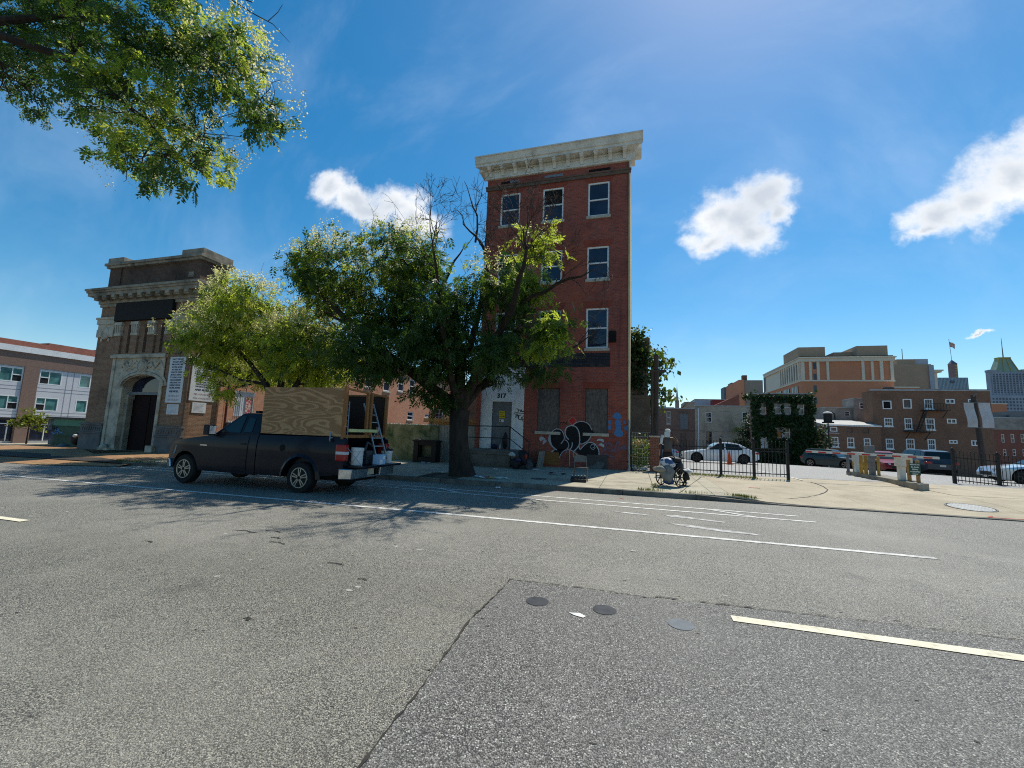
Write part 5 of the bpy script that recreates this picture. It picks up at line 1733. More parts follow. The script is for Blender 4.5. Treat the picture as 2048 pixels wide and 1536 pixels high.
crown(tree, [pinnate(P1_[3900:], D1_[3900:], 0.32, 6, 0.19), pinnate(*in_blobs([B1[12], B1[15], B1[13], B1[11]], 700, 0.3)[:2], 0.32, 6, 0.19)], m_leaf_lit, 'sunlit_foliage')  # upper and right clumps take the leaf colour with sunlight painted in
crown(tree, [panicles(hi, 620, per=16), panicles([B1[4], B1[3], B1[2]], 260, per=16)], m_pan, 'seed_panicles')

# second street tree further left
T2 = [(-18.29, 6.76, 1.50, 0.92), (-19.21, 6.32, 1.05, 0.68), (-16.25, 6.90, 1.63, 0.90), (-19.46, 4.41, 1.29, 0.72), (-17.75, 5.13, 1.63, 0.90), (-15.48, 5.30, 1.79, 1.10), (-13.82, 6.14, 1.25, 1.08),
      (-13.13, 4.70, 1.41, 1.14), (-14.75, 3.91, 1.48, 0.80), (-12.16, 3.90, 1.12, 0.89), (-11.70, 4.73, 0.68, 0.77), (-16.99, 3.93, 1.14, 0.59), (-16.14, 2.96, 0.67, 0.31), (-18.19, 4.10, 0.89, 0.47)]
B2 = blobs3(T2, 14.4, 1.1)
X2, Y2 = -14.3, 14.0
z2 = walk_z(X2, Y2)
tree2 = thing('street_tree', (X2, Y2, z2), 'yellow green street tree rising behind the plywood box of pickup', 'tree', 'street trees along the far pavement')
tb = MB()
tb.tube([(X2, Y2, z2 - 0.2), (X2, Y2, z2 + 0.05), (X2 - 0.05, Y2, 1.0), (X2 - 0.15, Y2 + 0.1, 2.1)], [0.36, 0.25, 0.2, 0.19], 10, caps=False)
limbs2 = [([(X2 - 0.15, Y2 + 0.1, 2.0), (-15.2, 14.2, 3.3), (-16.6, 14.4, 4.4), (-18.0, 14.5, 5.4), (-18.9, 14.5, 6.2)], [0.15, 0.12, 0.09, 0.06, 0.03]),
          ([(X2 - 0.15, Y2 + 0.1, 2.0), (-14.5, 14.3, 3.6), (-14.9, 14.4, 5.0), (-15.6, 14.4, 6.5)], [0.16, 0.12, 0.08, 0.03]),
          ([(X2 - 0.15, Y2 + 0.1, 2.0), (-13.6, 14.2, 3.3), (-13.0, 14.3, 4.6), (-13.4, 14.3, 5.9)], [0.14, 0.1, 0.07, 0.03]),
          ([(-15.2, 14.2, 3.3), (-16.6, 14.1, 3.5), (-18.5, 14.0, 4.2)], [0.07, 0.05, 0.02])]
for P, rr in limbs2:
    tb.tube(P, rr, 8, caps=False)
fork(tb, limbs2, B2, 0.045, 6)
obj('trunk', tb, m_bark, tree2)
tw = MB()
for p, d in (((-14.2, 14.3, 6.6), (-0.2, 0, 1)), ((-13.6, 14.3, 6.9), (0.2, 0, 1)), ((-16.5, 14.4, 7.4), (-0.2, 0, 1))):
    grow(tw, p, d, 1.0, 0.012, 2)
tag(obj('dead_twigs', tw, m_twig, tree2), kind='stuff')
P, D, _ = in_blobs(B2, 7600, 0.36)
crown(tree2, [pinnate(P[:1500], D[:1500], 0.32, 6, 0.19)], m_leaf)
crown(tree2, [pinnate(P[1500:], D[1500:], 0.32, 6, 0.19)], m_leaf_lit, 'sunlit_foliage')
crown(tree2, [panicles(B2, 1500, size=0.034, per=18, up_bias=0.5)], m_pan, 'seed_panicles')

# near tree on the camera's side of the street; its boughs hang into the picture
T3 = [(-15.69, 11.68, 2.25, 1.58), (-13.15, 11.03, 1.95, 1.53), (-10.88, 10.19, 1.78, 1.32), (-9.30, 10.05, 1.26, 0.99), (-7.99, 8.89, 0.97, 0.75), (-7.15, 8.03, 0.54, 0.63), (-9.01, 8.29, 1.21, 0.82), (-10.91, 8.67, 1.37, 0.87),
      (-11.58, 7.92, 0.93, 0.68), (-9.88, 7.33, 1.12, 0.55), (-8.64, 6.91, 0.76, 0.44), (-16.12, 10.51, 0.90, 0.56), (-18.87, 13.15, 2.30, 1.68), (-15.51, 14.25, 2.38, 1.59), (-11.37, 12.76, 2.04, 1.37), (-8.87, 11.06, 1.03, 0.67)]
B3 = blobs3(T3, 6.0, 0.45, 0.6)
X3, Y3 = -15.6, 0.6
tree3 = thing('overhanging_tree', (X3, Y3, road_z(X3)), 'leafy bough hanging into the top left corner from a near tree', 'tree')
tb = MB()
tb.tube([(X3, Y3, -0.4), (X3, Y3, 0.2), (X3 - 0.1, Y3 + 0.2, 3.0), (X3, Y3 + 0.6, 5.5)], [0.5, 0.34, 0.28, 0.26], 10, caps=False)
limbs3 = [([(X3, Y3 + 0.6, 5.4), (-15.4, 2.8, 8.2), (-14.6, 4.6, 10.4), (-13.6, 5.6, 11.4), (-12.0, 6.0, 11.2), (-10.6, 6.1, 10.4), (-9.2, 6.0, 9.4), (-8.3, 6.0, 8.6), (-7.3, 6.0, 8.0)], [0.22, 0.17, 0.10, 0.065, 0.05, 0.04, 0.03, 0.022, 0.01]),
          ([(-14.6, 4.6, 10.4), (-13.2, 5.6, 10.2), (-11.9, 5.9, 9.3), (-10.6, 6.0, 8.3), (-9.5, 6.0, 7.3), (-8.7, 6.0, 6.8)], [0.1, 0.08, 0.06, 0.045, 0.028, 0.01]),
          ([(-15.4, 2.8, 8.2), (-16.6, 4.6, 10.8), (-17.6, 5.6, 12.6)], [0.08, 0.05, 0.025]),
          ([(-13.6, 5.6, 11.4), (-12.2, 5.9, 12.6), (-9.6, 6.0, 11.6), (-7.9, 6.0, 10.6)], [0.08, 0.06, 0.03, 0.01])]
for P, rr in limbs3:
    tb.tube(P, rr, 8, caps=False)
fork(tb, limbs3, B3, 0.035, 11)
obj('trunk', tb, m_bark, tree3)
tw = MB()
tw.tube([(-8.6, 6.0, 10.9), (-7.75, 6.0, 10.25), (-7.25, 6.0, 9.9), (-6.75, 6.0, 9.35)], [0.014, 0.011, 0.008, 0.004], 5)
tw.tube([(-7.4, 6.0, 10.0), (-7.15, 6.0, 10.15), (-7.05, 6.0, 10.3)], [0.008, 0.006, 0.004], 4)
tag(obj('bare_twigs', tw, m_twig, tree3), kind='stuff')
P, D, _ = in_blobs(B3, 5200, 0.5, 12, 0.11)
crown(tree3, [pinnate(P, D, 0.27, 7, 0.18, droop=0.5)], m_leaf)
crown(tree3, [pinnate(*in_blobs(B3[2:11], 700, 0.3)[:2], 0.27, 7, 0.18, droop=0.5)], m_leaf_lit, 'sunlit_foliage')
crown(tree3, [panicles([B3[k] for k in (4, 5, 6, 9, 10, 11, 3, 8)], 420, size=0.022, per=18, up_bias=0.15, shell=0.05)], m_pan, 'seed_panicles')

# ------------------------------------------------------------------ pickup truck with a plywood box and its load
def wheel(parent, name, x, y, z, r, wd, side, m_t, m_r, spokes=5, double=True, rr=0.64):
    """wheel on the Y axis; side = -1 faces -Y. wheel (tyre) > rim"""
    t = MB().lathe([(r * 0.60, -wd / 2), (r * 0.92, -wd / 2), (r * 0.985, -wd * 0.36), (r, -wd * 0.2), (r, wd * 0.2), (r * 0.985, wd * 0.36), (r * 0.92, wd / 2), (r * 0.60, wd / 2)], 28, (0, 0, 0), 'Y')
    wv = obj(name, t, m_t, parent, world=False)
    wv.location = (x, y, z)
    f = side * (wd / 2 + 0.002)
    R_ = r * rr
    rm = MB().torus((0, f * 0.94, 0), R_ * 0.95, R_ * 0.075, 28, 6, 'Y')
    rm.lathe([(0.0, f * 0.98), (R_ * 0.2, f * 0.98), (R_ * 0.22, f * 0.7), (0.0, f * 0.7)], 14, (0, 0, 0), 'Y')
    for k in range(spokes):
        a = 2 * math.pi * k / spokes + 0.3
        for o in ((-0.16, 0.16) if double else (0.0,)):
            p0 = (math.cos(a + o * 2.0) * R_ * 0.18, f * 0.93, math.sin(a + o * 2.0) * R_ * 0.18)
            p1 = (math.cos(a + o) * R_ * 0.93, f * 0.88, math.sin(a + o) * R_ * 0.93)
            rm.bar(p0, p1, R_ * (0.11 if double else 0.22), R_ * (0.11 if double else 0.22))
    obj('rim', rm, m_r, wv, world=False)
    obj('brake_disc', MB().lathe([(0.0, f * 0.55), (R_ * 0.93, f * 0.55), (R_ * 0.93, f * 0.4), (0.0, f * 0.4)], 20, (0, 0, 0), 'Y'), m_dark, wv, world=False)
    return wv


m_navy = M('navy_paint', (0.0035, 0.005, 0.012), (0.006, 0.0075, 0.015), sc=1.5, rough=0.30, coat=0.1, spec=0.15, det=6, dirt=((0.022, 0.021, 0.022), 1.3, 0.4))
m_tyre = M('tyre_rubber', (0.012, 0.012, 0.012), (0.02, 0.02, 0.019), sc=12, rough=0.85)
m_alloy = M('dusty_alloy', (0.42, 0.39, 0.33), (0.30, 0.28, 0.24), sc=8, rough=0.4, metal=0.75)
m_chrome = M('scuffed_chrome', (0.62, 0.64, 0.66), (0.48, 0.49, 0.50), sc=5, rough=0.22, metal=0.95, dirt=((0.14, 0.13, 0.12), 3.0, 0.5))
m_plast = M('black_plastic', (0.014, 0.014, 0.015), (0.02, 0.02, 0.02), sc=10, rough=0.6)
m_lred = M('lamp_red', (0.34, 0.012, 0.012), (0.28, 0.01, 0.01), sc=6, rough=0.15, coat=0.6)
m_lwhite = M('lamp_clear', (0.62, 0.62, 0.62), (0.5, 0.5, 0.5), sc=6, rough=0.15, coat=0.6)
m_bluel = M('headlamp', (0.30, 0.36, 0.42), (0.2, 0.25, 0.3), sc=6, rough=0.1, coat=0.8)
m_cglass = glass_mat('car_glass', (0.006, 0.009, 0.008), 0.02, 0.35, 0.05)
TXC, TYC = -9.9, 9.87
tz0 = road_z(-10.1) - 0.005
truck = thing('pickup_truck', (TXC, TYC, tz0), 'dark navy pickup truck with tall plywood box on its bed and dropped tailgate', 'pickup truck')
# local axes: x towards the tail, y towards the kerb (+), z up; left side faces the street (-y)
HW = 0.98
WB0, WB1, WR = -2.25, 1.72, 0.405
fx = -3.02                                   # front of the body


ARF, ARB = (WB0, 0.50), (WB1, 0.53)


def yt(x, z):
    e = max(0.0, (-2.2 - x) / 0.85)
    t = z / 1.42
    return HW * (1 - 0.13 * e ** 2) * (1 - 0.055 * max(0.0, (t - 0.72) / 0.28) ** 2 - 0.03 * max(0.0, (0.5 - t) / 0.25) ** 2)


hoodc = curve([(-3.02, 0.92), (-3.0, 1.00), (-2.93, 1.08), (-2.80, 1.14), (-2.5, 1.21), (-2.0, 1.29), (-1.5, 1.355), (-1.2, 1.40), (0.25, 1.43)])
body = obj('body', MB().skin(stations(-3.02, 0.25, [ARF]), arch_bot(curve([(-3.02, 0.58), (-2.9, 0.46), (-2.7, 0.40), (0.25, 0.38)]), [ARF], 0.40), hoodc, yt, 9, 8, 0.05), m_navy, truck, world=False)
obj('hood', MB().hexa([(-2.62, -0.62, 1.19), (-1.22, -0.74, 1.42), (-1.22, 0.74, 1.42), (-2.62, 0.62, 1.19), (-2.50, -0.50, 1.265), (-1.24, -0.62, 1.465), (-1.24, 0.62, 1.465), (-2.50, 0.50, 1.265)]), m_navy, truck, world=False, bevel=0.025)
# door skin a few millimetres proud, with the shut line behind the cab
dxs = [-1.20 + 0.145 * i for i in range(9)]
drs = []
for sg in (-1, 1):
    d_ = MB().skin(dxs, lambda x: 0.46, lambda x: 1.385, lambda x, z: yt(x, z) + 0.007, 9, sides=(sg,))
    d_ = obj('door', d_, m_navy, truck, world=False)
    obj('shut_line', MB().skin([-0.037, -0.018], lambda x: 0.44, lambda x: 1.40, lambda x, z: yt(x, z) + 0.003, 6, sides=(sg,)), m_dark, d_, world=False)
    obj('door_handle', MB().box(-0.28, sg * 0.975 - 0.02, 1.16, -0.09, sg * 0.975 + 0.02, 1.20), m_plast, d_, world=False, bevel=0.01)
    obj('trim_strip', MB().box(-1.18, sg * 0.99 - 0.008, 0.72, -0.06, sg * 0.99 + 0.008, 0.755), m_navy, d_, world=False)
    drs.append(d_)
# cab greenhouse: tapered, with pillars standing round the panes
gp = [(-1.34, 1.40), (0.25, 1.42), (0.25, 1.52), (0.16, 1.97), (0.06, 2.015), (-0.45, 2.02), (-0.60, 1.985)]


def yw_(z):
    return 0.925 - 0.20 * (z - 1.40) / 0.62


cab = MB()
n = len(gp)
cab.add([(x, -yw_(z), z) for x, z in gp] + [(x, yw_(z), z) for x, z in gp], [(i, (i + 1) % n, (i + 1) % n + n, i + n) for i in range(n)] + [tuple(range(n - 1, -1, -1)), tuple(range(n, 2 * n))])
cabo = obj('cab', cab, m_navy, truck, world=False, bevel=0.03)


def pane(nm, pts, parent, mt=None, push=0.012):
    q = [Vector(p) for p in pts]
    nn = (q[1] - q[0]).cross(q[2] - q[1]).normalized()
    mb = MB().prism([tuple(p + nn * push) for p in q], tuple(-nn * 0.008))
    return obj(nm, mb, mt or m_cglass, parent, world=False)


for sg in (-1, 1):
    s1 = [(-1.10, sg * yw_(1.46), 1.46), (-0.42, sg * yw_(1.47), 1.47), (-0.40, sg * yw_(1.92), 1.92), (-0.56, sg * yw_(1.92), 1.92)]
    s2 = [(-0.30, sg * yw_(1.48), 1.48), (-0.02, sg * yw_(1.50), 1.50), (-0.05, sg * yw_(1.86), 1.86), (-0.28, sg * yw_(1.90), 1.90)]
    for s_ in (s1, s2):
        pane('window_pane', s_ if sg < 0 else s_[::-1], cabo)
pane('windscreen', [(-1.28, 0.82, 1.45), (-1.28, -0.82, 1.45), (-0.65, -0.68, 1.96), (-0.65, 0.68, 1.96)], cabo)
for sg in (-1, 1):
    mm = MB().box(-1.40, min(sg * 0.96, sg * 1.20), 1.38, -1.20, max(sg * 0.96, sg * 1.20), 1.66)
    mo = obj('wing_mirror', mm, m_plast, truck, world=False, bevel=0.03)
    obj('mirror_glass', MB().box(-1.197, min(sg * 0.99, sg * 1.17), 1.41, -1.191, max(sg * 0.99, sg * 1.17), 1.63), m_lwhite, mo, world=False)
obj('roof_light', MB().box(-0.50, -0.42, 2.035, -0.36, -0.12, 2.10).box(-0.50, 0.0, 2.035, -0.36, 0.30, 2.10).box(-0.46, -0.12, 2.035, -0.40, 0.0, 2.075), m_plast, truck, world=False, bevel=0.012)
# bed sides with wheel openings
bedt = curve([(0.28, 1.44), (2.9, 1.47), (3.0, 1.44), (3.02, 1.40)])
beds = stations(0.28, 3.02, [ARB])
for sg in (-1, 1):
    bsk = MB().skin(beds, arch_bot(curve([(0.28, 0.40), (2.2, 0.46), (3.02, 0.56)]), [ARB], 0.40), bedt, yt, 9, sides=(sg,))
    bsk.skin(beds, lambda x: 0.74, bedt, lambda x, z: HW - 0.13, 2, sides=(-sg,))
    bsk.v = [(p[0], (-p[1] if p[1] * sg < 0 else p[1]), p[2]) for p in bsk.v]
    for i in range(len(beds) - 1):
        xa, xb = beds[i], beds[i + 1]
        bsk.add([(xa, sg * yt(xa, bedt(xa)), bedt(xa)), (xb, sg * yt(xb, bedt(xb)), bedt(xb)), (xb, sg * (HW - 0.13), bedt(xb)), (xa, sg * (HW - 0.13), bedt(xa))], [(0, 1, 2, 3)], 0, True)
    for x in (0.28, 3.02):
        bsk.add([(x, sg * yt(x, z), z) for z in (0.56, 1.0, bedt(x))] + [(x, sg * (HW - 0.13), z) for z in (bedt(x), 0.56)], [(0, 1, 2, 3, 4)])
    sd = obj('bed_side', bsk, m_navy, truck, world=False)
    fl = MB()
    for i in range(9):
        a0, a1 = math.pi * i / 9, math.pi * (i + 1) / 9
        q = [(WB1 - rr_ * math.cos(a), sg * yy_, 0.40 + rr_ * math.sin(a)) for a in (a0, a1) for rr_, yy_ in ((0.54, HW + 0.035), (0.64, HW - 0.012))]
        fl.add(q, [(0, 1, 3, 2)], 0, True)
        q2 = [(WB1 - rr_ * math.cos(a), sg * yy_, 0.40 + rr_ * math.sin(a)) for a in (a0, a1) for rr_, yy_ in ((0.54, HW + 0.035), (0.535, HW - 0.09))]
        fl.add(q2, [(0, 1, 3, 2)], 0, True)
    obj('wheel_arch', fl, m_navy, sd, world=False)
    tl = MB().box(2.76, min(sg * 0.99, sg * 0.82), 0.88, 3.05, max(sg * 0.99, sg * 0.82), 1.30)
    tlo = obj('tail_lamp', tl, m_lred, truck, world=False, bevel=0.035)
    obj('reverse_lens', MB().box(2.78, min(sg * 0.996, sg * 0.83), 1.045, 3.056, max(sg * 0.996, sg * 0.83), 1.12), m_lwhite, tlo, world=False, bevel=0.008)
obj('fuel_hole', MB().lathe([(0.0, -HW - 0.004), (0.085, -HW - 0.004), (0.095, -HW + 0.02), (0.0, -HW + 0.02)], 16, (1.12, 0, 1.13), 'Y'), m_dark, truck, world=False)
obj('badge', MB().box(-1.72, -HW - 0.002, 1.075, -1.47, -HW + 0.03, 1.105), m_chrome, truck, world=False)
obj('bed_floor', MB().box(0.30, -0.84, 0.74, 2.99, 0.84, 0.80).box(0.30, -0.84, 0.80, 0.36, 0.84, 1.42), m_plast, truck, world=False)
tg = obj('tailgate', MB().box(3.03, -0.86, 0.72, 3.55, 0.86, 0.78), m_navy, truck, world=False, bevel=0.02)
obj('gate_cable', MB().tube([(3.5, 0.88, 0.78), (3.04, 0.89, 1.22)], 0.008, 5).tube([(3.5, -0.88, 0.78), (3.04, -0.89, 1.22)], 0.008, 5), m_galv, tg, world=False)
bmp = obj('rear_bumper', MB().hexa([(2.92, -1.01, 0.44), (3.24, -0.95, 0.45), (3.24, -0.28, 0.45), (3.03, -0.28, 0.44), (2.92, -1.01, 0.70), (3.27, -0.95, 0.70), (3.27, -0.28, 0.70), (3.03, -0.28, 0.70)]).hexa([(3.03, 0.28, 0.44), (3.24, 0.28, 0.45), (3.24, 0.95, 0.45), (2.92, 1.01, 0.44), (3.03, 0.28, 0.70), (3.27, 0.28, 0.70), (3.27, 0.95, 0.70), (2.92, 1.01, 0.70)]).box(3.03, -0.278, 0.44, 3.19, 0.278, 0.485), m_chrome, truck, world=False, bevel=0.02)
pl = obj('number_plate', MB().box(3.13, -0.155, 0.50, 3.14, 0.155, 0.655), M('plate', (0.62, 0.58, 0.46), (0.55, 0.5, 0.4), sc=6, rough=0.5), truck, world=False)
obj('plate_recess', MB().box(3.035, -0.277, 0.49, 3.10, 0.277, 0.70), m_dark, truck, world=False)
obj('front_bumper', MB().hexa([(-3.14, -0.80, 0.40), (-2.74, -1.0, 0.42), (-2.74, 1.0, 0.42), (-3.14, 0.80, 0.40), (-3.16, -0.82, 0.68), (-2.80, -1.0, 0.66), (-2.80, 1.0, 0.66), (-3.16, 0.82, 0.68)]), m_chrome, truck, world=False, bevel=0.03)
for sg in (-1, 1):
    hl = MB().hexa([(-3.00, sg * 0.70, 0.78), (-2.72, sg * 0.965, 0.80), (-2.66, sg * 0.90, 0.80), (-2.9, sg * 0.68, 0.78), (-2.93, sg * 0.70, 1.0), (-2.66, sg * 0.955, 1.05), (-2.60, sg * 0.90, 1.05), (-2.86, sg * 0.68, 1.0)])
    obj('headlamp', hl, m_bluel, truck, world=False, bevel=0.012)
obj('grille', MB().hexa([(-3.05, -0.66, 0.70), (-2.95, -0.66, 0.70), (-2.95, 0.66, 0.70), (-3.05, 0.66, 0.70), (-2.99, -0.64, 1.02), (-2.88, -0.64, 1.02), (-2.88, 0.64, 1.02), (-2.99, 0.64, 1.02)]), m_chrome, truck, world=False, bevel=0.01)
obj('chassis', MB().box(-2.7, -0.55, 0.34, 2.95, 0.55, 0.50).tube([(WB1, -0.75, 0.40), (WB1, 0.75, 0.40)], 0.08, 8).box(-0.3, 0.2, 0.24, 0.7, 0.6, 0.34), m_dark, truck, world=False)
for x in (WB0, WB1):
    for sg in (-1, 1):
        wheel(truck, 'wheel', x, sg * 0.845, WR, WR, 0.25, sg, m_tyre, m_alloy)

# the plywood box standing on the bed rails
m_ply = bpy.data.materials.new('plywood')
m_ply.use_nodes = True
_t = NT(m_ply.node_tree)
_b = _t.n['Principled BSDF']
_co = _t.new('ShaderNodeTexCoord').outputs['Object']
_mp = _t.new('ShaderNodeMapping')
_mp.inputs['Scale'].default_value = (0.45, 1.0, 2.2)
_t.l.new(_co, _mp.inputs[0])
_n1 = _t.noise(_mp.outputs[0], 1.15, 2.0, 0.45, 0.5)
_wave = _t.math('SINE', _t.math('MULTIPLY', _n1, 78.0))
_mp2 = _t.new('ShaderNodeMapping')
_mp2.inputs['Scale'].default_value = (3.0, 3.0, 60.0)
_t.l.new(_co, _mp2.inputs[0])
_gr = _t.noise(_mp2.outputs[0], 1.0, 4.0, 0.6)
_c = _t.ramp(_wave, [(0.0, (0.27, 0.135, 0.055)), (0.45, (0.43, 0.24, 0.11)), (0.9, (0.49, 0.28, 0.135))])
_c = _t.mix(_t.math('MULTIPLY', _gr, 0.5), _c, (0.34, 0.185, 0.082))
_t.l.new(_c, _b.inputs['Base Color'])
_b.inputs['Roughness'].default_value = 0.8
m_stud = M('raw_timber_orange', (0.34, 0.155, 0.055), (0.26, 0.11, 0.04), sc=3, rough=0.75, stretch=(4, 4, 0.5))
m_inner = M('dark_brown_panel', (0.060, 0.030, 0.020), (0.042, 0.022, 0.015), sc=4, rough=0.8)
bx = thing('plywood_box', (-8.3, 9.9, 1.35), 'tall open topped plywood box with orange timber frame on pickup bed', 'plywood box')
z0, z1 = 1.355, 2.615
obj('side_board', MB().box(-9.62, 8.965, z0 + 0.01, -7.06, 8.985, z1 - 0.01), m_ply, bx)
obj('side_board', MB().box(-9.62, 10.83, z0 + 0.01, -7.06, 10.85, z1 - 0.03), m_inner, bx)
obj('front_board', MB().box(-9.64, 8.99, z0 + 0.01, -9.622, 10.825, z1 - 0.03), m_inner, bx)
obj('post', MB().box(-7.055, 8.94, z0 - 0.05, -6.985, 9.03, z1 + 0.02), m_stud, bx)
obj('post', MB().box(-7.055, 9.86, z0 + 0.062, -6.985, 9.93, z1 - 0.06), m_stud, bx)
obj('post', MB().box(-7.030, 9.99, z0 + 0.062, -6.96, 10.06, z1 - 0.04), m_stud, bx)
obj('post', MB().box(-7.055, 10.77, z0 - 0.05, -6.985, 10.85, z1 - 0.06), m_stud, bx)
obj('rail', MB().box(-7.05, 9.032, z0 - 0.02, -6.99, 10.768, z0 + 0.06), m_stud, bx)
obj('rail', MB().bar((-7.02, 9.032, z1 - 0.03), (-7.02, 10.768, z1 - 0.09), 0.05, 0.05), m_stud, bx)
obj('rail', MB().box(-9.6, 10.79, z1 - 0.075, -7.06, 10.828, z1 - 0.028).box(-9.6, 8.987, z1 - 0.07, -7.06, 9.02, z1 - 0.02), m_stud, bx)
# ladders, rods and the pale bar across the tail
m_alu = M('ladder_aluminium', (0.46, 0.46, 0.46), (0.34, 0.34, 0.34), sc=6, rough=0.45, metal=0.5)


def ladder(p0, p1, wd, label, rungs=7):
    p0, p1 = Vector(p0), Vector(p1)
    t = thing('ladder', p0, label, 'ladder', 'ladders lying in the pickup bed')
    d = (p1 - p0).normalized()
    s = Vector((0.45, 0.9, 0)).normalized() * wd / 2
    for sg in (-1, 1):
        obj('stile', MB().bar(p0 + s * sg, p1 + s * sg, 0.025, 0.06), m_alu, t)
    for k in range(rungs):
        q = p0.lerp(p1, (k + 0.5) / rungs)
        obj('rung', MB().tube([q - s, q + s], 0.014, 6), m_alu, t)
    return t


ladder((-6.50, 9.95, 0.80), (-7.45, 10.55, 2.30), 0.30, 'narrow aluminium ladder sloping over the tailgate of the pickup')
ladder((-7.2, 9.05, 1.25), (-7.75, 9.75, 2.30), 0.45, 'wide aluminium ladder lying inside the plywood box')
yb = thing('level_bar', (-6.93, 9.9, 1.52), 'pale yellow bar with steel end clamp across the plywood box', 'bar')
obj('bar', MB().box(-6.955, 9.08, 1.485, -6.905, 10.28, 1.565), M('pale_yellow', (0.62, 0.62, 0.28), (0.52, 0.52, 0.22), sc=4, rough=0.5), yb, bevel=0.006)
obj('clamp', MB().box(-6.96, 10.282, 1.43, -6.90, 10.36, 1.64).torus((-6.93, 10.26, 1.42), 0.07, 0.012, 14, 5, 'X'), m_galv, yb)
m_pail = M('pail_white', (0.66, 0.66, 0.64), (0.56, 0.56, 0.54), sc=5, rough=0.45, dirt=((0.35, 0.33, 0.28), 3.0, 0.4))
tgz = tz0 + 0.785


def pail(x, y, h, r, label, lid):
    t = thing('bucket', (x, y, tgz), label, 'bucket', 'buckets on the tailgate')
    obj('body', MB().lathe([(0.0, 0.0), (r * 0.88, 0.0), (r * 0.93, h * 0.8), (r * 1.02, h * 0.82), (r, h), (r * 0.9, h), (r * 0.85, h - 0.02), (0.0, h - 0.02)], 20), m_pail, t, world=False)
    obj('handle', MB().tube([(math.cos(a) * r * 1.04, math.sin(a) * r * 1.04, h * 0.80 - 0.30 * math.sin(math.pi * k / 10) * (1 if not lid else -0.35)) for k, a in enumerate([R(150 + 18 * i) for i in range(11)])], 0.005, 5), m_galv, t, world=False)
    if lid:
        obj('lid', MB().lathe([(0.0, h), (r * 1.03, h), (r * 1.03, h + 0.04), (r * 0.9, h + 0.055), (0.0, h + 0.055)], 20), m_plast, t, world=False)
    return t


pail(-6.78, 9.28, 0.43, 0.16, 'taller white bucket by the left tail lamp of pickup', False)
pail(-6.65, 10.42, 0.33, 0.155, 'shorter white bucket with black lid on the tailgate', True)
cb = thing('carton', (-6.45, 9.82, tgz), 'small pale blue and white carton on the pickup tailgate', 'carton')
obj('box', MB().box(-6.57, 9.66, tgz + 0.002, -6.36, 9.92, tgz + 0.25), [M('carton_blue', (0.30, 0.46, 0.66), (0.36, 0.50, 0.66), sc=4, rough=0.6)], cb)
obj('print', MB().box(-6.3585, 9.68, tgz + 0.03, -6.356, 9.78, tgz + 0.12).box(-6.3585, 9.80, tgz + 0.14, -6.356, 9.90, tgz + 0.22), m_white, cb)
vac = thing('tool_case', (-6.9, 9.95, tgz), 'dark grey tool case behind the pale blue carton', 'tool case')
obj('case', MB().box(-7.1, 9.6, tgz + 0.002, -6.72, 10.0, tgz + 0.34).tube([(-6.9, 9.75, tgz + 0.34), (-6.9, 9.85, tgz + 0.55), (-6.8, 10.05, tgz + 0.42)], 0.04, 8), M('case_grey', (0.06, 0.065, 0.07), (0.04, 0.04, 0.045), sc=5, rough=0.5), vac, bevel=0.02)

# ------------------------------------------------------------------ right of the row house: garden, pier, fences
m_pierb = brick('pier_brick', (0.26, 0.085, 0.050), (0.20, 0.06, 0.04), (0.24, 0.19, 0.15), dirt=(0.10, 0.04, 0.03))
zp = walk_z(0.85, 18.7)
pier = thing('brick_pier', (0.84, 18.85, zp), 'short red brick gate pier behind the standing person', 'pier')
obj('shaft', MB().box(0.66, 18.67, zp - 0.2, 1.02, 19.03, zp + 1.42), m_pierb, pier)
obj('cap', MB().box(0.62, 18.63, zp + 1.421, 1.06, 19.07, zp + 1.48), m_sill, pier, bevel=0.012)
obj('spike', MB().box(0.70, 18.8, zp + 1.48, 0.74, 18.84, zp + 1.85).box(0.82, 18.8, zp + 1.48, 0.86, 18.84, zp + 1.9), m_black, pier)
wf = thing('wire_fence', (0.2, 18.75, zp), 'sagging wire fence with black post between brick front and pier', 'fence')
obj('post', MB().tube([(-0.10, 18.70, zp - 0.2), (-0.13, 18.72, zp + 1.75)], 0.035, 8), m_black, wf)
wr = MB()
for k in range(9):
    z = zp + 0.25 + k * 0.17
    wr.tube([(-0.11, 18.72, z), (0.28, 18.72, z - rnd.uniform(0.01, 0.05)), (0.66, 18.75, z + rnd.uniform(-0.03, 0.03))], 0.006, 4)
for k in range(7):
    x = -0.05 + k * 0.1
    wr.tube([(x, 18.72, zp + 0.1), (x + rnd.uniform(-0.02, 0.02), 18.72, zp + 1.6)], 0.004, 4)
obj('wire', wr, m_galv, wf)
m_weed = leaf_mat('weed_leaf', (0.045, 0.11, 0.014), (0.10, 0.16, 0.025), 0.4, (0.26, 0.34, 0.03))
m_weed_d = leaf_mat('ivy_leaf', (0.014, 0.034, 0.010), (0.030, 0.060, 0.014), 0.25, (0.06, 0.12, 0.015))
m_weed_o = leaf_mat('dry_leaf', (0.24, 0.12, 0.035), (0.34, 0.20, 0.07), 0.35, (0.4, 0.22, 0.06))
weeds = thing('weed_bush', (0.25, 19.2, zp), 'leafy weeds growing behind the wire fence beside brick pier', 'weeds')
st_ = MB()
for k in range(22):
    x, y = rnd.uniform(-0.1, 0.65), rnd.uniform(19.0, 19.6)
    grow(st_, (x, y, zp - 0.05), (rnd.gauss(0, 0.2), rnd.gauss(0, 0.2), 1), rnd.uniform(0.6, 1.4), 0.009, 1)
obj('stems', st_, M('weed_stem', (0.10, 0.12, 0.04), (0.07, 0.06, 0.03), sc=9), weeds)
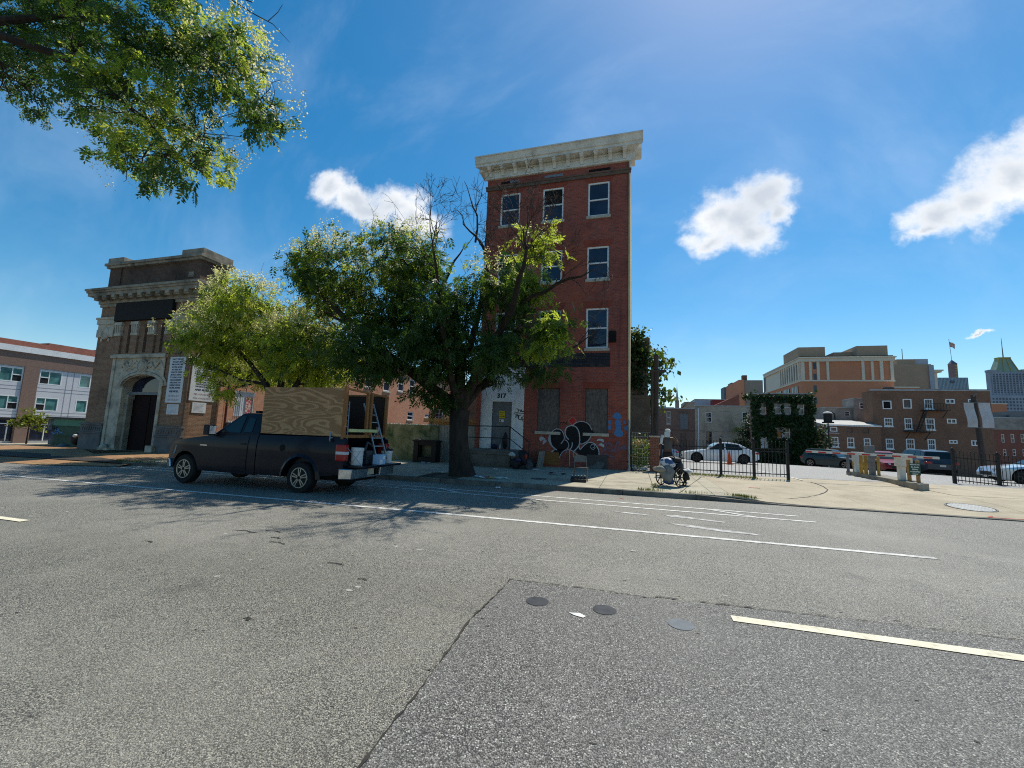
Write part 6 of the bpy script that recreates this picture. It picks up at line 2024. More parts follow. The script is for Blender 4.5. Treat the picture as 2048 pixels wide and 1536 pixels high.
WB = [(0.05, 19.2, zp + 0.75, 0.28, 0.3, 0.5), (0.4, 19.25, zp + 0.7, 0.3, 0.3, 0.55), (0.25, 19.3, zp + 1.15, 0.3, 0.3, 0.25), (0.2, 19.1, zp + 0.3, 0.4, 0.3, 0.25)]
P, D, _ = in_blobs(WB, 900, 0.4)
crown(weeds, [simple_leaves(P, D, 0.10, 0.33)], m_weed, 'foliage')
P, D, _ = in_blobs([(0.05, 19.05, zp + 0.55, 0.16, 0.15, 0.2), (0.1, 19.1, zp + 1.2, 0.2, 0.2, 0.1)], 90, 0.5)
crown(weeds, [simple_leaves(P, D, 0.09, 0.4)], m_weed_o, 'dry_leaves')
m_litter = M('white_litter', (0.66, 0.66, 0.64), (0.45, 0.46, 0.47), sc=14, rough=0.6)
for k, (x, y, lb) in enumerate(((0.02, 18.95, 'crumpled white bag in weeds by the wall corner'), (0.42, 18.9, 'crumpled white bag in weeds by the brick pier'))):
    tag(obj('litter_bag', MB().ball((x, y, walk_z(x, y) + 0.09), 0.13, 9, 6, (1.2, 0.8, 0.7), jit=0.5), m_litter, None), lb, 'litter', 'litter in the weeds')

# ruined wall with ivy behind the row house
m_ruin = M('old_render', (0.19, 0.155, 0.125), (0.11, 0.085, 0.072), sc=1.2, rough=0.92, bump=0.4, obj_co=False, dirt=((0.06, 0.045, 0.04), 0.8, 0.6))
ruin = thing('ruined_wall', (0.3, 24, 0), 'tall ivy covered ruined wall end standing behind the row house', 'wall')
obj('pillar', MB().box(-0.9, 24.0, -0.5, 0.84, 25.2, 3.9).box(-0.9, 24.05, 3.9, 0.74, 25.1, 7.0).box(0.45, 24.02, 6.3, 0.84, 25.15, 7.15).box(-0.9, 23.97, 3.75, 0.88, 25.23, 3.93), m_ruin, ruin)
IV = [(0.15, 23.95, 7.3, 0.45, 0.3, 0.4), (0.2, 23.9, 6.5, 0.5, 0.2, 0.7), (0.1, 23.9, 5.4, 0.55, 0.2, 0.8), (0.15, 23.9, 4.4, 0.6, 0.2, 0.6), (0.55, 23.9, 6.0, 0.3, 0.2, 0.5)]
P, D, _ = in_blobs(IV, 1500, 0.4)
crown(ruin, [simple_leaves(P, D, 0.15, 0.42)], m_weed_d, 'ivy')
P, D, _ = in_blobs([IV[0], (0.55, 23.9, 6.35, 0.3, 0.2, 0.3)], 300, 0.3)
crown(ruin, [simple_leaves(P, D, 0.15, 0.42)], m_weed, 'ivy_young')
bl = thing('sapling', (0.9, 25.6, 0), 'big leafed sapling leaning out past the ruined wall', 'tree')
sb = MB()
LB = [(0.75, 25.0, 5.9, 0.45, 0.4, 0.4), (1.25, 25.2, 6.5, 0.4, 0.4, 0.3), (1.7, 25.3, 6.1, 0.4, 0.3, 0.25), (1.0, 25.0, 5.0, 0.5, 0.4, 0.5), (1.15, 25.0, 4.1, 0.5, 0.4, 0.45), (0.9, 25.0, 3.6, 0.4, 0.4, 0.3), (2.0, 25.2, 5.9, 0.25, 0.3, 0.2), (1.85, 25.2, 4.05, 0.3, 0.3, 0.25), (1.45, 25.2, 5.5, 0.3, 0.3, 0.3)]
sl_ = [([(0.95, 25.6, -0.3), (1.0, 25.4, 2.5), (1.05, 25.2, 4.2), (1.2, 25.2, 5.8), (1.3, 25.2, 6.6)], [0.09, 0.07, 0.05, 0.03, 0.01])]
sb.tube(sl_[0][0], sl_[0][1], 7, caps=False)
fork(sb, sl_, LB, 0.02, 3)
obj('trunk', sb, m_bark, bl)
P, D, _ = in_blobs(LB, 700, 0.5, 5, 0.22)
crown(bl, [simple_leaves(P[:420], D[:420], 0.26, 0.36, droop=0.9)], m_weed, 'crown')
crown(bl, [simple_leaves(P[420:], D[420:], 0.26, 0.36, droop=0.9)], m_weed_d, 'crown')
# utility posts
m_pole = M('weathered_pole', (0.085, 0.068, 0.058), (0.05, 0.04, 0.036), sc=6, rough=0.95, bump=0.4, stretch=(1, 1, 0.2))
up_ = thing('utility_pole', (1.12, 23, 0.1), 'thick weathered utility pole with one crossarm behind brick pier', 'pole')
obj('pole', MB().tube([(1.08, 23, -0.6), (1.12, 23, 5.95)], [0.155, 0.135], 10), m_pole, up_)
obj('crossarm', MB().box(0.80, 22.80, 5.02, 1.62, 22.86, 5.16), m_pole, up_)
tag(obj('slim_post', MB().tube([(0.86, 22.3, -0.6), (0.89, 22.3, 4.95)], 0.065, 8).box(0.81, 22.2, 4.88, 0.97, 22.4, 5.08), m_pole, None), 'slim dark post just left of the thick utility pole', 'post')

# iron fence
m_ironb = M('fence_black', (0.012, 0.012, 0.013), (0.02, 0.02, 0.021), sc=8, rough=0.45)


def picket_mesh(h):
    mb = MB().tube([(0, 0, 0), (0, 0, h)], 0.010, 6).ball((0, 0, h + 0.012), 0.018, 6, 4)
    return mesh('picket', mb, m_ironb)


def iron_fence(label, posts, h, zf, spacing=0.122, rails=(0.14, 0.86), extra=()):
    """posts = [(x, y)], pickets between them"""
    x0, y0 = posts[0]
    t = thing('iron_fence', (x0, y0, zf(x0, y0)), label, 'fence', 'black iron fences of the car park')
    w0 = t.location
    pm = picket_mesh(h)
    for i, (x, y) in enumerate(posts):
        z = zf(x, y)
        p = MB().box(x - 0.045, y - 0.045, z - 0.1, x + 0.045, y + 0.045, z + h + 0.10).box(x - 0.055, y - 0.055, z + h + 0.10, x + 0.055, y + 0.055, z + h + 0.12)
        p.ball((x, y, z + h + 0.15), 0.045, 10, 6)
        obj('post', p, m_ironb, t)
    for i in range(len(posts) - 1):
        (xa, ya), (xb, yb) = posts[i], posts[i + 1]
        L = math.hypot(xb - xa, yb - ya)
        za, zb = zf(xa, ya), zf(xb, yb)
        for f in tuple(rails) + tuple(extra[i] if i < len(extra) else ()):
            obj('rail', MB().bar((xa, ya, za + h * f), (xb, yb, zb + h * f), 0.03, 0.035), m_ironb, t)
        n = int(L / spacing)
        for k in range(1, n):
            a = k / n
            q = link('picket', pm, t)
            q.location = (xa + (xb - xa) * a - w0.x, ya + (yb - ya) * a - w0.y, za + (zb - za) * a + 0.08 - w0.z)
    return t


iron_fence('black iron picket fence before the white sedan', [(1.10, 18.75), (3.26, 18.16), (4.36, 17.95), (5.48, 17.95)], 1.28, lambda x, y: walk_z(x, y) + 0.0, extra=((), (), (0.78,)))
iron_fence('black iron picket fence at the right before silver car', [(11.57, 20.0), (12.88, 20.0), (14.4, 20.0), (15.9, 20.0)], 1.16, lambda x, y: 0.31 - 0.075 * (x - 11.57), spacing=0.105)

# traffic cone
cz = lot_z(5.99, 30.5)
cone = thing('traffic_cone', (5.99, 30.5, cz), 'orange traffic cone before the white sedan', 'traffic cone')
m_cone = M('cone_orange', (0.62, 0.085, 0.02), (0.52, 0.07, 0.02), sc=5, rough=0.55)
obj('cone', MB().lathe([(0.0, 0.0), (0.17, 0.03), (0.15, 0.06), (0.03, 0.9), (0.0, 0.9)], 16), m_cone, cone, world=False)
obj('base', MB().box(-0.2, -0.2, 0.0, 0.2, 0.2, 0.03), m_cone, cone, world=False)

# ------------------------------------------------------------------ barrier island
m_islandc = M('island_kerb', (0.30, 0.275, 0.225), (0.20, 0.185, 0.155), sc=3, rough=0.9, bump=0.3, dirt=((0.12, 0.11, 0.09), 2.0, 0.5))
isl = MB()
ip = [(8.52, 16.24), (8.95, 16.6), (9.3, 18.0), (10.2, 23.2), (9.55, 23.5)]
isl.prism([(x, y, lot_z(x, y) - 0.15) for x, y in ip], (0, 0, 0.33))
isl_z = lambda x, y: lot_z(x, y) + 0.18
tag(obj('traffic_island', isl, m_islandc, None, bevel=0.02), 'raised concrete island carrying barriers and posts', 'traffic island')
m_cab = M('cabinet_white', (0.62, 0.61, 0.56), (0.52, 0.51, 0.47), sc=4, rough=0.5, dirt=((0.34, 0.30, 0.22), 3.0, 0.5))
m_yel = M('bollard_yellow', (0.50, 0.30, 0.055), (0.38, 0.21, 0.05), sc=5, rough=0.7, dirt=((0.20, 0.11, 0.05), 4.0, 0.6))
m_rust = M('rusted_yellow', (0.33, 0.17, 0.06), (0.42, 0.27, 0.10), sc=6, rough=0.8, dirt=((0.15, 0.07, 0.03), 4.0, 0.6))
m_gpost = M('steel_grey', (0.18, 0.185, 0.19), (0.13, 0.135, 0.14), sc=5, rough=0.5)
m_armr = M('arm_red', (0.50, 0.02, 0.02), (0.42, 0.02, 0.02), sc=6, rough=0.5)


def barrier(x, y, L, L2, label, zt):
    z = isl_z(x, y)
    t = thing('barrier_gate', (x, y, z), label, 'barrier', 'car park barriers')
    obj('cabinet', MB().box(x - 0.19, y - 0.17, z + 0.45, x + 0.19, y + 0.17, z + 0.84), m_cab, t, bevel=0.015)
    obj('hood', MB().box(x - 0.205, y - 0.185, z + 0.841, x + 0.205, y + 0.185, z + 0.875), m_cab, t, bevel=0.01)
    obj('pedestal', MB().box(x - 0.16, y - 0.09, z - 0.02, x + 0.02, y + 0.09, z + 0.449), m_cab, t, bevel=0.01)
    if L:
        a = MB()
        k, xx = 0, -L2
        while xx < L:
            x1 = min(xx + (0.24 if k % 2 else 0.20), L)
            p0, p1 = (x - xx, y - 0.22, z + zt + 0.012 * xx), (x - x1, y - 0.22, z + zt + 0.012 * x1)
            a.bar(p0, p1, 0.03, 0.085)
            if k % 2:
                a.bar((p0[0], p0[1] - 0.017, p0[2] - 0.012), (p1[0], p1[1] - 0.017, p1[2] - 0.012), 0.008, 0.045, mi=1)
            k += 1
            xx = x1
        obj('arm', a, [m_cab, m_armr], t)
    return t


barrier(9.02, 18.0, 3.0, 0.9, 'nearer white barrier cabinet with long red and white arm reaching left', 0.80)
barrier(9.56, 22.3, 0, 0, 'farther white barrier cabinet without arm on the island', 0.8)


def bollard(x, y, h, r, mat, label, cap=False):
    z = isl_z(x, y)
    mb = MB().lathe([(r, -0.03), (r, h - r * 0.6), (r * 0.7, h - r * 0.15), (0.0, h)], 14)
    t = obj('bollard', mb, mat, None)
    t.location = (x, y, z)
    return tag(t, label, 'bollard', 'posts on the barrier island')


bollard(8.86, 17.4, 0.72, 0.055, m_rust, 'rusty orange post beside the green sign, between it and cabinet')
bollard(8.84, 16.9, 0.72, 0.052, m_rust, 'rusty post under the green sign with domed cap')
bollard(9.51, 22.6, 0.60, 0.06, m_yel, 'yellow post below the farther barrier cabinet')
bollard(9.30, 21.5, 0.84, 0.065, m_yel, 'scuffed yellow post left of the grey pay pillar')
bollard(9.24, 21.0, 0.84, 0.065, m_yel, 'black smeared yellow post touching the grey pay pillar')
bollard(9.40, 20.4, 0.72, 0.05, m_yel, 'thin yellow post right of the grey pay pillar')
bollard(9.48, 23.1, 0.80, 0.055, m_gpost, 'grey steel post at the far end of the island')
zq = isl_z(9.32, 20.7)
pay = thing('pay_pillar', (9.32, 20.7, zq), 'tall dark grey pay pillar among yellow posts', 'pay machine')
obj('pillar', MB().box(9.24, 20.6, zq - 0.02, 9.40, 20.8, zq + 0.86), m_gpost, pay, bevel=0.01)
obj('head', MB().box(9.12, 20.58, zq + 0.861, 9.40, 20.82, zq + 1.16), m_gpost, pay, bevel=0.015)
m_sgreen = M('sign_green', (0.018, 0.065, 0.045), (0.025, 0.08, 0.055), sc=4, rough=0.45)
m_swhite = M('sign_white', (0.70, 0.72, 0.70), rough=0.5)
gs = thing('parking_sign', (8.73, 16.8, 0.6), 'green parking sign with white lettering on rusty posts of the island', 'sign')
FG = Fr(0, 16.82)
obj('plate', MB().fbox(FG, 8.57, 8.87, 0.73, 1.11, 0.0, 0.012), m_sgreen, gs, bevel=0.003)
for k, (s, sz) in enumerate((('PARKING FOR', 0.062), ('St. Jude', 0.085), ('Shrine', 0.075), ('WORSHIPPERS', 0.062), ('ONLY', 0.07))):
    text('lettering', s, FG, 8.72, 1.065 - 0.075 * k, sz * 0.8, m_swhite, gs, d=0.015, bold=0.002, sx=0.8 if len(s) > 9 else 1.0)

# ------------------------------------------------------------------ parked cars
def car(loc, heading, L, W, H, kind, paint, label, group='cars in the car park'):
    """local x: nose at -L/2; heading = direction of the nose"""
    rz = math.atan2(-heading[1], -heading[0])
    t = thing('parked_car', loc, label, 'car', group, rz)
    h2 = L / 2
    suv = kind == 'suv'
    r = 0.36 if suv else 0.33
    wf, wb = -h2 + 0.19 * L, h2 - 0.20 * L
    gc = 0.24 if suv else 0.18
    belt = H * (0.60 if suv else 0.62)
    ar = r + 0.07
    hood = belt * (0.93 if suv else 0.88)
    hw = W / 2
    arches = [(wf, ar), (wb, ar)]

    def yw(x, z):
        e = abs(x) / h2
        t = z / belt
        return hw * (1 - 0.20 * e ** 6) * (1 - 0.075 * max(0, (t - 0.70) / 0.30) ** 2 - 0.06 * max(0, (0.45 - t) / 0.45) ** 2)
    topc = curve([(-h2, hood * 0.55), (-h2 + 0.03, hood * 0.74), (-h2 + 0.16, hood * 0.87), (-0.40 * L, hood * 0.95), (-0.34 * L, hood), (-0.20 * L, belt * 0.99), (0.0, belt * 1.03), (0.28 * L, belt * 1.05), (h2 - 0.25, belt * 1.04), (h2 - 0.06, belt * 0.98), (h2, belt * 0.80)])
    botc = arch_bot(curve([(-h2, gc + 0.12), (-h2 + 0.15, gc), (h2 - 0.4, gc), (h2, gc + 0.22)]), arches, r)
    obj('body', MB().skin(stations(-h2, h2, arches, 0.16), botc, topc, yw, 8, 6, 0.03), paint, t, world=False)
    if suv:
        gp = [(-0.20 * L, belt * 0.98), (-0.06 * L, H * 0.97), (0.04 * L, H), (0.30 * L, H * 0.985), (0.40 * L, H * 0.95), (h2 - 0.20, belt * 1.10), (h2 - 0.16, belt * 0.98)]
    else:
        gp = [(-0.21 * L, belt * 0.97), (-0.03 * L, H * 0.955), (0.06 * L, H), (0.16 * L, H * 0.995), (0.26 * L, H * 0.93), (0.41 * L, belt * 1.06), (0.42 * L, belt * 0.98)]
    m = len(gp)
    gw = lambda z: hw * (0.90 - 0.22 * (z - belt) / (H - belt))
    g = MB().add([(x, -gw(z), z) for x, z in gp] + [(x, gw(z), z) for x, z in gp], [(i, (i + 1) % m, (i + 1) % m + m, i + m) for i in range(m)] + [tuple(range(m - 1, -1, -1)), tuple(range(m, 2 * m))])
    gh = obj('cabin', g, paint, t, world=False, bevel=0.04)
    zb, ztp = belt * 1.045, H * 0.93
    for sg in (-1, 1):
        if suv:
            ps = [[(-0.13 * L, zb), (0.04 * L, zb), (0.04 * L, ztp), (-0.045 * L, ztp)], [(0.06 * L, zb), (0.21 * L, zb), (0.21 * L, ztp), (0.06 * L, ztp)], [(0.23 * L, zb + 0.04), (0.36 * L, zb + 0.06), (0.32 * L, ztp), (0.23 * L, ztp)]]
        else:
            ps = [[(-0.15 * L, zb), (0.055 * L, zb), (0.055 * L, ztp + 0.02), (-0.02 * L, ztp)], [(0.075 * L, zb), (0.30 * L, zb + 0.02), (0.24 * L, ztp - 0.03), (0.075 * L, ztp + 0.02)]]
        for q in ps:
            q3 = [(x, sg * gw(z), z) for x, z in q]
            pane('window_pane', q3 if sg < 0 else q3[::-1], gh, push=0.010)
        obj('wing_mirror', MB().box(-0.13 * L, min(sg * hw * 0.93, sg * hw * 1.10), belt * 1.03, -0.10 * L, max(sg * hw * 0.93, sg * hw * 1.10), belt * 1.16), m_plast, t, world=False, bevel=0.02)
        hz = hood * 0.78
        obj('headlamp', MB().hexa([(-h2 + 0.01, sg * hw * 0.50, hz - 0.05), (-h2 + 0.30, sg * hw * 0.94, hz - 0.02), (-h2 + 0.33, sg * hw * 0.80, hz - 0.02), (-h2 + 0.10, sg * hw * 0.50, hz - 0.05), (-h2 + 0.05, sg * hw * 0.50, hz + 0.05), (-h2 + 0.36, sg * hw * 0.925, hz + 0.09), (-h2 + 0.38, sg * hw * 0.80, hz + 0.09), (-h2 + 0.12, sg * hw * 0.50, hz + 0.05)]), m_lwhite, t, world=False)
        obj('tail_lamp', MB().box(h2 - 0.22, min(sg * hw * 0.55, sg * hw * 0.90), belt * 0.80, h2 + 0.004, max(sg * hw * 0.55, sg * hw * 0.90), belt * 0.92), m_lred, t, world=False, bevel=0.02)
        for x in (-0.02 * L, 0.20 * L):
            obj('door_handle', MB().box(x + 0.12, min(sg * hw * 0.93, sg * hw * 0.99), belt * 0.86, x + 0.30, max(sg * hw * 0.93, sg * hw * 0.99), belt * 0.89), paint, t, world=False)
    f0, f1, f2, f3 = gp[0], gp[1], gp[-3], gp[-2]
    k = 0.06
    L3 = lambda a, b, s: (a[0] + (b[0] - a[0]) * s, a[1] + (b[1] - a[1]) * s)
    a0, a1 = L3(f0, f1, 0.10), L3(f0, f1, 0.92)
    pane('windscreen', [(a0[0], gw(a0[1]) * 0.93, a0[1]), (a0[0], -gw(a0[1]) * 0.93, a0[1]), (a1[0], -gw(a1[1]) * 0.92, a1[1]), (a1[0], gw(a1[1]) * 0.92, a1[1])], gh, push=0.012)
    b0, b1 = L3(f3, f2, 0.10), L3(f3, f2, 0.90)
    pane('rear_window', [(b0[0], -gw(b0[1]) * 0.92, b0[1]), (b0[0], gw(b0[1]) * 0.92, b0[1]), (b1[0], gw(b1[1]) * 0.90, b1[1]), (b1[0], -gw(b1[1]) * 0.90, b1[1])], gh, push=0.012)
    obj('grille', MB().box(-h2 - 0.012, -hw * 0.48, hood * 0.42, -h2 + 0.10, hw * 0.48, hood * 0.66), m_plast, t, world=False, bevel=0.02)
    obj('number_plate', MB().box(h2 - 0.03, -0.16, belt * 0.62, h2 + 0.012, 0.16, belt * 0.74), m_cab, t, world=False)
    obj('number_plate', MB().box(-h2 - 0.025, -0.16, hood * 0.30, -h2 + 0.03, 0.16, hood * 0.41), m_cab, t, world=False)
    obj('underbody', MB().box(-h2 + 0.3, -hw * 0.8, gc - 0.04, h2 - 0.3, hw * 0.8, r + ar * 0.8), m_dark, t, world=False)
    for x in (wf, wb):
        for sg in (-1, 1):
            wheel(t, 'wheel', x, sg * (hw - 0.12), r, r, 0.22, sg, m_tyre, m_rimd if not suv else m_alloy, 5, False, 0.70)
    return t


m_rimd = M('dark_rim', (0.055, 0.055, 0.06), (0.035, 0.035, 0.04), sc=6, rough=0.4, metal=0.6)
p_white = M('paint_white', (0.74, 0.75, 0.76), (0.70, 0.71, 0.72), sc=1, rough=0.25, coat=0.8)
p_green = M('paint_dark_green', (0.035, 0.055, 0.050), (0.04, 0.06, 0.055), sc=1, rough=0.3, coat=0.4)
p_red = M('paint_red', (0.22, 0.010, 0.012), (0.19, 0.009, 0.01), sc=1, rough=0.3, coat=0.35)
p_black = M('paint_slate', (0.030, 0.038, 0.052), (0.034, 0.042, 0.056), sc=1, rough=0.3, coat=0.4)
p_silver = M('paint_silver', (0.46, 0.49, 0.53), (0.43, 0.46, 0.50), sc=1, rough=0.28, metal=0.5, coat=0.8)
p_blue = M('paint_pale_blue', (0.25, 0.33, 0.43), (0.22, 0.30, 0.40), sc=1, rough=0.25, metal=0.3, coat=0.8)
car((5.75, 33.0, lot_z(5.75, 33.0)), (-1, 0.0), 4.85, 1.84, 1.46, 'sedan', p_white, 'white sedan parked side on behind the black fence')
car((1.6, 40.5, lot_z(1.6, 40.5)), (-1, 0.1), 4.5, 1.8, 1.45, 'sedan', p_blue, 'pale blue car half hidden behind nose of the white sedan')
car((16.6, 43.3, lot_z(16.6, 43.3)), (0.72, -0.70), 4.3, 1.82, 1.62, 'suv', p_green, 'dark green crossover under the tip of the barrier arm')
car((17.4, 37.2, lot_z(17.4, 37.2)), (-0.05, -1.0), 4.6, 1.84, 1.45, 'sedan', p_red, 'red car facing the street behind the pay pillar')
car((19.3, 36.6, lot_z(19.3, 36.6)), (0.02, 1.0), 4.75, 1.92, 1.70, 'suv', p_black, 'dark slate crossover seen from its rear corner')
car((19.0, 26.4, lot_z(19.0, 26.4) + 0.02), (-1.0, 0.12), 4.7, 1.84, 1.46, 'sedan', p_silver, 'silver sedan nosing in at the right edge of picture')

# ------------------------------------------------------------------ person, wheelchair and its load
def skin_obj(name, nodes, edges, mat, parent, root=0, sub=2):
    """nodes = [(x, y, z, r)] -> smooth tapering body through a skin modifier"""
    me = bpy.data.meshes.new(name)
    me.from_pydata([n[:3] for n in nodes], edges, [])
    me.materials.append(mat)
    o = link(name, me, parent)
    m = o.modifiers.new('skin', 'SKIN')
    m.use_smooth_shade = True
    for i, nd in enumerate(nodes):
        sv = me.skin_vertices[0].data[i]
        r = nd[3]
        sv.radius = (r, r) if not hasattr(r, '__len__') else r
        sv.use_root = i == root
    s = o.modifiers.new('subdivision', 'SUBSURF')
    s.levels = s.render_levels = sub
    return o


class Sk:
    def __init__(s):
        s.n, s.e = [], []

    def chain(s, pts, start=None):
        ids = []
        prev = start
        for p in pts:
            s.n.append(p)
            k = len(s.n) - 1
            if prev is not None:
                s.e.append((prev, k))
            prev = k
            ids.append(k)
        return ids


m_skin = M('skin_brown', (0.105, 0.055, 0.035), (0.085, 0.045, 0.028), sc=6, rough=0.5)
m_vest = M('vest_grey', (0.085, 0.085, 0.088), (0.065, 0.065, 0.068), sc=9, rough=0.9, bump=0.2)
m_trou = M('trousers_black', (0.016, 0.015, 0.017), (0.024, 0.023, 0.025), sc=9, rough=0.9, bump=0.2)
m_capw = M('cap_white', (0.66, 0.64, 0.62), (0.56, 0.55, 0.53), sc=9, rough=0.85, bump=0.2)
m_shoe = M('shoe_grey', (0.10, 0.10, 0.11), (0.06, 0.06, 0.065), sc=9, rough=0.7)
px_, py_ = 1.24, 17.15
man = thing('person', (px_, py_, walk_z(px_, py_)), 'person in grey sleeveless top and white cap raising one hand to face', 'person', rz=R(-12))
sk = Sk()
pel = sk.chain([(0, 0, 0.95, (0.15, 0.11))])[0]
sp_ = sk.chain([(0, 0.0, 1.08, (0.135, 0.10)), (0, -0.01, 1.25, (0.155, 0.115)), (0, -0.005, 1.39, (0.15, 0.10)), (0, 0.0, 1.46, (0.08, 0.07)), (0, 0.025, 1.53, 0.056), (0, 0.035, 1.585, (0.072, 0.085)), (0, 0.04, 1.65, (0.080, 0.098)), (0, 0.035, 1.72, (0.055, 0.06))], pel)
sk.chain([(0, 0.115, 1.60, 0.020), (0, 0.145, 1.59, 0.012)], sp_[6])
for sg in (-1, 1):
    sk.chain([(sg * 0.085, 0.03, 1.62, 0.016)], sp_[6])
    lg = sk.chain([(sg * 0.095, 0.0, 0.86, 0.095), (sg * 0.105, 0.01, 0.66, 0.082), (sg * 0.11, 0.02, 0.49, 0.058), (sg * 0.115, 0.0, 0.33, 0.056), (sg * 0.12, -0.02, 0.10, 0.038), (sg * 0.125, 0.06, 0.045, 0.036), (sg * 0.13, 0.17, 0.03, 0.028)], pel)


def hand(sk, wrist, p, d, side, curl=0.5):
    """palm and five fingers; p = wrist position, d = direction of the hand, side = thumb side"""
    p, d, side = Vector(p), Vector(d).normalized(), Vector(side).normalized()
    nrm = d.cross(side).normalized()
    pal = sk.chain([(*(p + d * 0.045), (0.034, 0.018)), (*(p + d * 0.085), (0.036, 0.016))], wrist)
    for k, (o, ln) in enumerate(((0.030, 0.075), (0.010, 0.084), (-0.010, 0.078), (-0.030, 0.062))):
        b = p + d * 0.09 + side * o
        q = [b]
        dd = d
        for j in range(3):
            dd = (dd + nrm * curl * 0.45).normalized()
            q.append(q[-1] + dd * ln / 3)
        sk.chain([(*x, 0.0085 - 0.001 * j) for j, x in enumerate(q)], pal[1])
    b = p + d * 0.035 + side * 0.03
    sk.chain([(*b, 0.011), (*(b + side * 0.028 + d * 0.02), 0.010), (*(b + side * 0.034 + d * 0.05), 0.008)], pal[0])


arm = sk.chain([(0.19, 0.0, 1.41, 0.058), (0.27, 0.03, 1.33, 0.048), (0.36, 0.10, 1.25, 0.040), (0.30, 0.18, 1.37, 0.036), (0.19, 0.20, 1.50, 0.026)], sp_[2])
hand(sk, arm[-1], (0.19, 0.20, 1.50), (-0.55, -0.1, 0.8), (0.3, -0.9, 0.2), 0.5)
arm = sk.chain([(-0.19, 0.0, 1.41, 0.058), (-0.235, 0.0, 1.28, 0.048), (-0.25, -0.01, 1.13, 0.038), (-0.255, 0.02, 1.00, 0.036), (-0.25, 0.05, 0.88, 0.026)], sp_[2])
hand(sk, arm[-1], (-0.25, 0.05, 0.88), (0.02, 0.15, -1), (0.2, 0.95, 0.1), 0.4)
body_ = skin_obj('body', sk.n, sk.e, m_skin, man, pel)
for sg in (-1, 1):                                         # eyes, mouth
    obj('eye', MB().ball((sg * 0.032, 0.128, 1.635), 0.012, 8, 6), m_capw, man, world=False)
    obj('shoe', MB().hexa([(sg * 0.125 - 0.045, -0.07, 0.0), (sg * 0.125 + 0.045, -0.07, 0.0), (sg * 0.135 + 0.048, 0.22, 0.0), (sg * 0.135 - 0.048, 0.22, 0.0), (sg * 0.125 - 0.04, -0.06, 0.10), (sg * 0.125 + 0.04, -0.06, 0.10), (sg * 0.135 + 0.035, 0.20, 0.055), (sg * 0.135 - 0.035, 0.20, 0.055)]), m_shoe, man, world=False, bevel=0.025)
obj('mouth', MB().ball((0, 0.122, 1.565), 0.02, 8, 4, (1.2, 0.4, 0.3)), M('lips', (0.09, 0.035, 0.03), rough=0.5), man, world=False)
v = Sk()
a0 = v.chain([(0, 0, 0.93, (0.172, 0.128)), (0, 0.0, 1.08, (0.155, 0.120)), (0, -0.01, 1.25, (0.175, 0.132)), (0, -0.005, 1.385, (0.170, 0.116)), (0, 0.0, 1.45, (0.10, 0.085))])
skin_obj('sleeveless_top', v.n, v.e, m_vest, man, 0)
v = Sk()
pv = v.chain([(0, 0, 0.96, (0.165, 0.122)), (0, 0, 0.90, (0.165, 0.12))])
for sg in (-1, 1):
    v.chain([(sg * 0.095, 0.0, 0.80, 0.108), (sg * 0.105, 0.01, 0.66, 0.096), (sg * 0.11, 0.02, 0.49, 0.075), (sg * 0.115, 0.0, 0.33, 0.072), (sg * 0.12, -0.015, 0.10, 0.062)], pv[1])
skin_obj('trousers', v.n, v.e, m_trou, man, 0)
cp_ = MB().lathe([(0.102, 1.655), (0.108, 1.69), (0.100, 1.735), (0.06, 1.77), (0.0, 1.778)], 18, (0, 0.03, 0))
cp_.prism([(-0.075, 0.115, 1.665), (0.075, 0.115, 1.665), (0.06, 0.20, 1.655), (0.0, 0.225, 1.652), (-0.06, 0.20, 1.655)], (0, 0, 0.012))
obj('cap', cp_, m_capw, man, world=False)
nk = MB().prism([(-0.10, -0.052, 1.66), (-0.105, -0.075, 1.50), (-0.06, -0.115, 1.45), (0.06, -0.115, 1.45), (0.105, -0.075, 1.50), (0.10, -0.052, 1.66)], (0, -0.02, 0))
nk.tube([(-0.085, 0.02, 1.66), (-0.10, -0.03, 1.56), (-0.08, -0.09, 1.47)], 0.02, 6)
obj('neck_cloth', nk, m_capw, man, world=False)
cl = MB()
cl.tube([(-0.12, 0.08, 1.36), (-0.17, 0.03, 1.47), (-0.185, -0.05, 1.50), (-0.20, -0.12, 1.36), (-0.215, -0.135, 1.20)], [0.035, 0.05, 0.055, 0.06, 0.045], 7)
obj('shoulder_cloth', cl, m_capw, man, world=False)

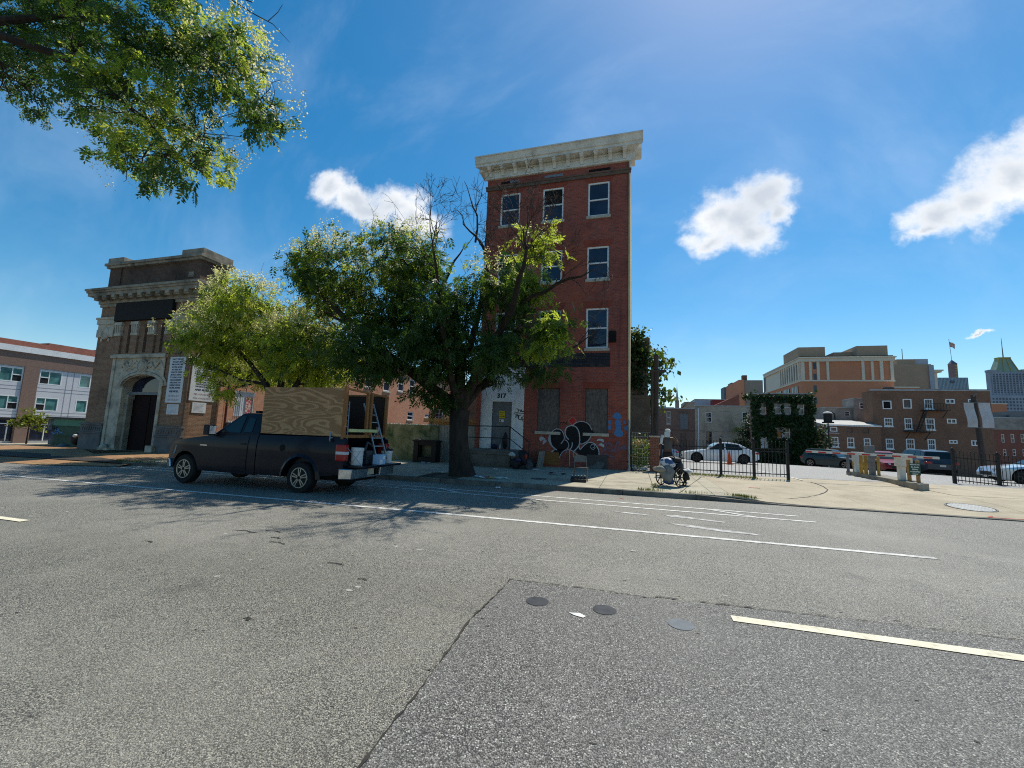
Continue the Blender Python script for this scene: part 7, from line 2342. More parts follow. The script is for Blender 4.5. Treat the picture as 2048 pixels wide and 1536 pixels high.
wz = walk_z(1.08, 13.95)
wc = thing('wheelchair', (1.08, 13.95, wz), 'black wheelchair heaped with bags standing on the sunny pavement', 'wheelchair', rz=R(-35))
for sg in (-1, 1):
    w_ = MB().torus((sg * 0.31, 0, 0.30), 0.285, 0.018, 32, 8, 'X')
    wo_ = obj('wheel', w_, m_tyre, wc, world=False)
    sp__ = MB().torus((sg * 0.345, 0, 0.30), 0.245, 0.009, 28, 6, 'X').lathe([(0.0, sg * 0.27), (0.035, sg * 0.27), (0.035, sg * 0.35), (0.0, sg * 0.35)], 10, (0, 0, 0.30), 'X')
    for k in range(8):
        a = math.pi * 2 * k / 8
        sp__.bar((sg * 0.32, 0.03 * math.cos(a), 0.30 + 0.03 * math.sin(a)), (sg * 0.31, 0.275 * math.cos(a), 0.30 + 0.275 * math.sin(a)), 0.022, 0.022)
    obj('spokes', sp__, m_plast, wo_, world=False)
    cw = MB().torus((sg * 0.24, 0.42, 0.095), 0.075, 0.02, 18, 6, 'X').bar((sg * 0.24, 0.42, 0.095), (sg * 0.24, 0.38, 0.26), 0.025)
    obj('caster', cw, m_tyre, wc, world=False)
    fr_ = MB().tube([(sg * 0.25, -0.28, 0.93), (sg * 0.25, -0.18, 0.90), (sg * 0.25, -0.16, 0.50), (sg * 0.25, -0.10, 0.28), (sg * 0.25, 0.36, 0.28)], 0.013, 7)
    fr_.tube([(sg * 0.25, -0.16, 0.50), (sg * 0.25, 0.34, 0.50), (sg * 0.25, 0.44, 0.30), (sg * 0.2, 0.55, 0.10)], 0.013, 7)
    fr_.tube([(sg * 0.25, -0.16, 0.70), (sg * 0.25, 0.18, 0.70), (sg * 0.25, 0.2, 0.50)], 0.013, 7)
    obj('side_frame', fr_, m_black, wc, world=False)
    obj('footrest', MB().box(min(sg * 0.05, sg * 0.22), 0.48, 0.08, max(sg * 0.05, sg * 0.22), 0.66, 0.10), m_plast, wc, world=False)
obj('seat', MB().box(-0.24, -0.16, 0.49, 0.24, 0.32, 0.52), m_trou, wc, world=False, bevel=0.01)
obj('backrest', MB().box(-0.24, -0.175, 0.52, 0.24, -0.155, 0.88), m_trou, wc, world=False, bevel=0.008)
obj('cross_brace', MB().bar((-0.24, 0.1, 0.28), (0.24, 0.1, 0.49), 0.02).bar((0.24, 0.12, 0.28), (-0.24, 0.12, 0.49), 0.02), m_black, wc, world=False)


def bag(name, c, r, sc, mat, label, group='bags on the wheelchair', jit=0.25, extra=None):
    mb = MB().ball((0, 0, 0), r, 20, 14, sc)
    k_ = [(rnd.uniform(3, 9), rnd.uniform(3, 9), rnd.uniform(3, 9), rnd.uniform(0, 6)) for _ in range(5)]
    vs_ = []
    for p in mb.v:
        d_ = sum(math.sin((a * p[0] + b * p[1] + c * p[2]) / r * 0.55 + e) for a, b, c, e in k_) / 5
        f_ = 1 + jit * (d_ * 0.9 + (rnd.random() - 0.5) * 0.22)
        vs_.append((p[0] * f_, p[1] * f_, p[2] * f_))
    mb.v = vs_
    if extra:
        extra(mb)
    o = obj(name, mb, mat, None)
    o.location = c
    o.rotation_euler = (0, 0, R(-35))
    return tag(o, label, 'bag', group)


m_sack = M('sack_grey', (0.25, 0.245, 0.225), (0.17, 0.168, 0.16), sc=5, rough=0.85, bump=0.4)
m_patt = M('bag_patterned', (0.62, 0.63, 0.66), (0.05, 0.10, 0.22), sc=8, rough=0.55, lo=0.48, hi=0.52, det=2)
m_bagb = M('bag_black', (0.014, 0.014, 0.016), (0.03, 0.03, 0.032), sc=8, rough=0.6, bump=0.3)
m_bagt = M('bag_tan', (0.33, 0.305, 0.25), (0.24, 0.22, 0.185), sc=6, rough=0.85, bump=0.3)
m_bagblue = M('bag_blue', (0.045, 0.11, 0.26), (0.03, 0.07, 0.18), sc=6, rough=0.7)
bag('bag', (0.98, 13.70, wz + 0.38), 0.27, (0.85, 0.5, 1.0), m_sack, 'big grey sack hung on the back of the wheelchair')
bag('bag', (1.00, 13.84, wz + 0.70), 0.25, (1.0, 0.8, 0.72), m_patt, 'blue and white patterned bag on top of the wheelchair load')
bag('bag', (1.18, 14.02, wz + 0.80), 0.22, (1.2, 0.8, 0.5), m_bagb, 'black bag uppermost on the wheelchair load')
bag('bag', (1.34, 13.94, wz + 0.58), 0.19, (0.6, 0.8, 1.2), m_bagb, 'black bag slung down the right side of wheelchair')
bag('bag', (0.76, 13.68, wz + 0.52), 0.18, (1.25, 0.5, 0.5), m_bagt, 'pale tan bag sticking out at left of wheelchair')
bag('bag', (1.02, 13.70, wz + 0.17), 0.14, (1.3, 0.6, 0.7), m_bagblue, 'blue bag slumped under the grey sack')
bag('bag', (1.62, 14.5, walk_z(1.62, 14.5) + 0.42), 0.14, (1.2, 0.9, 0.6), m_litter, 'small white bag at right of the wheelchair', jit=0.4)
bag('bag', (1.56, 14.2, walk_z(1.56, 14.2) + 0.30), 0.13, (0.8, 0.7, 1.2), m_bagb, 'small black pouch hanging at right of the wheelchair')

# folding chair with a black crate of bottles at its feet
chz = walk_z(-1.68, 14.1)
fc = thing('folding_chair', (-1.68, 14.1, chz), 'beige metal folding chair standing on the pavement edge of shade', 'chair', rz=R(14))
m_beige = M('chair_beige', (0.20, 0.175, 0.145), (0.15, 0.13, 0.11), sc=6, rough=0.5, metal=0.2)
for sg in (-1, 1):
    obj('leg', MB().tube([(sg * 0.20, -0.20, 0.0), (sg * 0.20, 0.08, 0.50), (sg * 0.19, 0.20, 0.80)], 0.012, 7), m_beige, fc, world=False)
    obj('leg', MB().tube([(sg * 0.215, 0.30, 0.0), (sg * 0.215, -0.15, 0.44)], 0.012, 7), m_beige, fc, world=False)
bk = MB()
for i in range(6):
    u0, u1 = -0.19 + 0.38 * i / 6, -0.19 + 0.38 * (i + 1) / 6
    c0, c1 = 0.035 * (1 - (u0 / 0.19) ** 2), 0.035 * (1 - (u1 / 0.19) ** 2)
    bk.hexa([(u0, 0.13 + c0, 0.60), (u1, 0.13 + c1, 0.60), (u1, 0.145 + c1, 0.60), (u0, 0.145 + c0, 0.60), (u0, 0.19 + c0, 0.79 + c0), (u1, 0.19 + c1, 0.79 + c1), (u1, 0.205 + c1, 0.79 + c1), (u0, 0.205 + c0, 0.79 + c0)])
obj('backrest', bk, m_beige, fc, world=False)
obj('seat', MB().hexa([(-0.19, -0.22, 0.425), (0.19, -0.22, 0.425), (0.19, 0.14, 0.40), (-0.19, 0.14, 0.40), (-0.19, -0.22, 0.45), (0.19, -0.22, 0.45), (0.19, 0.14, 0.425), (-0.19, 0.14, 0.425)]), m_beige, fc, world=False, bevel=0.008)
obj('stretcher', MB().tube([(-0.20, -0.12, 0.14), (0.20, -0.12, 0.14)], 0.009, 6).tube([(-0.215, 0.2, 0.10), (0.215, 0.2, 0.10)], 0.009, 6), m_beige, fc, world=False)
cr = thing('bottle_crate', (-1.70, 13.72, walk_z(-1.7, 13.72)), 'black crate of white capped bottles at feet of folding chair', 'crate')
zc_ = walk_z(-1.7, 13.72)
obj('tray', MB().box(-1.95, 13.62, zc_, -1.45, 13.82, zc_ + 0.10), m_bagb, cr, bevel=0.02)
for k in range(5):
    x = -1.90 + k * 0.10
    bt = obj('bottle', MB().lathe([(0.0, 0.02), (0.047, 0.02), (0.047, 0.14), (0.02, 0.18), (0.02, 0.19), (0.0, 0.19)], 10, (x, 13.72, zc_)), m_bagb, cr)
    obj('cap', MB().lathe([(0.0, 0.19), (0.022, 0.19), (0.022, 0.215), (0.0, 0.215)], 8, (x, 13.72, zc_)), m_litter, bt)

# heap of belongings by the stoop, litter by the tree
heap = [
    ('bag', (-4.72, 17.0, 0.34), 0.30, (1.0, 0.8, 0.8), m_bagb, 'black bin bag in the heap beside the stoop steps'),
    ('bag', (-4.40, 16.95, 0.62), 0.26, (0.9, 0.7, 1.2), m_bagb, 'tall black bag topping the heap beside the steps'),
    ('bag', (-4.86, 16.95, 0.72), 0.17, (1.2, 0.7, 0.55), m_litter, 'white crumpled bag on the heap beside the steps'),
    ('bag', (-4.15, 17.0, 0.30), 0.22, (0.8, 0.7, 1.1), M('bag_grey', (0.085, 0.085, 0.09), (0.05, 0.05, 0.055), sc=7, rough=0.7), 'dark grey bag at right of the heap beside steps'),
    ('bag', (-4.55, 16.8, 0.52), 0.12, (1.2, 0.7, 0.6), M('bag_purple', (0.10, 0.06, 0.17), (0.06, 0.04, 0.11), sc=7, rough=0.7), 'small purple bundle in the heap beside the steps'),
    ('bag', (-4.25, 16.8, 0.66), 0.09, (0.7, 0.7, 1.4), M('bag_red', (0.33, 0.05, 0.03), (0.25, 0.04, 0.03), sc=7, rough=0.7), 'small red bundle in the heap beside the steps'),
    ('bag', (-6.15, 18.35, 0.97), 0.16, (1.4, 0.8, 0.7), M('cloth_blue', (0.035, 0.04, 0.09), (0.02, 0.022, 0.05), sc=7, rough=0.8), 'dark blue bundle on the stoop before the door'),
    ('bag', (-5.65, 18.4, 1.22), 0.22, (0.7, 0.5, 1.6), m_bagb, 'tall black bag leaning on the grey door')]
for nm, c, r, sc, mt, lb in heap:
    bag(nm, c, r, sc, mt, lb, group='bags heaped by the stoop', jit=0.35)
bx_ = thing('storage_bin', (-4.35, 17.2, 0.2), 'dark grey lidless storage bin under the heap by steps', 'bin')
zb_ = walk_z(-4.35, 17.2)
obj('body', MB().hexa([(-4.62, 16.98, zb_), (-4.10, 16.98, zb_), (-4.10, 17.24, zb_), (-4.62, 17.24, zb_), (-4.66, 16.94, zb_ + 0.42), (-4.06, 16.94, zb_ + 0.42), (-4.06, 17.26, zb_ + 0.42), (-4.66, 17.26, zb_ + 0.42)]), M('bin_slate', (0.05, 0.055, 0.06), (0.035, 0.04, 0.045), sc=5, rough=0.6), bx_, bevel=0.02)
tag(obj('board_offcut', MB().hexa([(-3.98, 17.6, zb_), (-3.90, 17.6, zb_), (-3.90, 18.6, zb_), (-3.98, 18.6, zb_), (-3.86, 17.6, zb_ + 0.72), (-3.80, 17.6, zb_ + 0.72), (-3.80, 18.6, zb_ + 0.72), (-3.86, 18.6, zb_ + 0.72)]), m_wplank, None), 'pale board leaning beside the heap at stoop steps', 'board')
tag(obj('bottle', MB().lathe([(0.0, 0.0), (0.035, 0.0), (0.035, 0.17), (0.014, 0.22), (0.014, 0.25), (0.0, 0.25)], 10, (-5.82, 18.2, 0.857)), m_galv, None), 'clear bottle standing on the stoop by the door', 'bottle')
# litter scattered on the pavement
m_lit = [m_litter, M('litter_yellow', (0.55, 0.42, 0.08), (0.42, 0.33, 0.06), sc=12), M('litter_red', (0.45, 0.05, 0.09), (0.35, 0.04, 0.07), sc=12), M('litter_teal', (0.35, 0.52, 0.52), (0.55, 0.6, 0.58), sc=12), M('litter_blue', (0.25, 0.32, 0.55), (0.5, 0.52, 0.6), sc=12), M('litter_dark', (0.03, 0.028, 0.035), (0.05, 0.05, 0.06), sc=12)]
names_l = ['white', 'yellow', 'red', 'pale green', 'pale blue', 'black']


def scrap(x, y, r, k, label=None, zf=walk_z, group=None):
    mb = MB()
    n = 7
    z = zf(x, y) + 0.012
    ring = [(x + r * rnd.uniform(0.6, 1.1) * math.cos(6.283 * i / n) * 1.3, y + r * rnd.uniform(0.6, 1.1) * math.sin(6.283 * i / n), z + rnd.uniform(0, r * 0.35)) for i in range(n)]
    mid = [(x + r * 0.5 * math.cos(6.283 * i / n), y + r * 0.5 * math.sin(6.283 * i / n), z + rnd.uniform(0.1, 0.55) * r) for i in range(n)]
    mb.add(ring + mid + [(x, y, z + r * 0.3)], [(i, (i + 1) % n, (i + 1) % n + n, i + n) for i in range(n)] + [(i + n, (i + 1) % n + n, 2 * n) for i in range(n)])
    return tag(obj('litter_scrap', mb, m_lit[k], None), label, 'litter', group)


lg_ = 'litter at the foot of the street tree'
for x, y, r, k, lb in ((-5.05, 13.45, 0.13, 4, 'pale blue wrapper in litter right of the tree foot, leftmost'), (-4.85, 13.25, 0.12, 0, 'white wrapper in the litter right of the tree foot'), (-4.66, 13.4, 0.10, 2, 'red wrapper in litter right of the tree foot'), (-4.5, 13.3, 0.13, 1, 'yellow wrapper in litter right of the tree foot'),
                      (-4.28, 13.35, 0.12, 3, 'pale green wrapper in litter right of the tree foot'), (-4.08, 13.45, 0.10, 0, 'white paper at the right end of litter by the tree'), (-6.6, 14.1, 0.10, 0, 'white wrapper left of the tree foot'), (-9.3, 17.6, 0.12, 4, 'pale blue scrap before the black bin'), (-8.95, 17.5, 0.09, 0, 'white scrap at foot of the black bin')):
    scrap(x, y, r, k, lb, group=lg_)
for x, y, r, k, lb in ((-3.9, 12.15, 0.09, 0, 'white cup scrap in the gutter right of the tree'), (-8.45, 12.2, 0.10, 0, 'white scrap in the gutter behind pickup')):
    scrap(x, y, r, k, lb, zf=lambda x, y: road_z(x), group='litter in the gutter')
for x, y, r, k, lb in ((-2.9, 15.6, 0.16, 5, 'black cloth scrap flat on the shaded pavement'), (-2.5, 15.7, 0.10, 5, 'smaller black scrap right of the black cloth'), (-3.75, 16.6, 0.12, 0, 'white paper before the orange plywood panel'), (-5.3, 16.1, 0.10, 0, 'white paper before the stoop front'), (-4.8, 16.0, 0.07, 0, 'tiny white paper before the steps')):
    scrap(x, y, r, k, lb, group='litter on the shaded pavement')
# grass along the kerb and the fence
m_grass = leaf_mat('grass_blade', (0.055, 0.11, 0.015), (0.16, 0.17, 0.04), 0.35, (0.26, 0.30, 0.05))
gp_, gd_ = [], []
for x0, x1, yf, nn, h in ((0.1, 2.9, None, 900, 0.06), (-20.0, -17.6, None, 500, 0.09), (2.55, 3.1, None, 200, 0.12)):
    for k in range(nn):
        x = rnd.uniform(x0, x1)
        if math.sin(x * 5.0) + math.sin(x * 2.3 + 1) < rnd.uniform(-1.2, 1.6) and x > -10:
            continue
        y = kerb_y(x) + 0.17 + abs(rnd.gauss(0, 0.06))
        gp_.append((x, y, walk_z(x, y) - 0.01))
for k in range(1300):
    x = rnd.uniform(2.0, 4.4)
    y = 18.16 - 0.19 * (x - 3.26) - abs(rnd.gauss(0, 0.28)) - 0.02
    gp_.append((x, y, walk_z(x, y) - 0.01))
for k in range(120):
    x, y = rnd.gauss(0.62, 0.05), rnd.gauss(13.6, 0.2)
    gp_.append((x, y, walk_z(x, y) - 0.01))
G_ = np.array(gp_)
V, Fq, tn = simple_leaves(G_, np.tile([0, 0, 1.6], (len(G_), 1)), 0.085, 0.06, droop=-0.6, rnd_=0.35)
tag(link('grass', np_mesh('grass', V, Fq, m_grass, tn)), kind='stuff')

# ------------------------------------------------------------------ buildings across the car park
bm_far = brick('far_brick_dark', (0.225, 0.115, 0.072), (0.165, 0.083, 0.055), (0.19, 0.135, 0.10), dirt=(0.10, 0.06, 0.042), dirt_amt=0.6, bump=0.2, bw=0.22, rh=0.075)
bm_far2 = brick('far_brick_brown', (0.22, 0.125, 0.092), (0.18, 0.10, 0.076), (0.18, 0.14, 0.115), dirt=(0.06, 0.045, 0.038), dirt_amt=0.6, bump=0.2)
bm_far3 = brick('far_brick_red', (0.27, 0.095, 0.065), (0.22, 0.075, 0.055), (0.19, 0.11, 0.09), dirt=(0.08, 0.035, 0.03), bump=0.2)
m_stucco = M('beige_stucco', (0.46, 0.385, 0.29), (0.38, 0.32, 0.245), sc=0.6, rough=0.9, obj_co=False, dirt=((0.10, 0.085, 0.07), 0.4, 0.5))
m_stucco2 = M('grey_render', (0.34, 0.30, 0.26), (0.23, 0.21, 0.185), sc=0.8, rough=0.9, obj_co=False, dirt=((0.07, 0.063, 0.058), 0.7, 0.5))
m_capst = M('coping', (0.42, 0.42, 0.42), (0.3, 0.3, 0.3), sc=2, rough=0.7)
BACK = -2.6


def block(name, label, Y, x0, x1, z1, mat, ops=(), depth=10, coping=None, cat='building', group=None, rd=0.14):
    F = Fr(0, Y)
    t = thing(name, ((x0 + x1) / 2, Y, 0), label, cat, group)
    mb = MB()
    mb.wall(F, x0, x1, BACK, z1, ops, rd)
    shell(mb, F, x0, x1, BACK, z1, depth, 0, 1)
    obj('wall', mb, [mat, m_roof], t)
    if coping:
        obj('coping', MB().fbox(F, x0 - 0.05, x1 + 0.05, z1 + 0.003, z1 + coping, -0.35, 0.10), m_capst, t)
    return t, F


gR = 'row of old houses behind the car park'
t, F = block('brick_house', 'brown brick back wall with shuttered openings behind the raised arm', 70, -8, 9.05, 6.28, bm_far2, [(2.4, 2.95, 3.8, 5.0), (4.95, 5.5, 3.9, 5.85), (6.85, 8.1, 3.1, 5.6), (6.95, 7.75, -1.0, 2.45)], coping=0.15, group=gR)
window(t, F, 2.4, 2.95, 3.8, 5.0, fw=0.06)
window(t, F, 4.95, 5.5, 3.9, 5.85, fw=0.06, sill=m_sill)
obj('shutter', MB().fbox(F, 6.87, 7.46, 3.12, 5.58, -0.12, -0.06).fbox(F, 7.49, 8.08, 3.12, 5.58, -0.12, -0.06), m_gpost, t)
obj('lintel', MB().fbox(F, 6.6, 8.3, 5.65, 5.85, 0.003, 0.05), m_brown, t)
obj('door', MB().fbox(F, 6.97, 7.73, -1.0, 2.43, -0.12, -0.06), m_brown, t)
obj('string_course', MB().fbox(F, -8, 9.04, 2.85, 3.0, 0.003, 0.05), m_brown, t)
t, F = block('stucco_house', 'beige stuccoed house back with white downpipe', 70, 9.06, 18.05, 6.75, m_stucco, [(10.58, 11.42, 4.3, 5.85), (15.63, 16.4, 4.4, 5.95), (10.6, 11.43, 1.0, 2.9)], coping=0.16, group=gR)
for q in ((10.58, 11.42, 4.3, 5.85), (15.63, 16.4, 4.4, 5.95), (10.6, 11.43, 1.0, 2.9)):
    window(t, F, *q, fw=0.08, fm=m_white if q[2] > 2 else m_gpost, sill=m_sill if q[2] > 2 else None)
obj('downpipe', MB().tube([F.p(9.56, -1.0, 0.1), F.p(9.54, 6.5, 0.1)], 0.07, 8), m_white, t)
obj('downpipe', MB().tube([F.p(10.5, -1.0, 0.08), F.p(10.5, 4.0, 0.08)], 0.05, 8), m_capst, t)
obj('string_course', MB().fbox(F, 9.07, 18.04, 2.92, 3.0, 0.003, 0.03), m_stucco2, t)
obj('faded_lettering', MB().fbox(F, 12.7, 13.9, 3.55, 3.66, 0.002, 0.004).fbox(F, 12.6, 13.9, 5.95, 6.05, 0.002, 0.004).fbox(F, 12.5, 13.0, 2.1, 2.35, 0.002, 0.004).fbox(F, 13.4, 14.2, 2.1, 2.35, 0.002, 0.004), m_stucco2, t)
# ivy clad house
ivy_ops = [(14.43, 15.07, 4.87, 6.4), (15.77, 16.62, 4.93, 6.5), (16.80, 17.61, 4.93, 6.5), (18.33, 18.98, 4.88, 6.46), (14.35, 15.13, 0.9, 2.26), (15.95, 16.60, 2.15, 3.44), (16.8, 17.45, 2.15, 3.44)]
t, F = block('ivy_house', 'two storey house smothered in dark ivy with broken windows', 56, 13.86, 19.85, 7.30, bm_far2, ivy_ops, depth=2.2, coping=0.12, group=gR)
for k, q in enumerate(ivy_ops):
    window(t, F, *q, fw=0.07, gm=glass_mat('dusty_glass', (0.12, 0.11, 0.10), 0.25, 0.4) if k != 4 else m_board, rail=None if k == 4 else 0.5)
obj('mullion', MB().fbox(F, 16.63, 16.79, 4.85, 6.9, -0.1, 0.06).fbox(F, 16.63, 16.76, 2.0, 3.6, -0.1, 0.06), m_board, t)
obj('window_board', MB().fbox(F, 15.96, 16.59, 2.2, 2.9, 0.0, 0.03), m_stud, t)
obj('downpipe', MB().tube([F.p(13.98, 4.6, 0.1), F.p(13.98, 7.1, 0.1)], 0.07, 8).tube([F.p(19.72, 4.4, 0.1), F.p(19.72, 6.9, 0.1)], 0.05, 8), m_white, t)
nI = 6500
U = nrg.random(nI) * 6.5 + 13.45
Z = nrg.random(nI) * 8.9 - 1.7
keep = np.ones(nI, bool)
for a, b, c, d in ivy_ops:
    m = 0.12 if c > 4 else -0.05
    keep &= ~((U > a - 0.02) & (U < b + 0.02) & (Z > c - 0.02) & (Z < d - m))
P = np.stack([U, 55.93 - nrg.random(nI) * 0.28, Z], 1)[keep]
V, Fq, tn = simple_leaves(P, np.tile([0, -1.0, 0], (len(P), 1)), 0.30, 0.45, droop=0.8, flat=0.8)
crown(t, [(V, Fq, tn)], m_weed_d, 'ivy')
IB = [(19.75, 55.9, 7.5, 0.2, 0.3, 0.3), (19.85, 55.9, 6.6, 0.2, 0.3, 0.7), (14.0, 56.5, 7.2, 1.0, 0.5, 0.35), (13.3, 57, 7.1, 0.6, 0.5, 0.35), (20.2, 55.7, 3.0, 0.6, 0.4, 1.6), (20.6, 55.6, 0.8, 1.2, 0.4, 1.8)]
P, D, _ = in_blobs(IB, 900, 0.4)
crown(t, [simple_leaves(P, D, 0.26, 0.45)], m_weed_d, 'ivy_clump')
sap = thing('sapling', (15.3, 66.0, -1.5), 'dark feathery sapling against the beige stuccoed wall', 'tree')
SB = [(15.6, 66, 1.2, 1.5, 0.8, 1.4), (15.9, 66, 3.2, 1.2, 0.8, 1.2), (16.0, 66, 4.8, 0.7, 0.6, 1.0), (14.3, 66, 1.8, 0.6, 0.5, 0.6), (14.6, 66, 3.4, 0.7, 0.5, 0.5), (16.9, 66, 5.4, 0.7, 0.5, 0.6)]
sb = MB()
sl_ = [([(15.6, 66, -2.2), (15.8, 66, 1.0), (16.0, 66, 4.0), (16.1, 66, 6.0)], [0.12, 0.09, 0.06, 0.02])]
sb.tube(sl_[0][0], sl_[0][1], 6, caps=False)
fork(sb, sl_, SB, 0.03, 5)
obj('trunk', sb, m_bark, sap)
P, D, _ = in_blobs(SB, 900, 0.5)
crown(sap, [pinnate(P, D, 0.75, 4, 0.2)], m_weed_d)

# brick apartment house on the right, with its low wing
aw = [(32.23, 33.24, 6.62, 7.75), (34.49, 35.45, 6.74, 8.0), (36.8, 37.73, 6.74, 8.03), (39.05, 40.04, 7.46, 8.06), (41.4, 42.3, 7.48, 8.08),
      (32.29, 33.25, 4.32, 5.42), (34.52, 35.35, 4.02, 5.44), (36.78, 37.76, 4.01, 5.46), (39.05, 40.03, 4.88, 5.49), (41.4, 42.3, 4.9, 5.5),
      (32.32, 33.17, 1.33, 2.65), (34.53, 35.45, 1.37, 2.74), (36.84, 37.67, 1.38, 2.76), (39.09, 39.96, 2.29, 2.74), (41.35, 42.13, 2.1, 2.79)]
t, F = block('apartment_house', 'dark brick apartment house with white windows and fire escape', 68, 31.1, 43.7, 9.1, bm_far, aw, depth=2.5, coping=0.2)
for k, q in enumerate(aw):
    small = (q[3] - q[2]) < 0.75
    window(t, F, *q, fw=0.11, rail=None if small or k in (0, 1) else 0.5, mull=0.5 if small else None, mun=(0, 0) if small or k in (0, 1) else (3, 0), board=m_osb if k == 1 else (m_dark if k == 0 else None), out=0.06, sill=m_white if not small and k not in (0, 1) else None)
obj('parapet_step', MB().fbox(F, 33.9, 43.75, 9.105, 9.35, -0.5, 0.05), m_roof, t)
obj('chimney', MB().box(33.0, 68.6, 8.95, 33.9, 69.3, 9.65), m_roof, t)
fe = MB()
for z in (6.45, 3.6):
    x0 = 36.3 if z > 5 else 34.3
    fe.box(x0, 66.9, z, x0 + 2.6, 67.97, z + 0.06)
    for k in range(9):
        fe.bar((x0 + k * 0.32, 66.92, z), (x0 + k * 0.32, 66.92, z + 0.9), 0.03)
    fe.bar((x0, 66.92, z + 0.9), (x0 + 2.6, 66.92, z + 0.9), 0.05)
    for k in (0.2, 2.3):
        fe.bar((x0 + k, 66.95, z), (x0 + k, 67.95, z - 0.9), 0.05)
for o in (0.0, 0.6):
    fe.bar((36.5, 66.95 + o, 6.45), (35.5, 66.95 + o, 3.66), 0.05, 0.14)
for k in range(10):
    f = (k + 0.5) / 10
    fe.box(36.5 - f, 66.95, 6.45 - 2.79 * f, 36.62 - f, 67.55, 6.48 - 2.79 * f)
obj('fire_escape', fe, m_black, t)
lw = [(25.34, 26.16, 1.34, 2.62), (27.14, 27.93, 1.34, 2.60), (28.99, 29.72, 1.42, 2.58), (25.3, 26.1, 3.35, 3.95), (27.1, 27.9, 3.2, 3.95), (28.9, 29.7, 3.2, 3.95)]
t, F = block('low_house', 'low dark brick wing with sunlit flat roof beside ivy house', 66, 24.6, 30.9, 4.1, bm_far, lw, depth=7.5)
for k, q in enumerate(lw):
    window(t, F, *q, fw=0.10, mun=(2, 0) if k < 3 else (0, 0), board=None if k < 3 else bm_far2, rail=0.5 if k < 3 else None, fm=m_white if k < 4 else m_brown, sill=m_white if k < 3 else None, out=0.05)
obj('gutter', MB().fbox(F, 24.5, 31.0, 4.1, 4.22, -0.05, 0.22), m_white, t)
obj('roof', MB().hexa([F.p(24.55, 4.225, 0.2), F.p(30.95, 4.225, 0.2), F.p(30.95, 5.2, -7.4), F.p(24.55, 5.2, -7.4), F.p(24.55, 4.29, 0.2), F.p(30.95, 4.29, 0.2), F.p(30.95, 5.28, -7.4), F.p(24.55, 5.28, -7.4)]), M('roof_silver', (0.48, 0.48, 0.45), (0.36, 0.36, 0.34), sc=1.5, rough=0.7), t)
obj('downpipe', MB().tube([F.p(24.9, -1.5, 0.1), F.p(24.85, 4.0, 0.1)], 0.06, 8).box(24.4, 65.8, 3.1, 26.2, 65.86, 3.16).box(24.4, 65.8, 1.75, 26.2, 65.86, 1.80), m_white, t)
t, F = block('rear_extension', 'grey rendered stepped extension between the low wing and apartments', 74, 27.6, 31.9, 7.1, m_stucco2, [(30.3, 31.0, 5.9, 6.6)], depth=6)
window(t, F, 30.3, 31.0, 5.9, 6.6, fw=0.06)
obj('upper_block', MB().box(31.3, 73.5, 4.0, 34.2, 77.0, 8.5), m_stucco2, t)
window(t, Fr(0, 73.5), 32.0, 32.5, 7.0, 7.9, depth=-0.04, fw=0.07)
obj('coping', MB().box(31.25, 73.4, 8.503, 34.25, 77.1, 8.6).box(27.55, 73.9, 7.103, 31.3, 77, 7.2), m_capst, t)
obj('downpipe', MB().tube([F.p(29.0, 4.4, 0.1), F.p(29.0, 6.2, 0.1), F.p(28.5, 6.5, 0.1)], 0.07, 7), m_black, t)
rw = [(55.49, 55.87, 2.91, 4.22), (56.64, 57.08, 2.96, 4.26), (57.85, 58.3, 3.0, 4.31), (55.55, 55.95, 0.82, 1.88), (56.7, 57.1, 0.88, 1.94), (57.9, 58.3, 0.9, 1.95), (59.1, 59.5, 3.0, 4.3), (59.1, 59.5, 0.9, 1.95)]
t, F = block('brick_house', 'dark red brick house at the right edge with grey roof band', 85, 54.6, 64, 6.7, bm_far3, rw, coping=0.18)
for q in rw:
    window(t, F, *q, fw=0.07)
obj('attic_band', MB().fbox(F, 54.6, 64, 4.9, 6.69, 0.003, 0.06), m_stucco2, t)
obj('roof_plant', MB().box(57.5, 86, 6.7, 64, 90, 7.9).box(56.3, 86.5, 6.7, 57.4, 88, 7.3), m_gpost, t)

# billboard pole with two torn white sheets
bp_ = thing('banner_pole', (22.4, 36, -0.5), 'leaning timber pole carrying two blank white banners', 'pole')
obj('pole', MB().tube([(22.55, 36, -1.4), (22.22, 36, 5.3)], [0.17, 0.13], 10), m_pole, bp_)
m_banner = M('blank_banner', (0.50, 0.49, 0.50), (0.42, 0.41, 0.42), sc=1.5, rough=0.7, dirt=((0.32, 0.29, 0.27), 2.0, 0.5))
for x0, x1, z0, z1 in ((21.58, 22.12, 3.12, 4.75), (22.36, 22.98, 3.10, 4.78)):
    b_ = MB()
    n = 6
    vs = [(x0 + (x1 - x0) * i + 0.02 * math.sin(j / n * 5) + (z1 - z0) * (1 - j / n) * 0.05, 35.80 - 0.04 * math.sin(j), z0 + (z1 - z0) * j / n) for j in range(n + 1) for i in (0, 1)]
    b_.add(vs, [(2 * j, 2 * j + 1, 2 * j + 3, 2 * j + 2) for j in range(n)])
    o = obj('banner', b_, m_banner, bp_)
    so = o.modifiers.new('thick', 'SOLIDIFY')
    so.thickness = 0.02
obj('bracket', MB().box(21.5, 35.82, 4.76, 23.0, 35.86, 4.80).box(21.6, 35.82, 3.07, 23.1, 35.86, 3.11).tube([(22.1, 35.8, 5.2), (22.05, 35.4, 5.35)], 0.03, 6), m_gpost, bp_)
lp = thing('lamp_post', (19.0, 50.0, -0.8), 'short dark lamp post with boxy head before the low wing', 'street lamp')
obj('pole', MB().tube([(19.0, 50, -1.2), (19.0, 50, 3.9)], 0.06, 8), m_black, lp)
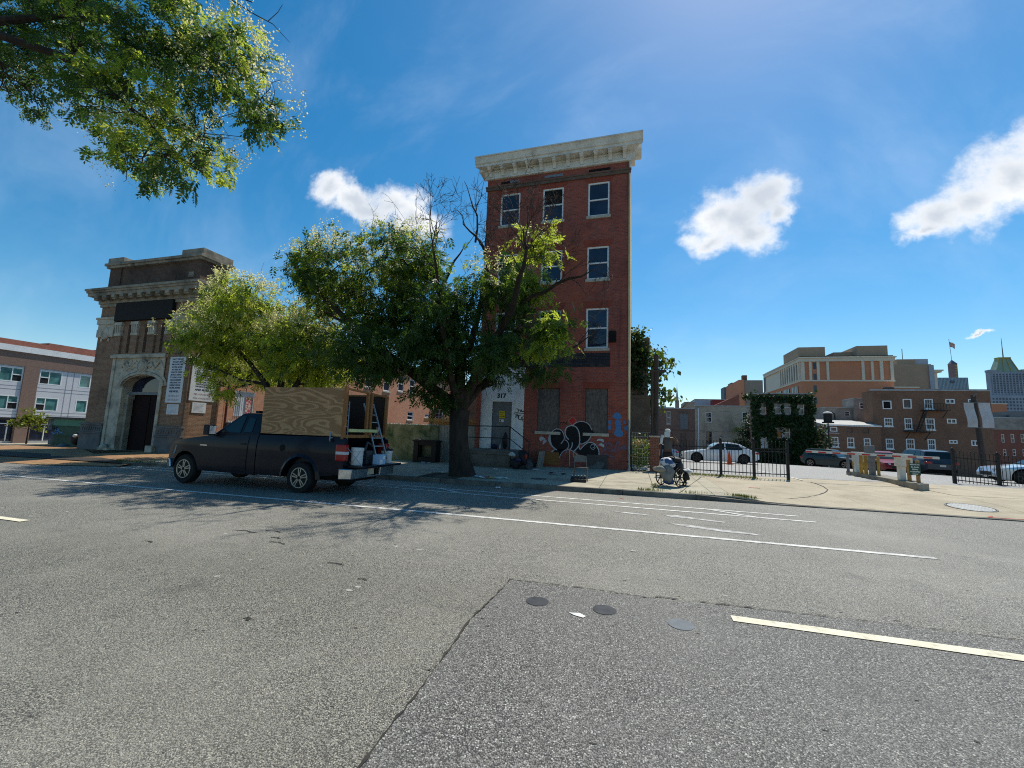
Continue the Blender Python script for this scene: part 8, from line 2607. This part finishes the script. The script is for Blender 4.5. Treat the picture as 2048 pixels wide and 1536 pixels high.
obj('lamp_head', MB().box(18.72, 49.7, 3.9, 19.28, 50.3, 4.75).box(18.6, 49.6, 3.75, 19.4, 50.4, 3.9), m_plast, lp, bevel=0.03)
obj('lamp_cap', MB().lathe([(0.42, 4.75), (0.30, 4.9), (0.0, 4.98)], 14, (19.0, 50, 0)), m_capst, lp)

# ------------------------------------------------------------------ skyline
m_orange = M('orange_brick_far', (0.60, 0.25, 0.14), (0.53, 0.22, 0.125), sc=0.25, rough=0.9, obj_co=False)
m_limef = M('limestone_far', (0.74, 0.65, 0.52), (0.66, 0.58, 0.47), sc=0.4, rough=0.9, obj_co=False)
m_tan = M('tan_panel', (0.42, 0.31, 0.215), (0.38, 0.28, 0.195), sc=0.3, rough=0.9, obj_co=False)
m_towerd = M('tower_dark', (0.13, 0.14, 0.17), (0.11, 0.12, 0.15), sc=0.3, rough=0.7, obj_co=False)
m_towerb = M('tower_balcony', (0.34, 0.36, 0.40), (0.28, 0.30, 0.34), sc=0.3, rough=0.7, obj_co=False)
m_bluef = M('cladding_blue_grey', (0.40, 0.44, 0.50), (0.35, 0.39, 0.45), sc=0.3, rough=0.6, obj_co=False)
m_glf = glass_mat('curtain_glass', (0.10, 0.17, 0.22), 0.1, 0.6)
m_deco = M('deco_stone_hazed', (0.36, 0.39, 0.45), (0.28, 0.31, 0.37), sc=0.12, rough=0.9, obj_co=False)  # pale blue of distance haze mixed into the stone colour
m_verd = M('verdigris_roof', (0.28, 0.38, 0.30), (0.23, 0.32, 0.27), sc=0.2, rough=0.7, obj_co=False)
m_gilt = M('gilt', (0.50, 0.40, 0.10), (0.42, 0.33, 0.08), sc=0.3, rough=0.6, obj_co=False)


def slabobj(name, label, cat, x0, x1, z1, Y, depth, mat, extra=None, zb=-5):
    t = thing(name, ((x0 + x1) / 2, Y, 0), label, cat)
    obj('wall', MB().box(x0, Y, zb, x1, Y + depth, z1), mat, t)
    return t, Fr(0, Y)


# big orange block with stone pilasters; its left side runs back
t, F = slabobj('office_block', 'big orange brick block with pale stone upper pilasters', 'building', 54.8, 80.7, 29.3, 163, 40, m_orange)
obj('entablature', MB().box(54.2, 162.4, 29.3, 81.2, 203.5, 30.9).box(53.9, 162.1, 30.4, 81.5, 203.8, 30.75), m_limef, t)
obj('roof_edge', MB().box(54.6, 162.8, 30.9, 80.9, 203, 31.2), m_dark, t)
obj('string_course', MB().box(54.5, 162.7, 22.55, 81.0, 203.3, 23.05), m_limef, t)
for a, b in ((54.75, 55.8), (57.15, 57.9), (59.4, 60.2), (62.2, 62.9), (72.1, 72.9), (74.7, 75.4), (77.1, 78.0), (79.9, 80.75)):
    obj('pilaster', MB().fbox(F, a, b, 23.055, 29.295, 0.0, 0.35), m_limef, t)
FL = Fr(54.8, 0.0, 0.0, -1.0)                  # side facing -X
for k in range(9):
    y = 164.0 + k * 2.35
    obj('pilaster', MB().box(54.35, y, 23.055, 54.795, y + 0.95, 29.295), m_limef, t)
    obj('window', MB().box(54.66, y + 0.96, 23.6, 54.79, y + 2.34, 28.8), m_glass, t)
obj('side_skin', MB().box(54.70, 163.3, 23.06, 54.79, 202, 29.28), m_limef, t)
for k in range(4):
    y = 166 + k * 8.5
    obj('window', MB().box(54.55, y, 17.0, 54.78, y + 5.5, 21.3), m_glass, t)
    for j in range(1, 4):
        obj('mullion', MB().box(54.45, y + j * 1.37, 17.0, 54.545, y + j * 1.37 + 0.2, 21.3), m_limef, t)
for a, b, c, d in ((58.45, 59.3, 26.8, 29.0), (58.45, 59.3, 23.1, 25.2), (58.3, 59.2, 18.8, 21.2), (58.2, 59.15, 14.95, 17.3)):
    obj('window', MB().fbox(F, a, b, c, d, 0.0, 0.06), m_glass, t)
obj('penthouse', MB().box(54.9, 165, 31.2, 62.9, 180, 34.8), m_tan, t)
obj('penthouse', MB().box(66.5, 168, 31.2, 73.0, 185, 33.4).box(72.0, 165, 31.2, 80.6, 185, 34.9), m_tan, t)
t, F = slabobj('annex', 'low orange annex right of the big orange block', 'building', 78.4, 84.5, 19.9, 158, 5, m_orange)
obj('coping', MB().box(78.3, 157.9, 19.9, 84.6, 163, 20.3), m_limef, t)
obj('band', MB().box(78.35, 157.95, 17.5, 84.55, 157.99, 17.9), m_limef, t)
t, F = slabobj('tan_tower', 'windowless tan tower right of the orange block', 'building', 99, 111.4, 34.2, 200, 20, m_tan)
obj('tower_step', MB().box(101, 201, 34.2, 107, 215, 36.4), m_tan, t)
obj('tower_step', MB().box(107.2, 202, 34.2, 111.6, 215, 36.6).box(110.4, 199.5, -5, 111.9, 199.98, 33.8), m_bluef, t)
obj('mast', MB().tube([(106.5, 208, 36), (106.5, 208, 42)], 0.12, 6), m_gpost, t)
t, F = slabobj('corniced_building', 'narrow pale building with projecting cornice behind tan tower', 'building', 137, 141.3, 38.0, 250, 4, m_limef)
obj('cornice', MB().box(136.5, 248.5, 38.0, 142.3, 255, 38.7).box(136, 248, 38.7, 142.8, 255.5, 39.3), m_limef, t)
t, F = slabobj('glass_building', 'low blue glass office with vertical fins', 'building', 196.5, 214, 49.3, 350, 4, m_glf)
for k in range(24):
    obj('fin', MB().fbox(F, 196.6 + k * 0.75, 196.78 + k * 0.75, 20, 49.2, 0.0, 0.25), m_bluef, t)
obj('louver', MB().fbox(F, 204.5, 206.6, 45.5, 47.2, 0.26, 0.4), m_towerd, t)
t, F = slabobj('flag_tower', 'slim brick tower with pointed top and flagpole', 'tower', 264.8, 268.9, 75.0, 450, 4.5, M('flag_tower_brick', (0.30, 0.19, 0.19), (0.26, 0.17, 0.17), sc=0.3, rough=0.9, obj_co=False))
obj('spire', MB().add([(264.6, 449.8, 75), (269.1, 449.8, 75), (269.1, 454.7, 75), (264.6, 454.7, 75), (266.5, 452.2, 79.0)], [(0, 1, 4), (1, 2, 4), (2, 3, 4), (3, 0, 4), (3, 2, 1, 0)]), m_towerd, t)
for k in range(5):
    obj('window', MB().fbox(F, 267.0, 268.5, 63.5 + k * 2.3, 64.6 + k * 2.3, 0.0, 0.1), m_gilt, t)
obj('flagpole', MB().tube([(266.5, 452, 78.5), (265.7, 452, 97.5)], 0.16, 6), m_gpost, t)
fl = MB()
n = 8
fl.add([(265.85 + 4.0 * (i / n) * (1 - 0.10 * j), 452 + 0.35 * math.sin(i * 1.1), 94.8 - 4.3 * j - 2.0 * (i / n) ** 1.3) for j in (0, 0.33, 0.66, 1) for i in range(n + 1)], [(j * (n + 1) + i, j * (n + 1) + i + 1, (j + 1) * (n + 1) + i + 1, (j + 1) * (n + 1) + i) for j in range(3) for i in range(n)])
fo = obj('flag', fl, M('flag_cloth', (0.55, 0.12, 0.08), (0.68, 0.58, 0.52), sc=1.0, rough=0.8), t)
fo.modifiers.new('thick', 'SOLIDIFY').thickness = 0.05
# art deco skyscraper
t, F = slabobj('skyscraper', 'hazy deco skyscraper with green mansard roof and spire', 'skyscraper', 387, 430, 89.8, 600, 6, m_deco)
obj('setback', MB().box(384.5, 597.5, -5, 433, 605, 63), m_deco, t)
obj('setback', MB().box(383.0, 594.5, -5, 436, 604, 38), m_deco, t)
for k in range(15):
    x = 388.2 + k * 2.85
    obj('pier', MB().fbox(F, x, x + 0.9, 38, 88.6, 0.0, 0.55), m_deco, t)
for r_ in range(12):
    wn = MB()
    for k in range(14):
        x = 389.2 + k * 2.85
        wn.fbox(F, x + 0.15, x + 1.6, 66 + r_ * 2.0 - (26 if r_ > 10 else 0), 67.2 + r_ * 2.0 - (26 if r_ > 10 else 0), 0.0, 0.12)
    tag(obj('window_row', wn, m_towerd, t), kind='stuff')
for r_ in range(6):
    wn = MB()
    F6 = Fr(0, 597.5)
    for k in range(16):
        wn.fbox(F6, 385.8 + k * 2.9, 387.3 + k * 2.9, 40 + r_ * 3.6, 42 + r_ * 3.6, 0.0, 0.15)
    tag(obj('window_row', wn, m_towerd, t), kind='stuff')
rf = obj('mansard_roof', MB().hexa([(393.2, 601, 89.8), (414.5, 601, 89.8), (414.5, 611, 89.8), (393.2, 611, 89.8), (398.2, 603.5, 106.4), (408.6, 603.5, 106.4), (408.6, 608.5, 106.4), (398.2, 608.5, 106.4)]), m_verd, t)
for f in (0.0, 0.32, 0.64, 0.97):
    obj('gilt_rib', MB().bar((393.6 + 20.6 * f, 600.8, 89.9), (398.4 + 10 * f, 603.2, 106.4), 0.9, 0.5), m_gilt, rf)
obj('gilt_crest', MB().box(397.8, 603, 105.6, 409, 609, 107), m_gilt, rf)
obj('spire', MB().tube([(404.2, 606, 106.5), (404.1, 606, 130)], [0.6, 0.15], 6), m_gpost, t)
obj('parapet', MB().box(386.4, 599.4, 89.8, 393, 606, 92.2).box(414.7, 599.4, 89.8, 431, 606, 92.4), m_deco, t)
t, F = slabobj('orange_house', 'small orange brick gable between apartments and right edge house', 'building', 64.2, 66.5, 10.2, 100, 8, m_orange)
obj('coping', MB().box(64.1, 99.9, 10.2, 66.6, 108, 10.4), m_limef, t)
# lower roofs to the left
t, F = slabobj('flat_roof_building', 'low grey flat roofed building behind utility pole', 'building', 2, 13.0, 12.1, 150, 12, m_bluef)
obj('roof_plant', MB().box(3.5, 151, 12.1, 6.4, 154, 13.5).box(8.5, 151, 12.1, 10.5, 153, 12.7), m_bluef, t)
t, F = slabobj('church', 'distant church with slender grey steeple', 'church', 20, 27, 22, 300, 30, m_deco)
obj('tower', MB().box(26.7, 299, -5, 29.1, 301.5, 27.2), M('church_stone', (0.36, 0.26, 0.24), (0.30, 0.22, 0.2), sc=0.3, rough=0.9), t)
obj('steeple', MB().lathe([(1.0, 27.2), (0.75, 29.5), (0.12, 36.0), (0.05, 38.6), (0.0, 38.7)], 8, (27.9, 300.2, 0)), m_deco, t)
t, F = slabobj('gable_house', 'small tan gabled house end behind the beige stucco wall', 'building', 11.9, 14.3, 10.7, 110, 8, m_stucco)
obj('roof', MB().add([(11.6, 109.8, 9.6), (13.0, 109.8, 11.0), (13.0, 118, 11.0), (11.6, 118, 9.6)], [(0, 1, 2, 3)]), m_brown, t)
t, F = slabobj('blue_grey_building', 'pale blue grey flat building behind the stucco house', 'building', 16.9, 21.6, 13.0, 130, 10, m_bluef)
obj('coping', MB().box(16.8, 129.8, 13.0, 21.7, 140, 13.2), m_capst, t)
t, F = slabobj('red_building', 'red brick box building behind the stucco house', 'building', 20.8, 25, 12.6, 125, 4, M('far_red', (0.26, 0.05, 0.05), (0.22, 0.045, 0.045), sc=0.4, rough=0.9))
obj('coping', MB().box(20.7, 124.9, 12.6, 25.1, 129, 12.75), m_capst, t)
# chimney building
t, F = slabobj('chimney_house', 'tall narrow brick end with chimney and beige side wall', 'building', 19.66, 20.59, 13.5, 90, 12, m_orange)
obj('side_wall', MB().box(20.595, 90.2, -3, 23.86, 102, 13.45), M('beige_render_far', (0.30, 0.25, 0.20), (0.27, 0.225, 0.18), sc=0.4, rough=0.9), t)
obj('chimney', MB().box(20.4, 90.3, 13.5, 21.2, 91.3, 14.45), bm_far, t)
obj('gable', MB().prism([(15.0, 90.0, -3), (19.65, 90.0, -3), (19.65, 90.0, 10.6), (15.0, 90.0, 8.3)], (0, 8, 0)), bm_far3, t)
obj('rear_gable', MB().prism([(22.0, 88, 9.0), (25.0, 88, 9.0), (23.5, 88, 10.9)], (0, 6, 0)), m_dark, t)
for x0, x1, z1, Y, lb in ((75.6, 87.9, 48.0, 400, 'distant dark apartment tower with stepped top'), (110.7, 121.5, 60.4, 402, 'distant dark apartment tower beside the orange block')):
    t, F = slabobj('apartment_tower', lb, 'tower', x0, x1, z1, Y, 14, m_towerd)
    if x0 < 80:
        obj('tower_step', MB().box(x0 + 5.8, Y + 0.5, z1, x1, Y + 14, z1 + 4.0), m_towerd, t)
        u0, u1 = x0 + 2.0, x0 + 6.2
    else:
        u0, u1 = x0 + 5.0, x1 - 0.6
    for k in range(9):
        z = z1 - 3.2 - k * 2.9
        obj('balcony', MB().fbox(F, u0, u1, z, z + 1.2, 0.0, 0.8), m_towerb, t)
    if x0 < 80:
        for k in range(5):
            for x in (x0 + 7.2, x0 + 9.4, x0 + 11.2):
                obj('window', MB().fbox(F, x, x + 0.9, z1 + 0.3 - k * 2.9, z1 + 1.6 - k * 2.9, 0.0, 0.1), m_towerb, t)

# ------------------------------------------------------------------ left: the grey apartment building across the cross street
m_gpanel = M('pale_grey_panel', (0.60, 0.60, 0.62), (0.56, 0.56, 0.585), sc=0.6, rough=0.6, obj_co=False)
m_gseam = M('panel_seam', (0.20, 0.20, 0.22), (0.18, 0.18, 0.2), rough=0.8)
bm_mauve = brick('mauve_brick', (0.24, 0.15, 0.115), (0.20, 0.125, 0.10), (0.20, 0.155, 0.13), dirt=(0.18, 0.12, 0.095), bump=0.2)
XG = -62.7
FG_ = Fr(XG, 0, 0, 1)
apt = thing('apartment_building', (XG, 30, -1.4), 'grey panelled apartment building with brick bands and teal windows, far left', 'building')
wins = []
for u0, u1, md in ((26.08 - 5.7, 27.87 - 5.7, 0.55), (26.08, 27.87, 0.55), (29.17, 31.08, 0.42), (32.62, 33.72, None), (35.2, 37.1, 0.42), (39.0, 40.9, 0.42)):
    wins += [(u0, u1, 5.05, 6.55, md), (u0, u1, 2.12, 3.60, md)]
mb = MB()
mb.wall(FG_, 10, 60, 1.3, 6.78, [w_[:4] for w_ in wins], 0.12)
obj('panel_wall', mb, m_gpanel, apt)
b_ = MB()
b_.fbox(FG_, 10, 60, 6.783, 8.24, -0.3, 0.12)
for a, c in ((27.9, 29.08), (38.0, 39.0), (22.2, 23.6)):
    b_.fbox(FG_, a, c, -1.6, 6.781, -0.3, 0.12)
obj('brick_band', b_, bm_mauve, apt)
obj('parapet', MB().fbox(FG_, 9.9, 60.1, 8.243, 8.88, -0.4, 0.25), m_white, apt)
bk_ = MB().box(XG - 20, 10, -2, XG - 0.31, 60, 8.2)
obj('core', bk_, m_gpanel, apt)
sm = MB()
for z in (1.62, 1.95, 4.25, 4.62, 6.68):
    sm.fbox(FG_, 10.1, 59.9, z, z + 0.035, 0.002, 0.010)
for u in (31.5, 32.1, 34.3, 34.9, 25.4):
    sm.fbox(FG_, u, u + 0.03, 1.32, 6.76, 0.011, 0.016)
obj('panel_seam', sm, m_gseam, apt)
for u0, u1, z0, z1, md in wins:
    wv = window(apt, FG_, u0, u1, z0, z1, gm=m_glass_teal, fw=0.09, rail=None, mull=md, depth=0.04)
    if md:
        um = u0 + (u1 - u0) * md
        left = md < 0.5
        a, c = (u0, um) if left else (um, u1)
        obj('sash_bar', MB().fbox(FG_, a + 0.06, c - 0.05, z0 + (z1 - z0) * 0.48, z0 + (z1 - z0) * 0.54, -0.06, 0.02), m_white, wv)
        obj('screen', MB().fbox(FG_, a + 0.1, c - 0.06, z0 + 0.1, z0 + (z1 - z0) * 0.48, -0.055, -0.02), m_plast, wv)
obj('canopy_band', MB().fbox(FG_, 10, 60, 1.05, 1.298, -0.3, 0.03), m_plast, apt)
gl = MB()
gl.fbox(FG_, 10, 60, -1.15, 1.048, -0.5, -0.25)
obj('shopfront_pane', gl, m_glass, apt)
for u in [10 + 1.45 * k for k in range(34)]:
    if any(a - 0.1 < u < c + 0.1 for a, c in ((27.9, 29.08), (38.0, 39.0), (22.2, 23.6))):
        continue
    obj('shopfront_mullion', MB().fbox(FG_, u, u + 0.07, -1.15, 1.0, -0.248, -0.15), m_white, apt)
obj('shopfront_rail', MB().fbox(FG_, 10, 60, 0.62, 0.70, -0.247, -0.17), m_white, apt)
obj('plinth', MB().fbox(FG_, 10, 60, -1.9, -1.152, -0.6, -0.10), m_capst, apt)
t = thing('brick_warehouse', (-76, 40, 0), 'old rough red brick wall rising above the grey apartment building', 'building')
mb = MB()
for y0, y1, z in ((10, 35.3, 11.0), (35.3, 41.0, 11.25), (41.0, 60, 11.5)):
    mb.box(-95, y0, -2, -75, y1 - 0.004, z)
obj('wall', mb, brick('warehouse_brick', (0.30, 0.105, 0.065), (0.20, 0.07, 0.05), (0.16, 0.10, 0.08), bump=0.3), t)
for y in (41.2, 41.7):
    obj('flue', MB().tube([(-75.5, y, 11.2), (-75.5, y, 13.2)], 0.14, 7), m_galv, t)
# its pavement and a small street tree
tag(obj('far_pavement', MB().hexa([(-62.8, 8, -2.2), (-56.6, 8, -2.2), (-56.6, 60, -2.2), (-62.8, 60, -2.2), (-62.8, 8, -1.38), (-56.6, 8, -1.20), (-56.6, 60, -1.20), (-62.8, 60, -1.38)]), m_conc, None), kind='structure')
yt = thing('young_tree', (-57.5, 26.6, -1.25), 'young yellow green tree on the far pavement before grey building', 'tree')
tb = MB()
lb_ = [([(-57.5, 26.6, -1.5), (-57.5, 26.6, 0.2), (-57.5, 26.6, 1.6)], [0.07, 0.05, 0.02])]
tb.tube(lb_[0][0], lb_[0][1], 6, caps=False)
YB = [(-57.5, 26.5, 1.75, 0.55, 0.6, 0.55), (-57.4, 26.0, 0.95, 0.6, 0.6, 0.4), (-57.4, 27.3, 1.1, 0.6, 0.6, 0.5), (-57.4, 27.4, 0.45, 0.5, 0.5, 0.3), (-57.5, 26.6, 1.2, 0.6, 0.6, 0.6), (-57.4, 25.7, 0.6, 0.4, 0.4, 0.2)]
fork(tb, lb_, YB, 0.02, 3)
obj('trunk', tb, m_bark, yt)
P, D, _ = in_blobs(YB, 800, 0.4)
crown(yt, [simple_leaves(P, D, 0.22, 0.42)], leaf_mat('young_tree_leaf', (0.11, 0.15, 0.015), (0.20, 0.21, 0.02), 0.4, (0.36, 0.40, 0.03)))
# green kiosk at the corner behind the hall
m_kgreen = M('kiosk_green', (0.016, 0.075, 0.048), (0.012, 0.055, 0.036), sc=2, rough=0.55)
kz = road_z(-35) + 0.05
ks = thing('kiosk', (-35, 18.2, kz), 'dark green street kiosk with blue scrawl half hidden by hall corner', 'kiosk')
obj('body', MB().box(-35.5, 17.6, kz - 0.1, -31.0, 19.8, 1.02), m_kgreen, ks, bevel=0.02)
obj('fascia', MB().box(-35.52, 17.52, 1.022, -31.0, 19.8, 1.44), M('kiosk_green_light', (0.045, 0.20, 0.14), (0.04, 0.17, 0.12), sc=2, rough=0.5), ks)
obj('roof', MB().box(-35.9, 17.35, 1.442, -30.9, 19.9, 1.56), m_black, ks)
obj('ledge', MB().box(-35.52, 17.50, 0.38, -31.0, 17.598, 0.42), m_kgreen, ks)
for pts in ([(-35.3, 0.85), (-35.15, 0.90), (-35.5, 0.80), (-35.2, 0.88), (-34.9, 0.62), (-34.6, 0.60)], [(-35.2, 0.80), (-35.25, 0.62), (-35.3, 0.80), (-35.1, 0.7)], [(-35.7, 0.60), (-35.4, 0.5), (-35.2, 0.62), (-35.0, 0.48)]):
    line('scrawl', pts, 0.08, m_gblue, 0.006, parent=ks, F=Fr(0, 17.598), raw=True)
obj('counter_stuff', MB().box(-36.1, 17.7, kz + 0.25, -35.53, 18.6, kz + 0.55).box(-35.95, 17.9, kz + 0.6, -35.53, 18.5, kz + 1.0).box(-36.0, 17.5, 0.75, -35.53, 18.2, 1.43), M('kiosk_clutter', (0.22, 0.215, 0.20), (0.06, 0.06, 0.06), sc=4, rough=0.8), ks)
for c, r, sc, mt, lb in (((-33.2, 17.0, kz + 0.15), 0.35, (1.3, 0.8, 0.75), m_gpost, 'grey bundle on the ground before the green kiosk'), ((-32.2, 17.1, kz + 0.75), 0.4, (1.0, 0.7, 0.9), m_bagb, 'black bundle stacked before the green kiosk'), ((-31.8, 16.8, kz + 0.95), 0.16, (1.4, 0.8, 0.6), m_litter, 'small white bag on the black bundle'), ((-31.9, 15.9, kz + 0.05), 0.16, (1.7, 0.8, 0.5), m_litter, 'white bag lying beside the hall corner')):
    bag('bag', c, r, sc, mt, lb, group='bundles by the green kiosk', jit=0.3)
